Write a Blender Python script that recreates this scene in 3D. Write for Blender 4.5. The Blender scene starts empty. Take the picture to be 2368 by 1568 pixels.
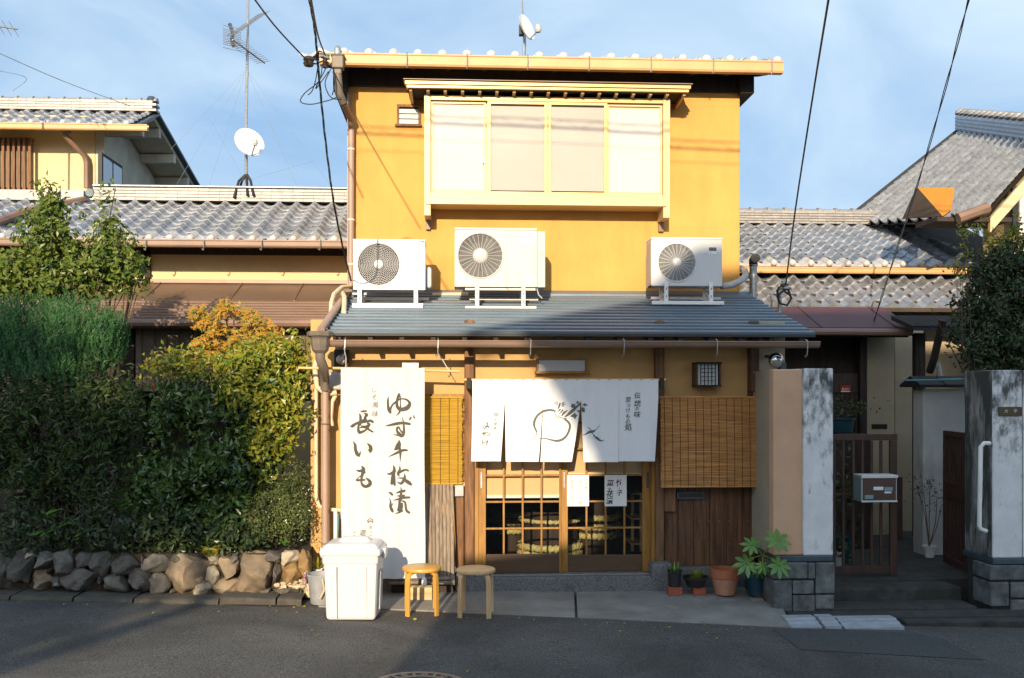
import bpy, math, random
import numpy as np
from mathutils import Vector, Matrix, Euler
random.seed(7); RNG = np.random.default_rng(7)
R = math.radians
S = bpy.context.scene
COL = S.collection

# ------------------------------------------------------------------ camera
FPX = 2302.0                      # focal length in survey pixels (survey frame 2368 wide)
YAW = R(3.28); EYE = 1.93; HORIZON = 905.0
cam = bpy.data.cameras.new('camera'); cam.sensor_width = 36; cam.lens = 36 * FPX / 2368
cam.shift_y = (HORIZON - 784) / 2368; cam.clip_end = 600; cam.clip_start = .05
camo = bpy.data.objects.new('camera', cam); COL.objects.link(camo)
camo.location = (0, 0, EYE); camo.rotation_euler = (R(90), 0, -YAW)
S.camera = camo

# ------------------------------------------------------------------ sky, sun, exposure
SUN_EL, SUN_AZ = R(16.5), R(10.3)
w = bpy.data.worlds.new('World'); S.world = w; w.use_nodes = True
nt = w.node_tree; bg = nt.nodes['Background']
sky = nt.nodes.new('ShaderNodeTexSky'); sky.sky_type = 'NISHITA'; sky.sun_disc = False
sky.sun_elevation = SUN_EL; sky.sun_rotation = math.pi + SUN_AZ
sky.air_density = .6; sky.dust_density = 6.0; sky.ozone_density = 3.0
tc = nt.nodes.new('ShaderNodeTexCoord'); mp = nt.nodes.new('ShaderNodeMapping')
mp.inputs['Scale'].default_value = (1.0, 1.3, 2.4); mp.inputs['Rotation'].default_value = (0, R(18), R(35))
nz = nt.nodes.new('ShaderNodeTexNoise'); nz.inputs['Scale'].default_value = 2.3; nz.inputs['Detail'].default_value = 7
nz.inputs['Roughness'].default_value = .52; nz.inputs['Distortion'].default_value = .8
cr = nt.nodes.new('ShaderNodeValToRGB'); cr.color_ramp.elements[0].position = .34; cr.color_ramp.elements[1].position = .74
cr.color_ramp.elements[0].color = (.02, .02, .02, 1); cr.color_ramp.elements[1].color = (.85, .85, .85, 1)
mx = nt.nodes.new('ShaderNodeMix'); mx.data_type = 'RGBA'
mx.inputs[7].default_value = (4.6, 5.5, 6.1, 1)
nt.links.new(tc.outputs['Generated'], mp.inputs[0]); nt.links.new(mp.outputs[0], nz.inputs[0])
nt.links.new(nz.outputs[0], cr.inputs[0]); nt.links.new(cr.outputs[0], mx.inputs[0])
hz = nt.nodes.new('ShaderNodeMix'); hz.data_type = 'RGBA'; hz.inputs[0].default_value = .5; hz.inputs[7].default_value = (2.45, 4.15, 6.1, 1)   # thin high haze
nt.links.new(sky.outputs[0], hz.inputs[6]); nt.links.new(hz.outputs[2], mx.inputs[6]); nt.links.new(mx.outputs[2], bg.inputs[0])
bg.inputs[1].default_value = .142
sl = bpy.data.lights.new('sun', 'SUN'); sl.energy = 5.0; sl.angle = R(.53); sl.color = (1.0, .80, .55)
so = bpy.data.objects.new('sun', sl); COL.objects.link(so)
LDIR = Vector((math.sin(SUN_AZ), math.cos(SUN_AZ), -math.tan(SUN_EL))).normalized()
so.rotation_euler = (-LDIR).to_track_quat('Z', 'Y').to_euler()
so.location = (-6, -20, 12)
S.view_settings.view_transform = 'Standard'; S.view_settings.look = 'None'
S.view_settings.gamma = 1; S.view_settings.exposure = .40
S.view_settings.use_curve_mapping = False
S.render.engine = 'CYCLES'
S.cycles.max_bounces = 6; S.cycles.transparent_max_bounces = 8
S.cycles.caustics_reflective = False; S.cycles.caustics_refractive = False

# ------------------------------------------------------------------ survey helpers
def at(px, py, Y):
    xc = (px - 1184) / FPX; c, s = math.cos(YAW), math.sin(YAW)
    k = Y / (c - xc * s)
    return Vector(((xc * c + s) * k, Y, EYE - (py - HORIZON) / FPX * k))
def gz(x): return -0.03 * (x + .9)          # the street falls gently to the right
def gat(px, py):                             # a point on the street
    z = 0.0
    for _ in range(12):
        xc = (px - 1184) / FPX; c, s = math.cos(YAW), math.sin(YAW)
        k = (EYE - z) * FPX / (py - HORIZON)
        x = (xc * c + s) * k; z = gz(x)
    return Vector((x, (c - xc * s) * k, z))
def rect(x0, y0, x1, y1, Y):                 # -> X0, X1, Zlow, Zhigh
    xm = (x0 + x1) / 2
    return at(x0, y0, Y).x, at(x1, y0, Y).x, at(xm, y1, Y).z, at(xm, y0, Y).z

# ------------------------------------------------------------------ materials
MATS = {}
def M(name, col, rough=.75, var=.12, vs=6.0, bump=0.0, bs=60.0, metal=0.0, stretch=(1, 1, 1), col2=None, rand=0.0,
      det=5.0, spec=.5, trans=0.0, emit=0.0, sat=0.0, coat=0.0, dirt=None, macro=None):
    if name in MATS: return MATS[name]
    m = bpy.data.materials.new(name); m.use_nodes = True; MATS[name] = m
    n = m.node_tree.nodes; L = m.node_tree.links; p = n['Principled BSDF']
    p.inputs['Roughness'].default_value = rough; p.inputs['Metallic'].default_value = metal
    p.inputs['Specular IOR Level'].default_value = spec
    if coat: p.inputs['Coat Weight'].default_value = coat; p.inputs['Coat Roughness'].default_value = .2
    t = n.new('ShaderNodeTexCoord'); mpn = n.new('ShaderNodeMapping'); mpn.inputs['Scale'].default_value = stretch
    L.new(t.outputs['Object'], mpn.inputs[0])
    oi = n.new('ShaderNodeObjectInfo')
    cmb = n.new('ShaderNodeCombineXYZ')
    mul = n.new('ShaderNodeMath'); mul.operation = 'MULTIPLY'; mul.inputs[1].default_value = 37.0
    L.new(oi.outputs['Random'], mul.inputs[0])
    for k in range(3): L.new(mul.outputs[0], cmb.inputs[k])
    L.new(cmb.outputs[0], mpn.inputs['Location'])
    nz = n.new('ShaderNodeTexNoise'); nz.inputs['Scale'].default_value = vs; nz.inputs['Detail'].default_value = det
    nz.inputs['Roughness'].default_value = .6
    L.new(mpn.outputs[0], nz.inputs[0])
    c2 = col2 if col2 else tuple(max(0, c * (1 - var * 2)) for c in col)
    c1 = col if col2 else tuple(c * (1 + var * .8) for c in col)
    rp = n.new('ShaderNodeValToRGB'); rp.color_ramp.elements[0].position = .32; rp.color_ramp.elements[1].position = .68
    rp.color_ramp.elements[0].color = (*c2, 1); rp.color_ramp.elements[1].color = (*c1, 1)
    L.new(nz.outputs[0], rp.inputs[0])
    out = rp.outputs[0]
    if dirt:                                  # (colour, scale, stretch, low, high): stains with shapes of their own
        dm = n.new('ShaderNodeMapping'); dm.inputs['Scale'].default_value = dirt[2]; L.new(t.outputs['Object'], dm.inputs[0])
        L.new(cmb.outputs[0], dm.inputs['Location'])
        dn = n.new('ShaderNodeTexNoise'); dn.inputs['Scale'].default_value = dirt[1]; dn.inputs['Detail'].default_value = 9
        dn.inputs['Roughness'].default_value = .68; L.new(dm.outputs[0], dn.inputs[0])
        dr = n.new('ShaderNodeValToRGB'); dr.color_ramp.elements[0].position = dirt[3]; dr.color_ramp.elements[1].position = dirt[4]
        dr.color_ramp.elements[0].color = (0, 0, 0, 1); dr.color_ramp.elements[1].color = (1, 1, 1, 1)
        dsrc = dn.outputs[0]
        if len(dirt) > 5:
            sx = n.new('ShaderNodeSeparateXYZ'); L.new(t.outputs['Object'], sx.inputs[0])
            zr = n.new('ShaderNodeMapRange'); zr.inputs[1].default_value = dirt[5][0]; zr.inputs[2].default_value = dirt[5][1]; zr.inputs[3].default_value = -.14; zr.inputs[4].default_value = .10
            L.new(sx.outputs[2], zr.inputs[0]); za = n.new('ShaderNodeMath'); L.new(dn.outputs[0], za.inputs[0]); L.new(zr.outputs[0], za.inputs[1]); dsrc = za.outputs[0]
        L.new(dsrc, dr.inputs[0])
        dx = n.new('ShaderNodeMix'); dx.data_type = 'RGBA'; dx.inputs[7].default_value = (*dirt[0], 1)
        L.new(dr.outputs[0], dx.inputs[0]); L.new(out, dx.inputs[6]); out = dx.outputs[2]
    if macro:                                 # slow change of tone over metres
        mn = n.new('ShaderNodeTexNoise'); mn.inputs['Scale'].default_value = macro[0]; mn.inputs['Detail'].default_value = 6; mn.inputs['Roughness'].default_value = .65; mn.inputs['Distortion'].default_value = .6
        if len(macro) > 2:
            mm = n.new('ShaderNodeMapping'); mm.inputs['Scale'].default_value = macro[2]; L.new(t.outputs['Object'], mm.inputs[0]); L.new(mm.outputs[0], mn.inputs[0])
        else: L.new(t.outputs['Object'], mn.inputs[0])
        mg = n.new('ShaderNodeMapRange'); mg.inputs[1].default_value = .3; mg.inputs[2].default_value = .7; mg.inputs[3].default_value = 1 - macro[1]; mg.inputs[4].default_value = 1 + macro[1] * .6
        L.new(mn.outputs[0], mg.inputs[0]); hv = n.new('ShaderNodeHueSaturation'); L.new(mg.outputs[0], hv.inputs['Value']); L.new(out, hv.inputs['Color']); out = hv.outputs[0]
    if rand:
        hs = n.new('ShaderNodeHueSaturation')
        mr = n.new('ShaderNodeMapRange'); mr.inputs[3].default_value = 1 - rand; mr.inputs[4].default_value = 1 + rand
        L.new(oi.outputs['Random'], mr.inputs[0]); L.new(mr.outputs[0], hs.inputs['Value']); L.new(out, hs.inputs['Color'])
        out = hs.outputs[0]
    L.new(out, p.inputs['Base Color'])
    if bump:
        bn = n.new('ShaderNodeTexNoise'); bn.inputs['Scale'].default_value = bs; bn.inputs['Detail'].default_value = 4
        L.new(mpn.outputs[0], bn.inputs[0])
        b = n.new('ShaderNodeBump'); b.inputs['Strength'].default_value = min(1, bump); b.inputs['Distance'].default_value = .01
        L.new(bn.outputs[0], b.inputs['Height']); L.new(b.outputs[0], p.inputs['Normal'])
    if emit:
        L.new(out, p.inputs['Emission Color']); p.inputs['Emission Strength'].default_value = emit
    if trans:
        o = n['Material Output']; ms = n.new('ShaderNodeMixShader'); tr = n.new('ShaderNodeBsdfTranslucent')
        L.new(out, tr.inputs[0]); ms.inputs[0].default_value = trans
        L.new(p.outputs[0], ms.inputs[1]); L.new(tr.outputs[0], ms.inputs[2]); L.new(ms.outputs[0], o.inputs[0])
    return m
def glass(name, tint=(.9, .93, .93), refl=.12, rough=.02, edge=.5):
    if name in MATS: return MATS[name]
    m = bpy.data.materials.new(name); m.use_nodes = True; MATS[name] = m
    n = m.node_tree.nodes; L = m.node_tree.links; n.remove(n['Principled BSDF'])
    o = n['Material Output']; tr = n.new('ShaderNodeBsdfTransparent'); tr.inputs[0].default_value = (*tint, 1)
    gl = n.new('ShaderNodeBsdfGlossy'); gl.inputs['Roughness'].default_value = rough
    ly = n.new('ShaderNodeLayerWeight'); ly.inputs[0].default_value = .25
    ad = n.new('ShaderNodeMath'); ad.operation = 'MULTIPLY_ADD'; ad.inputs[1].default_value = edge; ad.inputs[2].default_value = refl
    L.new(ly.outputs['Facing'], ad.inputs[0])
    ms = n.new('ShaderNodeMixShader'); L.new(ad.outputs[0], ms.inputs[0]); L.new(tr.outputs[0], ms.inputs[1]); L.new(gl.outputs[0], ms.inputs[2])
    L.new(ms.outputs[0], o.inputs[0])
    return m

# ------------------------------------------------------------------ mesh building
WL = {}                                       # world location of every object built
def put(name, v, f, mat=None, parent=None, smooth=False, bevel=0.0, label=None, cat=None, group=None, kind=None, origin=None):
    v = np.asarray(v, dtype=float).reshape(-1, 3)
    c = np.array(origin) if origin is not None else (v.min(0) + v.max(0)) / 2
    if origin is None and parent is None: c[2] = v[:, 2].min()
    me = bpy.data.meshes.new(name); me.from_pydata((v - c).tolist(), [], [tuple(int(i) for i in q) for q in f]); me.update()
    if mat: me.materials.append(mat)
    if smooth: me.polygons.foreach_set('use_smooth', [True] * len(me.polygons)); 
    o = bpy.data.objects.new(name, me); COL.objects.link(o)
    pl = np.zeros(3)
    if parent is not None: o.parent = parent; pl = WL[parent.name]
    o.location = c - pl; WL[o.name] = c
    if smooth == 'auto': 
        me.set_sharp_from_angle(angle=R(40))
    if bevel:
        b = o.modifiers.new('bevel', 'BEVEL'); b.width = bevel; b.segments = 2; b.limit_method = 'ANGLE'; b.angle_limit = R(40)
    tag(o, label, cat, group, kind)
    return o
def tag(o, label=None, cat=None, group=None, kind=None):
    if label: o['label'] = label
    if cat: o['category'] = cat
    if group: o['group'] = group
    if kind: o['kind'] = kind
    return o
def thing(name, loc, label, cat, group=None, kind=None):
    o = bpy.data.objects.new(name, None); COL.objects.link(o); o.location = loc; o.empty_display_size = .1
    WL[o.name] = np.array(loc, dtype=float)
    return tag(o, label, cat, group, kind)
def inst(src, parent, wloc, rot=(0, 0, 0), scale=(1, 1, 1), name=None):     # a linked copy of one mesh object
    o = src.copy(); COL.objects.link(o)
    if name: o.name = name
    o.parent = parent; pl = WL[parent.name] if parent is not None else np.zeros(3)
    o.location = np.array(wloc, dtype=float) - pl; o.rotation_euler = rot; o.scale = scale
    WL[o.name] = np.array(wloc, dtype=float)
    return o
def copy_tree(o, parent=None, loc=None):
    c = o.copy(); COL.objects.link(c); c.parent = parent
    if loc is not None: c.location = loc
    for ch in list(o.children): copy_tree(ch, c)
    return c
class MB:
    def __init__(s): s.v = []; s.f = []
    def add(s, v, f):
        b = len(s.v); s.v += [tuple(p) for p in v]; s.f += [tuple(i + b for i in q) for q in f]; return s
    def box(s, x0, x1, y0, y1, z0, z1, rot=None, piv=None):
        v = [(x, y, z) for x in (x0, x1) for y in (y0, y1) for z in (z0, z1)]
        if rot is not None:
            m = Euler(rot).to_matrix(); p = Vector(piv) if piv is not None else Vector(((x0 + x1) / 2, (y0 + y1) / 2, (z0 + z1) / 2))
            v = [tuple(m @ (Vector(q) - p) + p) for q in v]
        return s.add(v, [(0, 1, 3, 2), (4, 6, 7, 5), (0, 4, 5, 1), (2, 3, 7, 6), (0, 2, 6, 4), (1, 5, 7, 3)])
    def pbox(s, x0, y0, x1, y1, Y, d):        # surveyed box: front face at depth Y, d deep
        a, b, c, e = rect(x0, y0, x1, y1, Y); return s.box(a, b, Y, Y + d, c, e)
    def tube(s, pts, r, seg=8, cap=True):
        pts = [Vector(p) for p in pts]; n = len(pts); rr = r if hasattr(r, '__len__') else [r] * n
        b = len(s.v); up = None
        for i, p in enumerate(pts):
            t = (pts[min(i + 1, n - 1)] - pts[max(i - 1, 0)])
            if t.length < 1e-9: t = Vector((0, 0, 1))
            t.normalize()
            if up is None:
                up = Vector((0, 0, 1)) if abs(t.z) < .9 else Vector((1, 0, 0))
            x = t.cross(up); 
            if x.length < 1e-6: x = t.cross(Vector((1, .3, 0)))
            x.normalize(); y = x.cross(t).normalized(); up = y
            for k in range(seg):
                a = 2 * math.pi * k / seg
                s.v.append(tuple(p + (x * math.cos(a) + y * math.sin(a)) * rr[i]))
        for i in range(n - 1):
            for k in range(seg):
                k2 = (k + 1) % seg
                s.f.append((b + i * seg + k, b + i * seg + k2, b + (i + 1) * seg + k2, b + (i + 1) * seg + k))
        if cap:
            s.f.append(tuple(b + k for k in range(seg))[::-1]); s.f.append(tuple(b + (n - 1) * seg + k for k in range(seg)))
        return s
    def lathe(s, prof, c, seg=24, axis='Z', cap=True):          # prof: (radius, height)
        b = len(s.v); c = Vector(c); n = len(prof)
        for r, h in prof:
            for k in range(seg):
                a = 2 * math.pi * k / seg
                q = Vector((r * math.cos(a), r * math.sin(a), h)) if axis == 'Z' else Vector((r * math.cos(a), h, r * math.sin(a)))
                s.v.append(tuple(c + q))
        for i in range(n - 1):
            for k in range(seg):
                k2 = (k + 1) % seg; q = (b + i * seg + k, b + i * seg + k2, b + (i + 1) * seg + k2, b + (i + 1) * seg + k)
                s.f.append(q if axis == 'Z' else q[::-1])
        if cap:
            s.f.append(tuple(b + k for k in range(seg))[::-1]); s.f.append(tuple(b + (n - 1) * seg + k for k in range(seg)))
        return s
    def prism(s, poly, a0, a1, axis='X'):                        # poly in the two other axes; extruded a0..a1
        n = len(poly)
        def P(p, a):
            if axis == 'X': return (a, p[0], p[1])
            if axis == 'Y': return (p[0], a, p[1])
            return (p[0], p[1], a)
        v = [P(p, a0) for p in poly] + [P(p, a1) for p in poly]
        f = [tuple(range(n))[::-1], tuple(range(n, 2 * n))] + [(i, (i + 1) % n, (i + 1) % n + n, i + n) for i in range(n)]
        return s.add(v, f)
    def grid(s, fn, nu, nv):
        b = len(s.v)
        for i in range(nu + 1):
            for j in range(nv + 1): s.v.append(tuple(fn(i / nu, j / nv)))
        for i in range(nu):
            for j in range(nv):
                a = b + i * (nv + 1) + j; s.f.append((a, a + nv + 1, a + nv + 2, a + 1))
        return s
    def build(s, name, mat=None, parent=None, **k): return put(name, s.v, s.f, mat, parent, **k)
def plate_hole(mb, x0, x1, z0, z1, cx, cz, r, y, depth=.03, seg=40):       # flat front with a round opening and its inner rim
    b = len(mb.v)
    pts = []
    for k in range(seg):
        a = 2 * math.pi * k / seg; dx, dz = math.cos(a), math.sin(a)
        t = min([((x1 - cx) / dx if dx > 1e-9 else (x0 - cx) / dx if dx < -1e-9 else 1e9), ((z1 - cz) / dz if dz > 1e-9 else (z0 - cz) / dz if dz < -1e-9 else 1e9)])
        pts.append((dx, dz, t))
    ang = [math.atan2(zz - cz, xx - cx) % (2 * math.pi) for xx, zz in ((x1, z1), (x0, z1), (x0, z0), (x1, z0))]
    for dx, dz, t in pts: mb.v.append((cx + dx * r, y, cz + dz * r))
    for i, (dx, dz, t) in enumerate(pts):
        X, Z = cx + dx * t, cz + dz * t
        a = 2 * math.pi * i / seg
        for (xx, zz), g in zip(((x1, z1), (x0, z1), (x0, z0), (x1, z0)), ang):
            if abs((a - g + math.pi) % (2 * math.pi) - math.pi) <= math.pi / seg + 1e-6: X, Z = xx, zz
        mb.v.append((X, y, Z))
    for dx, dz, t in pts: mb.v.append((cx + dx * r, y + depth, cz + dz * r))
    for k in range(seg):
        k2 = (k + 1) % seg
        mb.f.append((b + k, b + k2, b + seg + k2, b + seg + k))
        mb.f.append((b + k2, b + k, b + 2 * seg + k, b + 2 * seg + k2))
def leaves(c, n, size, aspect=.5, fold=.25):
    """leaf-shaped folded faces: c centres (N,3), n facing normals (N,3), size (N)"""
    N = len(c); n = n / (np.linalg.norm(n, axis=1, keepdims=True) + 1e-9)
    rnd = RNG.normal(size=(N, 3)); u = np.cross(n, rnd); u /= (np.linalg.norm(u, axis=1, keepdims=True) + 1e-9)
    w_ = np.cross(n, u); s_ = size[:, None]
    base = c - u * s_ * .5; tip = c + u * s_ * .5 - n * s_ * .12; l = c + w_ * s_ * aspect * .5 + n * s_ * fold * .5; r = c - w_ * s_ * aspect * .5 + n * s_ * fold * .5
    v = np.stack([base, l, tip, r], 1).reshape(-1, 3)
    i = np.arange(N)[:, None] * 4
    f = np.concatenate([i + np.array([[0, 2, 1]]), i + np.array([[0, 3, 2]])], 0)
    return v, f
def leafmesh(name, v, f, mat, parent, **k):
    return put(name, v, f, mat, parent, **k)
# ------------------------------------------------------------------ material set
def setup_mats():
    M('asphalt', (.155, .146, .135), .92, bump=1.0, bs=90, vs=70, col2=(.038, .039, .040), det=4, spec=.25, dirt=((.40, .38, .34), 95, (1, 1, 1), .68, .73), macro=(.8, .42))
    M('patch', (.115, .115, .115), .92, bump=.8, bs=110, vs=95, col2=(.035, .036, .038), det=4, spec=.25)
    M('concrete', (.26, .25, .23), .9, macro=(2.0, .2), var=.14, vs=3, bump=.4, bs=150, det=9, dirt=((.17, .165, .15), 2.2, (1, 1, 1), .55, .75))
    M('dark_concrete', (.055, .053, .048), .95, var=.25, vs=7, bump=.6, bs=60, det=9, dirt=((.035, .036, .03), 4, (1, 1, 1), .5, .62))
    M('granite', (.22, .22, .215), .85, bump=.7, bs=90, vs=75, col2=(.06, .062, .064), det=5, dirt=((.05, .05, .05), 5, (1, 1, 1), .56, .7))
    M('stucco_yellow', (.63, .35, .094), .92, macro=(2.2, .07, (1.4, 1, .4)), var=.05, vs=1.6, bump=.22, bs=240, det=6, dirt=((.54, .275, .06), 1.4, (1.3, 1, .3), .52, .85))
    M('stucco_ochre', (.57, .35, .14), .92, var=.06, vs=2.2, bump=.3, bs=220, det=6, dirt=((.50, .30, .13), 2.0, (1, 1, .3), .60, .85))
    M('stucco_orange', (.68, .42, .26), .92, var=.06, vs=3, bump=.5, bs=150)
    M('stucco_cream', (.74, .58, .33), .92, var=.05, vs=2, bump=.2, bs=160)
    M('stucco_shade_grey', (.60, .56, .45), .92, var=.10, vs=1.7, bump=.25, bs=120, dirt=((.33, .31, .25), 1.5, (1, 1, .5), .5, .8))  # less light on the gable side is put into this greyer tone
    M('stucco_white', (.62, .62, .58), .92, var=.08, vs=2, bump=.5, bs=140, dirt=((.3, .3, .26), 1.6, (1, 1, .4), .56, .8))
    M('stucco_tan', (.42, .35, .24), .92, var=.08, vs=2, bump=.4, bs=140)
    M('mouldy_paint', (.78, .78, .77), .9, var=.07, vs=6, bump=.5, bs=110, det=8, dirt=((.085, .09, .085), 9, (1.3, 1.3, .6), .46, .66, (-.35, .9)))
    M('dark_side_paint', (.30, .30, .28), .9, var=.2, vs=6, bump=.5, bs=110, det=8, dirt=((.05, .052, .045), 3.6, (1.5, 1.5, .4), .42, .56))  # darker base than the front face, plus mould stains
    M('slate_block', (.16, .17, .165), .9, var=.3, vs=9, bump=.6, bs=70, det=8, rand=.2, dirt=((.2, .21, .2), 6, (1, 1, 1), .64, .76))
    M('tile', (.35, .37, .41), .42, metal=.55, var=.16, vs=11, bump=.12, bs=60, rand=.14, spec=.6, det=6)
    M('tile_far', (.36, .355, .35), .45, metal=.45, var=.16, vs=11, bump=.12, bs=60, rand=.16, spec=.5, det=6)
    M('tile_white', (.33, .315, .305), .5, metal=.2, var=.12, vs=11, rand=.12)
    M('tile_ball', (.56, .54, .53), .5, var=.08, vs=11, rand=.06)
    M('mortar', (.62, .57, .50), .9)
    M('gutter_tan', (.62, .36, .16), .5, var=.06, vs=3)
    M('gutter_brown', (.24, .15, .105), .45, var=.08, vs=3)
    M('gutter_mid', (.27, .18, .135), .45, var=.08, vs=3)
    M('pipe_brown', (.37, .255, .20), .5, var=.05, vs=3)
    M('hopper_brown', (.17, .14, .11), .55, var=.1, vs=4)
    M('dark_wood', (.035, .022, .016), .75, var=.3, vs=3, stretch=(6, 6, .6), bump=.2, bs=20)
    M('eave_wood', (.05, .035, .025), .85, var=.2, vs=3)
    M('post_wood', (.26, .13, .055), .7, vs=4, stretch=(9, 9, .9), col2=(.10, .045, .02), bump=.35, bs=14, det=8)
    M('board_wood', (.19, .085, .035), .62, vs=3.2, stretch=(11, 11, .7), col2=(.045, .02, .011), bump=.3, bs=14, det=8, rand=.22)
    M('door_wood', (.37, .19, .036), .5, vs=3, stretch=(8, 8, 1.2), col2=(.24, .11, .02), bump=.1, bs=20, det=6)
    M('kick_wood', (.10, .055, .026), .5, vs=3, stretch=(1.2, 8, 8), col2=(.07, .036, .018))
    M('dark_door', (.055, .04, .03), .5, vs=3, stretch=(8, 8, 1), var=.15)
    M('red_wood', (.075, .034, .022), .6, vs=3, stretch=(8, 8, 1), col2=(.04, .019, .013), bump=.2, bs=20)
    M('stool_shaded', (.72, .48, .26), .5, vs=5, stretch=(3, 3, .6), col2=(.58, .37, .18), bump=.05, bs=30, det=7)
    M('stool_wood', (.64, .36, .07), .42, vs=5, stretch=(3, 3, .6), col2=(.52, .26, .045), bump=.04, bs=30, coat=.15, det=7)
    M('pale_wood', (.60, .40, .20), .6, vs=4, stretch=(1, 6, 6), var=.12)
    M('bamboo_grey', (.30, .235, .175), .7, vs=5, stretch=(8, 8, .8), col2=(.15, .11, .08), bump=.2, bs=20, rand=.2)
    M('bamboo_pale', (.68, .48, .22), .5, vs=4, stretch=(1, 5, 5), var=.12)
    M('reed_yellow', (.62, .40, .045), .6, vs=2.2, stretch=(2.2, 1, 70), col2=(.40, .22, .02), det=5, bump=.2, bs=30, trans=.12)
    M('reed_brown', (.74, .37, .12), .6, vs=2.2, stretch=(2.2, 1, 70), col2=(.30, .135, .04), det=5, bump=.2, bs=30)
    M('reed_screen', (.30, .24, .17), .8, vs=2.2, stretch=(60, 1, 3), col2=(.10, .085, .065), det=6)
    M('metal_slate', (.165, .215, .265), .38, var=.10, vs=2.5, stretch=(.5, 1, 3), metal=.35, rand=.05, dirt=((.30, .28, .25), 1.6, (.5, 2, 2), .60, .9))
    M('metal_brown', (.21, .135, .10), .42, var=.08, vs=2.5, metal=.2, dirt=((.10, .07, .055), 2, (1, 1, 2), .6, .8))
    M('metal_maroon', (.10, .035, .042), .55, var=.12, vs=2.5)
    M('alu_gold', (.56, .39, .16), .38, var=.03, vs=2, metal=.35)
    M('alu_cream', (.60, .45, .235), .42, var=.03, vs=2, metal=.1)
    M('white_cloth', (.82, .82, .83), .9, var=.015, vs=3, bump=.16, bs=9, det=5, trans=.08)
    M('banner_cloth', (.64, .63, .625), .9, var=.02, vs=3, bump=.03, bs=12, trans=.06)
    M('ink', (.075, .07, .055), .85, var=.08)
    M('ink_thin', (.125, .13, .11), .85, var=.05)
    M('ink_faint', (.28, .24, .19), .85, var=.05)
    M('paper', (.83, .82, .80), .85, var=.02)
    M('shade_white', (.70, .67, .64), .8, var=.015, vs=2)
    M('shade_screen', (.56, .51, .46), .85, var=.03, vs=2)
    M('shade_cream', (.80, .56, .31), .85, var=.02, vs=2)
    M('ac_white', (.64, .63, .62), .35, var=.03, vs=3, dirt=((.62, .56, .48), 3, (1, 1, .5), .66, .85))
    M('ac_cream', (.50, .485, .46), .4, var=.03, vs=3, dirt=((.60, .53, .44), 3, (1, 1, .5), .64, .82))
    M('ac_dark', (.03, .032, .032), .6, var=.1)
    M('ac_fan', (.10, .10, .10), .5, var=.1)
    M('fin', (.30, .29, .27), .5, metal=.5)
    M('rusty_white', (.74, .70, .62), .55, var=.08, vs=6, dirt=((.35, .13, .035), 9, (1, 1, 1), .58, .66))
    M('bracket_white', (.82, .80, .76), .5, var=.03)
    M('hose_cream', (.70, .58, .40), .6, var=.06)
    M('hose_grey', (.45, .46, .46), .6, var=.1, vs=14)
    M('galv', (.42, .43, .43), .4, metal=.7, var=.12, vs=20)
    M('chrome', (.75, .76, .78), .08, metal=1, var=.02)
    M('iron_blue', (.08, .11, .13), .5, metal=.4, var=.15)
    M('iron_dark', (.02, .02, .022), .6, var=.2)
    M('plastic_white', (.60, .60, .61), .32, var=.012, vs=2, spec=.5)
    M('plastic_blue', (.012, .06, .085), .35, var=.1)
    M('plastic_black', (.02, .021, .022), .45, var=.15)
    M('terracotta', (.40, .13, .06), .85, var=.1, vs=9, bump=.2, bs=80)
    M('terra_pale', (.50, .24, .14), .85, var=.1, vs=9, bump=.2, bs=80)
    M('brick', (.36, .09, .05), .9, var=.15, vs=18, bump=.4, bs=80)
    M('peach_pot', (.80, .60, .38), .6, var=.04)
    M('bucket_grey', (.30, .31, .33), .55, var=.12, vs=9)
    M('soil', (.045, .032, .022), .95, var=.3, vs=30, bump=.9, bs=50)
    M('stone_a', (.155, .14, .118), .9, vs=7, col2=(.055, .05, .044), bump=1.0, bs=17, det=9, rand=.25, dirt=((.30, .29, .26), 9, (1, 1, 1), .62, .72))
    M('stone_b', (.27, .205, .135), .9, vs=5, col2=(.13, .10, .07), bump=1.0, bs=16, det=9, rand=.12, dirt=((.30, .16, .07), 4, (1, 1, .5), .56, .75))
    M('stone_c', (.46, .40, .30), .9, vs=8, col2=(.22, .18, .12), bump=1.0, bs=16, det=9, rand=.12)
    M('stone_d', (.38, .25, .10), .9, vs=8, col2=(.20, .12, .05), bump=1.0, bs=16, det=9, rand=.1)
    M('pebble', (.55, .44, .30), .85, vs=9, var=.2, rand=.3)
    M('kerb', (.085, .075, .06), .92, var=.25, vs=8, bump=.5, bs=70, det=9, dirt=((.07, .065, .055), 5, (1, 1, 1), .5, .7))
    M('rust_iron', (.085, .05, .035), .8, var=.2, vs=14)
    M('manhole_iron', (.05, .055, .06), .55, metal=.4, var=.15, vs=20)
    M('manhole_rib', (.23, .20, .17), .5, metal=.5, var=.12, vs=20)
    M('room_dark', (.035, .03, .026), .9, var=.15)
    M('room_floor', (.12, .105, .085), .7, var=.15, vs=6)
    M('rope', (.46, .42, .19), .85, vs=8, stretch=(1, 1, 1), var=.14, bump=.8, bs=30)
    M('dish_white', (.86, .84, .80), .4, var=.02)
    M('cable', (.012, .022, .028), .6, var=.1)
    M('wire_thin', (.26, .31, .37), .6, var=.1)
    M('bark', (.10, .07, .045), .9, var=.25, vs=12, stretch=(3, 3, .5), bump=.6, bs=30)
    M('twig', (.16, .10, .055), .85, var=.2, vs=9)
    M('leaf_camellia', (.028, .068, .018), .24, vs=6, col2=(.10, .17, .028), spec=.7, trans=.2, det=2)
    M('leaf_lime', (.42, .36, .035), .38, vs=11, col2=(.12, .21, .03), trans=.3, det=2)
    M('leaf_tall', (.20, .24, .035), .4, vs=9, col2=(.055, .12, .025), trans=.28, det=2)
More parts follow.
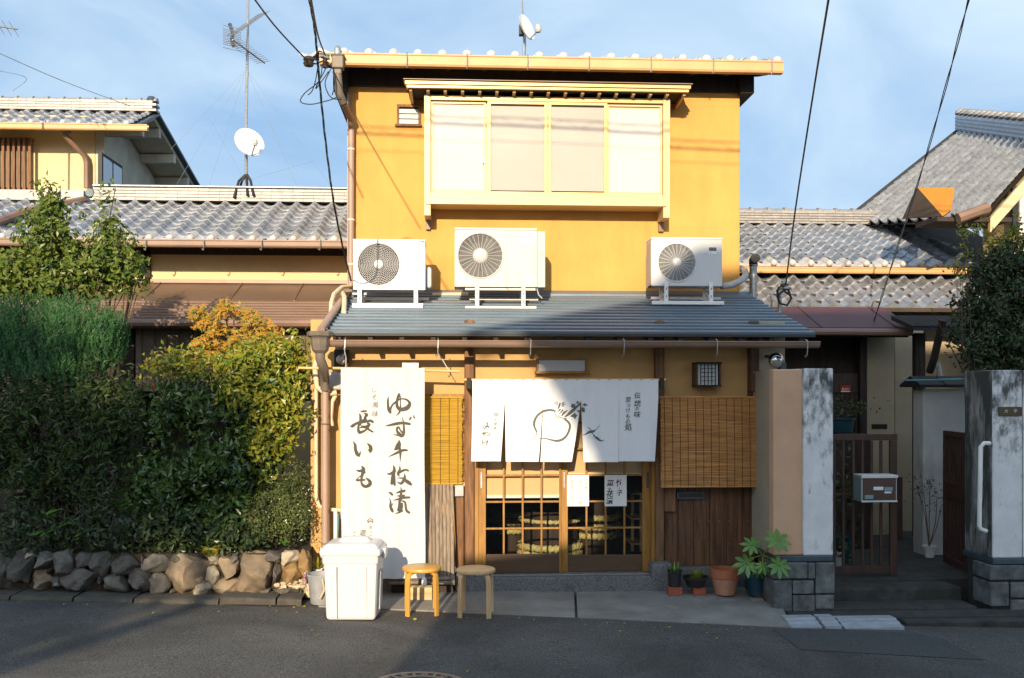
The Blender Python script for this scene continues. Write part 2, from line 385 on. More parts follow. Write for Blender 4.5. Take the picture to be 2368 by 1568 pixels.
    M('leaf_dark', (.022, .042, .018), .36, vs=6, col2=(.06, .09, .028), trans=.15, det=2)
    M('leaf_nandina', (.028, .062, .02), .4, vs=5, col2=(.08, .115, .03), trans=.2, det=2)
    M('leaf_needle', (.018, .075, .02), .5, vs=5, col2=(.045, .145, .03), trans=.15, det=2)
    M('leaf_box', (.15, .17, .045), .3, vs=14, col2=(.06, .10, .03), spec=.6, trans=.15, det=2)
    M('leaf_maple', (.62, .27, .022), .55, vs=5, col2=(.42, .27, .03), trans=.4, det=2)
    M('leaf_red', (.42, .10, .05), .55, vs=6, col2=(.30, .14, .05), trans=.4, det=2)
    M('leaf_yellow', (.50, .42, .035), .5, vs=9, col2=(.32, .33, .04), trans=.35, det=2)
    M('leaf_fatsia', (.16, .30, .045), .32, vs=9, col2=(.08, .21, .035), trans=.2, det=3, spec=.6)
    M('flower_pink', (.62, .36, .46), .7, var=.1)
    M('red_sign', (.45, .03, .025), .5, var=.05)
    M('blue_pole', (.08, .30, .42), .45, vs=4, stretch=(3, 1, 1), col2=(.12, .36, .33))
    M('mail_brown', (.085, .045, .035), .4, var=.1)
    M('mail_white', (.68, .68, .66), .45, var=.06, vs=5, dirt=((.38, .17, .06), 8, (1, 1, 1), .63, .7))
    M('mail_blue', (.22, .32, .36), .5, var=.06)
    M('light_panel', (.50, .52, .54), .5, var=.03)
    M('ramp_grey', (.34, .37, .40), .6, var=.08, vs=9, bump=.2, bs=90, dirt=((.20, .21, .22), 5, (1, 1, 1), .55, .75))
    M('lamp_pane', (.52, .58, .58), .5, var=.03)
    M('insulator', (.05, .035, .03), .5, var=.2)
    M('orange_sheet', (.55, .20, .012), .55, var=.05)
    M('iron_black', (.012, .011, .010), .6, var=.2)
    M('bronze', (.10, .075, .035), .45, metal=.4, var=.1)
    M('char', (.62, .60, .52), .8, var=.03)
    glass('door_glass', (.95, .95, .93), .04); glass('win_glass', (.96, .96, .96), .008, .08, .12); glass('dark_glass', (.25, .32, .40), .30)
setup_mats(); m_ = MATS

# ------------------------------------------------------------------ street and ground
v = [(-160, -120, gz(-160)), (160, -120, gz(160)), (160, 160, gz(160)), (-160, 160, gz(-160))]
put('road', v, [(0, 1, 2, 3)], m_['asphalt'], kind='structure', label='dark grey asphalt street in front of the shop')
def sheet(name, pts, mat, dz=.004, **k):
    vv = []
    for p in pts:
        q = gat(*p); vv.append((q.x, q.y, q.z + dz))
    return put(name, vv, [tuple(range(len(vv)))[::-1]], mat, **k)
pp = [(1785, 1455), (1852, 1503), (2026, 1513), (2278, 1527), (2176, 1477), (2120, 1466), (1895, 1455)]
sheet('asphalt_patch', pp, m_['patch'], kind='structure', label='darker square-cut asphalt patch in the street')
# shop forecourt: two concrete slabs sloping from the shop (level) to the street
ap = thing('forecourt', (1, 9.2, 0), 'pale concrete forecourt between the shop and the street', 'pavement', kind='structure')
def slab(fl, fr, bl, br, name='slab'):
    a, b = gat(*fl), gat(*fr); z0, z1 = a.z + .012, b.z + .012
    A = (a.x, a.y, z0); B = (b.x, b.y, z1); C = (at(br[0], 1300, br[1]).x, br[1], .0); D = (at(bl[0], 1300, bl[1]).x, bl[1], .0)
    v = [A, B, C, D] + [(p[0], p[1], -.3) for p in (A, B, C, D)]
    put(name, v, [(0, 1, 2, 3), (0, 4, 5, 1), (1, 5, 6, 2), (3, 2, 6, 7), (0, 3, 7, 4)], m_['concrete'], ap, bevel=.006)
slab((736, 1404), (1330, 1429), (760, 9.78), (1327, 9.78)); slab((1336, 1429.3), (1832, 1452), (1332, 9.78), (1784, 9.78))
a = gat(650, 1398)
# kerb stones along the garden wall
kb = thing('kerb', (-3, 9.0, 0), 'weathered stone kerb along the foot of the garden wall', 'kerb', kind='structure')
KX = [-9.0, -7.2, at(25, 1370, 9).x, at(171, 1375, 9).x, at(310, 1380, 9).x, at(508, 1385, 9).x, at(640, 1390, 9).x, at(700, 1390, 9).x]
for i in range(len(KX) - 1):
    x0, x1 = KX[i] + .008, KX[i + 1] - .008; zb = gz((x0 + x1) / 2)
    h = .04 if i < 5 else .065
    prof = [(8.97, -.2), (8.97, h - .03), (8.985, h - .008), (9.01, h), (9.30, h), (9.30, -.2)]
    mb = MB(); n = 6
    mb.grid(lambda u, t: (x0 + (x1 - x0) * u, prof[min(5, int(round(t * 5)))][0] + random.uniform(-.004, .004), prof[min(5, int(round(t * 5)))][1] + gz(x0 + (x1 - x0) * u) + random.uniform(-.004, .004)), n, 5)
    mb.build('kerb_stone', m_['kerb'], kb)
sheet('drain_grating', [(512, 1399.5), (680, 1404), (690, 1397.5), (525, 1393.5)], m_['rust_iron'], dz=.008, label='rusty iron drain grating lying at the kerb beside the white bin', cat='grating')
# right kerb, ramp plates, steps
mb = MB()
q = gat(2095, 1447); mb.box(q.x, q.x + 5, 8.60, 8.74, -.6, gz(q.x) + .035)
mb.box(gat(1832, 1430).x, q.x + 5, 8.735, 9.02, -.6, gz(q.x) + .055)
put('pavement_edge', mb.v, mb.f, m_['dark_concrete'], kind='structure', bevel=.015, label='dark mossy kerb at the foot of the gate steps')
st = thing('gate_steps', (3.9, 9.3, -.1), 'dark worn concrete steps rising between the gate pillars', 'steps')
xl, xr = 2.85, 4.85
MB().box(xl, xr, 8.98, 9.30, -.6, -.065).build('step', m_['dark_concrete'], st, bevel=.02)
MB().box(xl, xr, 9.27, 9.62, -.6, .055).build('step', m_['dark_concrete'], st, bevel=.02)
MB().box(xl, 7.5, 9.60, 14.0, -.6, .075).build('landing', m_['dark_concrete'], st, bevel=.01)
rp = thing('ramp', (3.2, 8.7, gz(3.2)), 'pale grey plastic kerb ramp pieces laid below the gate steps', 'ramp')
for (xa, xb) in ((1830, 1906), (1907, 1950), (1951, 2096)):
    A = gat(xa + 2, 1454); B = gat(xb, 1458 if xb > 2000 else 1455); yb = 8.73
    zb = gz(A.x) + .012; zt = gz(A.x) + .050
    x0, x1 = A.x, B.x - .008
    d = .0 if xa != 1907 else .012
    prof = [(8.44, zb - .05), (8.44, zb + d), (8.52, zb + .008 + d), (8.525, zb + .02 + d), (8.60, zb + .028 + d), (8.605, zb + .04 + d), (8.66, zt + d), (yb, zt + d), (yb, zb - .05)]
    MB().prism(prof, x0, x1).build('ramp_piece', m_['ramp_grey'], rp, bevel=.004)
# manhole cover
C = gat(973, 1590)
C = Vector((C.x, C.y, C.z)); mr_ = .335
mh = thing('manhole_cover', (C.x, C.y, C.z), 'round cast iron manhole cover with ring pattern in the street', 'manhole')
tilt = lambda x, y, h: (C.x + x, C.y + y, gz(C.x + x) + h)
def disc(name, r0, r1, h0, h1, mat, seg=64, a0=0, a1=2 * math.pi):
    mb = MB(); n = seg
    mb.grid(lambda u, t: tilt((r0, r0, r1, r1)[int(round(t * 3))] * math.cos(a0 + (a1 - a0) * u), (r0, r0, r1, r1)[int(round(t * 3))] * math.sin(a0 + (a1 - a0) * u), (h0, h1, h1, h0)[int(round(t * 3))]), n, 3)
    return mb.build(name, mat, mh)
disc('cover_plate', .002, mr_, .004, .006, m_['manhole_iron'])
disc('rim', mr_ - .035, mr_, .004, .012, m_['manhole_rib']); disc('ring', .215, .24, .004, .012, m_['manhole_rib']); disc('ring', .10, .12, .004, .012, m_['manhole_rib'])
for k in range(12):
    a = k * math.pi / 6 + .2; mb = MB(); b = len(mb.v)
    u = Vector((math.cos(a), math.sin(a), 0)); t = Vector((-math.sin(a), math.cos(a), 0)) * .009
    P = []
    for rr in (.238, .302):
        for sg in (-1, 1):
            q = u * rr + t * sg; P += [tilt(q.x, q.y, .005), tilt(q.x, q.y, .012)]
    mb.add(P, [(1, 3, 7, 5), (0, 1, 5, 4), (2, 6, 7, 3)]).build('spoke', m_['manhole_rib'], mh)
    a += math.pi / 12; mb = MB(); cx, cy = .27 * math.cos(a), .27 * math.sin(a)
    mb.grid(lambda u_, t_: tilt(cx + (.012, .012, .024, .024)[int(round(t_ * 3))] * math.cos(2 * math.pi * u_), cy + (.012, .012, .024, .024)[int(round(t_ * 3))] * math.sin(2 * math.pi * u_), (.005, .012, .012, .005)[int(round(t_ * 3))]), 14, 3)
    mb.build('stud', m_['manhole_rib'], mh)
# ------------------------------------------------------------------ roof tiles
def newobj(name, mesh, parent, wloc, rot=(0, 0, 0), scale=(1, 1, 1)):
    o = bpy.data.objects.new(name, mesh); COL.objects.link(o); o.parent = parent
    o.location = np.array(wloc, dtype=float) - (WL[parent.name] if parent is not None else 0)
    o.rotation_euler = rot; o.scale = scale; WL[o.name] = np.array(wloc, dtype=float)
    return o
def mesh_of(mb, name, mat, smooth=False):
    me = bpy.data.meshes.new(name); me.from_pydata(mb.v, [], mb.f); me.update(); me.materials.append(mat)
    if smooth:
        me.polygons.foreach_set('use_smooth', [True] * len(me.polygons)); me.set_sharp_from_angle(angle=R(35))
    return me
def prof(u, w, flip):
    if flip: u = 1 - u
    z = -.036 * math.sin(math.pi * u / .64) if u < .64 else .046 * math.sin(math.pi * (u - .64) / .36)
    return z
def tile_mesh(name, mat, w=.265, l=.29, t=.03, flip=False, eave=False, ball=.047):
    mb = MB(); n = 10
    for (y, dz) in ((l, 0), (0, 0), (0, -t)):
        for i in range(n + 1): mb.v.append((w * 1.02 * i / n, y, prof(i / n, w, flip) + dz))
    N = n + 1
    for r in range(2):
        for i in range(n): mb.f.append((r * N + i, (r + 1) * N + i, (r + 1) * N + i + 1, r * N + i + 1))
    mb.f = [q[::1] for q in mb.f]
    if eave:
        b = len(mb.v)
        for i in range(N): mb.v.append((w * 1.02 * i / n, .0, -t - .012 - .030 * math.sin(math.pi * min(1, max(0, (i / n if not flip else 1 - i / n) / .66))) ** .7 - .012))
        for i in range(n): mb.f.append((2 * N + i, b + i, b + i + 1, 2 * N + i + 1))
        if ball:
            uc = .83 if not flip else .17
            mb.lathe([(.001, -ball * .75), (ball * .5, -ball * .66), (ball * .85, -ball * .38), (ball, 0.0), (ball * .9, ball * .3), (ball * .6, ball * .5)], (w * uc, -.012, -.004), 14, axis='Y')
    return mesh_of(mb, name, mat, True)
def tile_roof(parent, P0, ncol, nrow, slope, mesh, emesh=None, w=.265, vis=.235, t=.03, skip=None, nmax=300, name='roof_tile', yaw=0.0):
    """P0: eave corner (low left); the tiles climb towards +Y (turned by yaw about Z)."""
    ca, sa = math.cos(slope), math.sin(slope); objs = []
    ex = Vector((math.cos(yaw), math.sin(yaw), 0)); ey = Vector((-math.sin(yaw), math.cos(yaw), 0)); up = ey * ca + Vector((0, 0, sa)); nn = -ey * sa + Vector((0, 0, ca))
    rest = MB(); count = 0
    for j in range(nrow):
        for i in range(ncol):
            if skip and skip(i, j): continue
            p = Vector(P0) + ex * (w * i) + up * (vis * j) + nn * (t * .9)
            p += nn * random.uniform(-.002, .002)
            rx = slope - t / vis * .75 + random.uniform(-.008, .008)
            me = emesh if (j == 0 and emesh) else mesh
            if count < nmax:
                newobj('eave_tile' if (j == 0 and emesh) else name, me, parent, p, (rx, 0, yaw + random.uniform(-.004, .004)))
                count += 1
            else:
                m4 = Matrix.Translation(p) @ Matrix.Rotation(yaw, 4, 'Z') @ Matrix.Rotation(rx, 4, 'X')
                rest.add([tuple(m4 @ q.co) for q in me.vertices], [tuple(pl.vertices) for pl in me.polygons])
    if rest.v: rest.build('roof_tiles_beyond', mesh.materials[0], parent, kind='stuff', smooth='auto')
TILE = tile_mesh('roof_tile', m_['tile']); TILE_E = tile_mesh('eave_tile', m_['tile_ball'], eave=True)
TILE_R = tile_mesh('roof_tile_r', m_['tile'], flip=True); TILE_RE = tile_mesh('eave_tile_r', m_['tile_ball'], flip=True, eave=True)
TILE_E2 = tile_mesh('eave_tile_plain', m_['tile'], flip=True, eave=True, ball=0)
TILE_FAR = tile_mesh('roof_tile_far', m_['tile_far']); TILE_WE = tile_mesh('eave_tile_w', m_['tile_ball'], eave=True, ball=.052)

# ------------------------------------------------------------------ the shop
Y0, Y1 = 9.75, 11.30
shop = thing('shop_house', (1.0, 10.5, 0), 'two-storey mustard yellow shop house with grey metal canopy roof', 'house')
U0, U1 = at(806, 300, Y1).x, at(1711, 400, Y1).x
# upper storey
MB().box(U0, U1, Y1, 16.5, 2.2, 5.75).build('upper_wall', m_['stucco_yellow'], shop, bevel=.01)
# upper roof: deck, dark eaves, gutter, first courses of tiles
EX0, EX1 = at(752, 140, 10.9).x, at(1800, 120, 10.9).x
ez = at(1280, 128, 10.92).z
sl_ = math.atan(.29)
deck = [(10.90, ez - .06), (13.8, ez - .06 + 2.9 * .29), (13.8, ez - .13 + 2.9 * .29), (10.90, ez - .115)]
roof = MB().prism(deck, EX0, EX1).build('roof', m_['eave_wood'], shop)
nt_ = int((EX1 - EX0) / .265) + 1
tx0 = at(797, 122, 10.9).x - .265 * .83
tile_roof(roof, (tx0, 10.885, ez - .052), 19, 4, sl_, TILE, TILE_WE)
tile_roof(roof, (tx0 - .265, 10.885, ez - .052), 1, 4, sl_, TILE, None)
MB().prism([(11.0, ez - .02), (13.8, ez - .04 + 2.8 * .29), (13.8, ez - .06 + 2.8 * .29), (11.0, ez - .05)], EX0 + .02, EX1 - .02).build('under_tiles', m_['tile'], roof)
MB().prism([(13.75, ez + .6), (16.8, ez - .1), (16.8, ez - .18), (13.75, ez + .5)], EX0, EX1).build('back_slope', m_['tile'], roof)
for i in range(13):                                             # rafters under the eaves
    x = EX0 + .16 + i * (EX1 - EX0 - .3) / 12
    MB().prism([(10.92, ez - .118), (11.3, ez - .118 + .4 * .29 - .005), (11.3, ez - .19 + .4 * .29), (10.92, ez - .175)], x - .025, x + .025).build('rafter', m_['eave_wood'], roof)
zb_ = at(1600, 214, 11.2).z
MB().box(EX0 + .05, U0, 11.18, 14, at(830, 208, 11.2).z, ez + .02).build('verge_box', m_['dark_wood'], shop)
MB().box(U1 - .02, at(1744, 190, 11.18).x, 11.18, 14, zb_, ez + .02).build('verge_box', m_['dark_wood'], shop)
MB().box(U0 - .01, U1 + .01, 11.262, 11.298, zb_ + .03, ez + .05).build('dark_eave_band', m_['dark_wood'], shop)  # eave shade on the wall top, put in as a dark board
def gutter(parent, x0, x1, Y, z, h=.1, d=.1, mat='gutter_tan', name='gutter', slope=0.0):
    p = [(Y + .012, z - h), (Y + d - .012, z - h), (Y + d, z - h + .02), (Y + d, z), (Y + d - .006, z), (Y + d - .008, z - h + .025), (Y + .014, z - h + .02), (Y + .008, z - .012), (Y + .004, z - .006), (Y - .008, z - .006), (Y - .008, z - .022), (Y, z - .026), (Y + .002, z - h + .022)]
    return MB().prism(p[::-1], x0, x1).build(name, m_[mat], parent, bevel=.003)
gz_ = at(1280, 131, 10.82).z
g1 = gutter(shop, at(739, 140, 10.82).x, at(1811, 120, 10.82).x, 10.80, gz_, h=.135, d=.1)
for px in (941, 1080, 1220, 1362, 1505, 1649, 1784):
    x = at(px, 140, 10.8).x; MB().tube([(x, 10.79, gz_ + .005), (x + .004, 10.786, gz_ - .07), (x, 10.80, gz_ - .155)], .007, 5).build('gutter_strap', m_['galv'], g1)
# hopper and downpipe at the left corner
hx = at(782, 150, 10.78).x; hz0, hz1 = at(782, 172, 10.78).z, at(782, 131, 10.78).z
mb = MB(); mb.box(hx - .062, hx + .062, 10.71, 10.83, hz0 + .05, hz1); mb.box(hx - .075, hx + .075, 10.70, 10.84, hz1 - .012, hz1 + .012)
mb.box(hx - .04, hx + .04, 10.73, 10.81, hz0 - .01, hz0 + .05)
hop = mb.build('hopper', m_['hopper_brown'], shop, bevel=.012)
MB().lathe([(.035, 0), (.035, .07), (.02, .1)], (hx - .005, 10.77, hz1 + .01), 12).build('hopper_cap', m_['galv'], hop)
px_ = at(812, 400, 11.2).x
pts = [(hx, 10.77, hz0), (hx + .01, 10.78, at(0, 200, 10.78).z), (hx + .05, 10.85, at(0, 222, 10.8).z), (px_, 11.16, at(0, 265, 11.2).z), (px_, 11.22, at(0, 285, 11.2).z), (px_ - .005, 11.22, at(0, 655, 11.2).z)]
MB().tube([pts[0], pts[1], pts[2]], .042, 12).build('pipe_elbow', m_['hopper_brown'], shop, smooth='auto')
MB().tube(pts[2:5], .036, 12).build('pipe_offset', m_['gutter_brown'], shop, smooth='auto')
dp = MB().tube(pts[4:], .034, 12).build('downpipe', m_['pipe_brown'], shop, smooth='auto')
for py in (333, 500, 605):
    z = at(0, py, 11.2).z; MB().lathe([(.038, -.008), (.041, 0), (.038, .008)], (px_ - .003, 11.22, z), 12).build('pipe_clamp', m_['bracket_white'], dp)
MB().box(U0 - .012, U0 + .02, Y1 - .03, Y1 + .05, 3.0, zb_).build('corner_trim', m_['pipe_brown'], shop)

# bay window
YB = 10.98
x0, x1, z0, z1 = rect(981, 228, 1549, 452, YB)
bay = MB().box(x0 + .03, x1 - .03, YB + .05, Y1, z0 - .02, z1).build('bay_window', m_['alu_cream'], shop)
zt, zb = at(1265, 224, YB).z, at(1265, 476, YB).z
for (pa, pb) in ((981, 996), (1533, 1549)):
    xa, xb = at(pa, 300, YB).x, at(pb, 300, YB).x
    MB().box(xa, xb, YB - .02, Y1, at(0, 489, YB).z, zt).build('side_post', m_['alu_cream'], bay, bevel=.004)
    MB().box(xa + .01, xb - .01, Y1 - .05, Y1 - .005, at(0, 512, YB).z, zb - .03).build('bracket', m_['gutter_brown'], bay, bevel=.004)  # brown strip mostly drawing the side post's cast shadow on the wall
xa, xb = at(996, 300, YB).x, at(1533, 300, YB).x
MB().box(xa, xb, YB - .01, YB + .07, zt - .055, zt).build('head_frame', m_['alu_gold'], bay, bevel=.003)
z447, z452 = at(1265, 448, YB).z, at(1265, 462, YB).z
MB().box(xa, xb, YB - .01, YB + .06, z452 + .012, z447 - .002).build('sill_rail', m_['alu_cream'], bay, bevel=.003)
MB().box(xa - .06, xb + .03, YB - .04, Y1, zb, z452 + .01).build('sill', m_['alu_cream'], bay, bevel=.004)
panes = [(996, 1124, 0), (1127, 1267, 1), (1267, 1405, 1), (1405, 1533, 0)]
zt2, zb2 = zt - .055, z447
for (pa, pb, fr) in panes:
    xa, xb = at(pa, 300, YB).x + .002, at(pb, 300, YB).x - .002; yy = YB + (.028 if fr == 0 else .0); fw = .036 if fr else .02; d = .024
    mb = MB(); mb.box(xa, xa + fw, yy, yy + d, zb2 - (.012 if fr else 0), zt2); mb.box(xb - fw, xb, yy, yy + d, zb2 - (.012 if fr else 0), zt2)
    mb.box(xa + fw, xb - fw, yy + .001, yy + d - .001, zt2 - .03, zt2); mb.box(xa + fw, xb - fw, yy + .001, yy + d - .001, zb2 - (.012 if fr else 0), zb2 + (.02 if fr else .012))
    sash = mb.build('sash', m_['alu_gold' if fr else 'alu_cream'], bay, bevel=.002)
    MB().box(xa + fw - .004, xb - fw + .004, yy + .010, yy + .014, zb2 + .008, zt2 - .026).build('pane', m_['win_glass'], bay)
    MB().box(xa + fw - .004, xb - fw + .004, yy + .020, yy + .0225, zb2 + .035, zt2 - .05).build('roller_shade', m_['shade_screen' if fr else 'shade_white'], bay)
lx = at(1120, 350, YB).x; MB().box(lx - .02, lx + .005, YB + .012, YB + .03, at(0, 362, YB).z, at(0, 350, YB).z).build('window_latch', m_['bracket_white'], bay, bevel=.004)
# little canopy over the bay
YC = 10.80
cx0, cx1 = at(936, 200, YC).x, at(1598, 195, YC).x; zc0, zc1 = at(1265, 207, YC).z, at(1265, 189, YC).z
can = MB().prism([(YC, zc1 - .012), (Y1, zc1 + .09), (Y1, zc1 + .03), (YC, zc0 + .035)], cx0, cx1).build('bay_canopy', m_['alu_gold'], shop, bevel=.004)
MB().box(cx0 - .015, cx1 + .015, YC - .02, YC + .2, zc1 - .004, zc1 + .004).build('canopy_flashing', m_['gutter_brown'], can)
MB().box(cx0 + .02, cx1 - .02, YC + .01, YC + .045, zc0 - .0, zc0 + .03).build('canopy_fascia', m_['alu_gold'], can, bevel=.003)
MB().box(cx0 + .03, cx1 - .03, YC + .06, Y1 - .003, zc0 + .012, zc0 + .03).build('canopy_soffit', m_['eave_wood'], can)
n = 17
for i in range(n):
    x = cx0 + .06 + i * (cx1 - cx0 - .12) / (n - 1)
    MB().prism([(YC + .05, zc0 + .01), (Y1 - .004, zc0 + .008), (Y1 - .004, zc0 - .05), (YC + .14, zc0 - .028), (YC + .06, zc0 - .022)], x - .016, x + .016).build('rafter', m_['gutter_tan'], can)
# little louvre window
xa, xb, za, zz = rect(918, 243, 973, 291, Y1)
lw = MB().box(xa, xa + .025, Y1 - .03, Y1 + .02, za, zz).box(xb - .025, xb, Y1 - .03, Y1 + .02, za, zz).box(xa, xb, Y1 - .032, Y1 + .02, zz - .03, zz).box(xa - .02, xb + .01, Y1 - .04, Y1 + .02, za - .012, za + .012).build('louvre_window', m_['post_wood'], shop)
MB().box(xa + .02, xb - .02, Y1 - .004, Y1 - .001, za + .01, zz - .02).build('recess', m_['room_dark'], lw)
for k in range(3):
    h = (zz - za - .06) / 3; zk = za + .016 + k * h
    MB().box(xa + .027, xb - .027, Y1 - .022, Y1 - .018, zk, zk + h - .006, rot=(R(-14), 0, 0)).build('glass_louvre', m_['lamp_pane'], lw)
# vertical control joints in the render
for px in (986, 1538):
    x = at(px, 560, Y1).x; MB().box(x - .002, x + .002, Y1 - .0015, Y1 + .01, 3.05, at(0, 500, Y1).z).build('wall_joint', m_['stucco_ochre'], shop)

# ---- canopy roof over the ground floor: overlapping horizontal metal courses
RY0, RY1 = 9.26, 11.29
rz0, rz1 = at(1300, 771, RY0).z, at(1300, 684, RY1).z
rx0, rx1 = at(752, 780, RY0).x, at(1885, 775, RY0).x
rtx0, rtx1 = at(800, 690, RY1).x, at(1722, 690, RY1).x
low = MB().prism([(RY0 + .03, rz0 - .01), (RY1, rz1 - .01), (RY1, rz1 - .05), (RY0 + .03, rz0 - .03)], rx0 + .03, rx1 - .03).build('canopy_roof', m_['eave_wood'], shop)
NS = 13; sa_ = math.atan2(rz1 - rz0, RY1 - RY0)
for k in range(NS):
    ya = RY0 + (RY1 - RY0) * k / NS; yb = RY0 + (RY1 - RY0) * (k + 1) / NS + .03
    za = rz0 + (rz1 - rz0) * k / NS; zb = rz0 + (rz1 - rz0) * (k + 1) / NS
    ta = k / NS; xl_ = rx0 + (rtx0 - rx0) * 0 ; xr_ = rx1
    mb = MB(); st_ = .026
    mb.prism([(ya, za - .004), (ya - .004, za + st_ - .008), (ya + .006, za + st_), (yb, zb + .0035 + st_ * .12), (yb, zb - .006), (ya + .02, za + .004)], xl_, xr_)
    mb.build('roof_course', m_['metal_slate'], low)
MB().prism([(RY0 - .012, rz0 - .028), (RY0 - .012, rz0 - .004), (RY0 + .04, rz0 + .0), (RY0 + .04, rz0 - .028)], rx0, rx1).build('drip_edge', m_['ac_dark'], low)
MB().prism([(RY1 - .10, rz1 + .012), (RY1 - .002, rz1 + .06), (RY1 - .002, rz1 - .02), (RY1 - .1, rz1 - .01)], rtx0, rx1 - .02).build('flashing', m_['metal_slate'], low)
# rafters under the canopy
for i in range(16):
    x = rx0 + .12 + i * (rx1 - rx0 - .24) / 15
    MB().prism([(RY0 + .02, rz0 - .03), (Y0, rz0 - .03 + (Y0 - RY0) * .28), (Y0, rz0 - .10 + (Y0 - RY0) * .28), (RY0 + .02, rz0 - .085)], x - .022, x + .022).build('rafter', m_['eave_wood'], low)
# round canopy gutter with hooks
GYc = 9.19; gx0, gx1 = at(757, 800, GYc).x, at(1893, 787, GYc).x; gzz = at(1320, 791, GYc).z
pr = [(GYc + .052 * math.cos(a), gzz + .052 * math.sin(a)) for a in np.linspace(math.pi, 2 * math.pi, 10)] + [(GYc + .044 * math.cos(a), gzz + .004 + .044 * math.sin(a)) for a in np.linspace(2 * math.pi, math.pi, 10)]
gut = MB().prism(pr, gx0, gx1).build('canopy_gutter', m_['gutter_mid'], shop, smooth='auto')
mb = MB(); mb.tube([(gx0, GYc - .052, gzz + .004), (gx1, GYc - .052, gzz + .004)], .008, 6); mb.build('gutter_bead', m_['gutter_mid'], gut)
for px in (799, 1013, 1226, 1441, 1655, 1862):
    x = at(px, 800, GYc).x; a_ = []
    pts = [(x, GYc - .01, gzz + .03), (x + .003, GYc - .06, gzz + .01), (x, GYc - .062, gzz - .06), (x - .002, GYc - .055, gzz - .115), (x - .012, GYc - .04, gzz - .14), (x - .022, GYc - .055, gzz - .12)]
    MB().tube(pts, .005, 6).build('gutter_hook', m_['galv'], gut)
# corner collector box and left pipes
hx = at(740, 800, 9.12).x; zA, zB = at(740, 766, 9.12).z, at(740, 818, 9.12).z
mb = MB(); mb.lathe([(.045, zB - zA), (.075, zB - zA + .03), (.088, zB - zA + .09), (.09, -.07), (.10, -.05), (.122, -.045), (.125, -.012), (.115, -.008), (.115, 0), (.10, 0), (.098, -.06)], (hx, 9.14, zA), 8)
col_ = mb.build('collector_box', m_['hopper_brown'], shop, bevel=.006)
MB().tube([(hx, 9.14, zB + .01), (hx + .0, 9.14, zB - .05), (hx + .02, 9.2, zB - .12), (at(752, 870, 9.5).x, 9.46, at(752, 875, 9.5).z), (at(752, 890, 9.5).x, 9.5, at(752, 900, 9.5).z)], .045, 12).build('pipe_elbow', m_['hopper_brown'], shop, smooth='auto')
pxx = at(753, 1000, 9.55).x
dp2 = MB().tube([(pxx, 9.52, at(0, 890, 9.55).z), (pxx, 9.52, .0)], .034, 12).build('downpipe', m_['pipe_brown'], shop, smooth='auto')
for py in (980, 1255):
    MB().lathe([(.038, -.008), (.042, 0), (.038, .008)], (pxx, 9.52, at(753, py, 9.55).z), 12).build('pipe_clamp', m_['gutter_brown'], dp2)
# pipe running down the canopy verge
A_ = at(806, 688, 11.1); B_ = at(742, 763, 9.2)
MB().tube([A_ + Vector((-.02, .05, .12)), A_ + Vector((-.02, -.05, .03)), B_ + Vector((.01, .06, .03)), B_], .036, 12).build('verge_pipe', m_['pipe_brown'], shop, smooth='auto')
# insulated hoses at the left verge
for dx, r in ((0, .022), (.10, .026)):
    p = [at(818 - 8, 662 + dx * 120, 10.9), at(790, 664 + dx * 120, 10.7), at(772 + dx * 250, 680 + dx * 80, 10.5), at(766 + dx * 300, 700 + dx * 60, 10.3), at(765 + dx * 300, 722, 10.1)]
    MB().tube(p, r, 8).build('insulated_hose', m_['hose_cream'], shop, smooth='auto')

# ---- ground floor
L0, L1 = at(718, 1000, Y0).x, at(1785, 1000, Y0).x
zc = at(1300, 800, Y0).z + .25
def wallpx(xa, ya, xb, yb, mat, name='lower_wall', Y=Y0, d=.12, bev=0):
    a, b, c, e = rect(xa, ya, xb, yb, Y); return MB().box(a, b, Y, Y + d, c, e).build(name, m_[mat], shop, bevel=bev)
dl, dr = 1108, 1509                        # door opening
zh = at(1300, 884, Y0).z
MB().box(L0, at(1075, 900, Y0).x, Y0, Y0 + .14, -.1, zc).build('lower_wall', m_['stucco_ochre'], shop, bevel=.008)
MB().box(at(1075, 900, Y0).x, at(1532, 900, Y0).x, Y0, Y0 + .14, zh, zc).build('lower_wall', m_['stucco_ochre'], shop)
MB().box(at(1532, 900, Y0).x, at(1742, 900, Y0).x, Y0, Y0 + .14, at(1640, 1000, Y0).z, zc).build('lower_wall', m_['stucco_ochre'], shop)
MB().box(at(1742, 900, Y0).x, L1 + .12, Y0 - .04, Y0 + .14, at(1760, 1258, Y0).z, zc).build('lower_wall', m_['stucco_tan'], shop, bevel=.006)
MB().box(L0, L0 + .14, Y0 + .14, 11.2, -.1, 2.36).build('side_wall', m_['stucco_ochre'], shop)
MB().box(L1 - .02, L1 + .12, Y0 + .14, 11.2, -.1, 2.36).build('side_wall', m_['stucco_ochre'], shop)
MB().box(L0 - .02, at(1076, 1300, 9.68).x, 9.70, 9.76, -.12, at(900, 1312, 9.7).z).build('footing', m_['concrete'], shop, bevel=.01)
# posts
def post(xa, xb, Yf, z0, z1, name='post', mat='post_wood', d=.12):
    return MB().box(at(xa, 1000, Yf).x, at(xb, 1000, Yf).x, Yf, Yf + d, z0, z1).build(name, m_[mat], shop, bevel=.018)
post(1074, 1097, 9.66, .14, zc); post(1516, 1537, 9.66, .14, zc)
post(1053, 1073, 9.69, .02, at(1060, 1145, 9.69).z, mat='post_wood'); post(1733, 1757, 9.68, at(1740, 918, 9.68).z - .03, zc, mat='board_wood')
x_a, x_b = at(1733, 830, 9.66).x, at(1756, 830, 9.66).x
MB().box(x_a + .005, x_b, 9.60, 9.68, at(0, 905, 9.6).z, at(0, 860, 9.6).z).build('wood_plaque', m_['board_wood'], shop, bevel=.006)
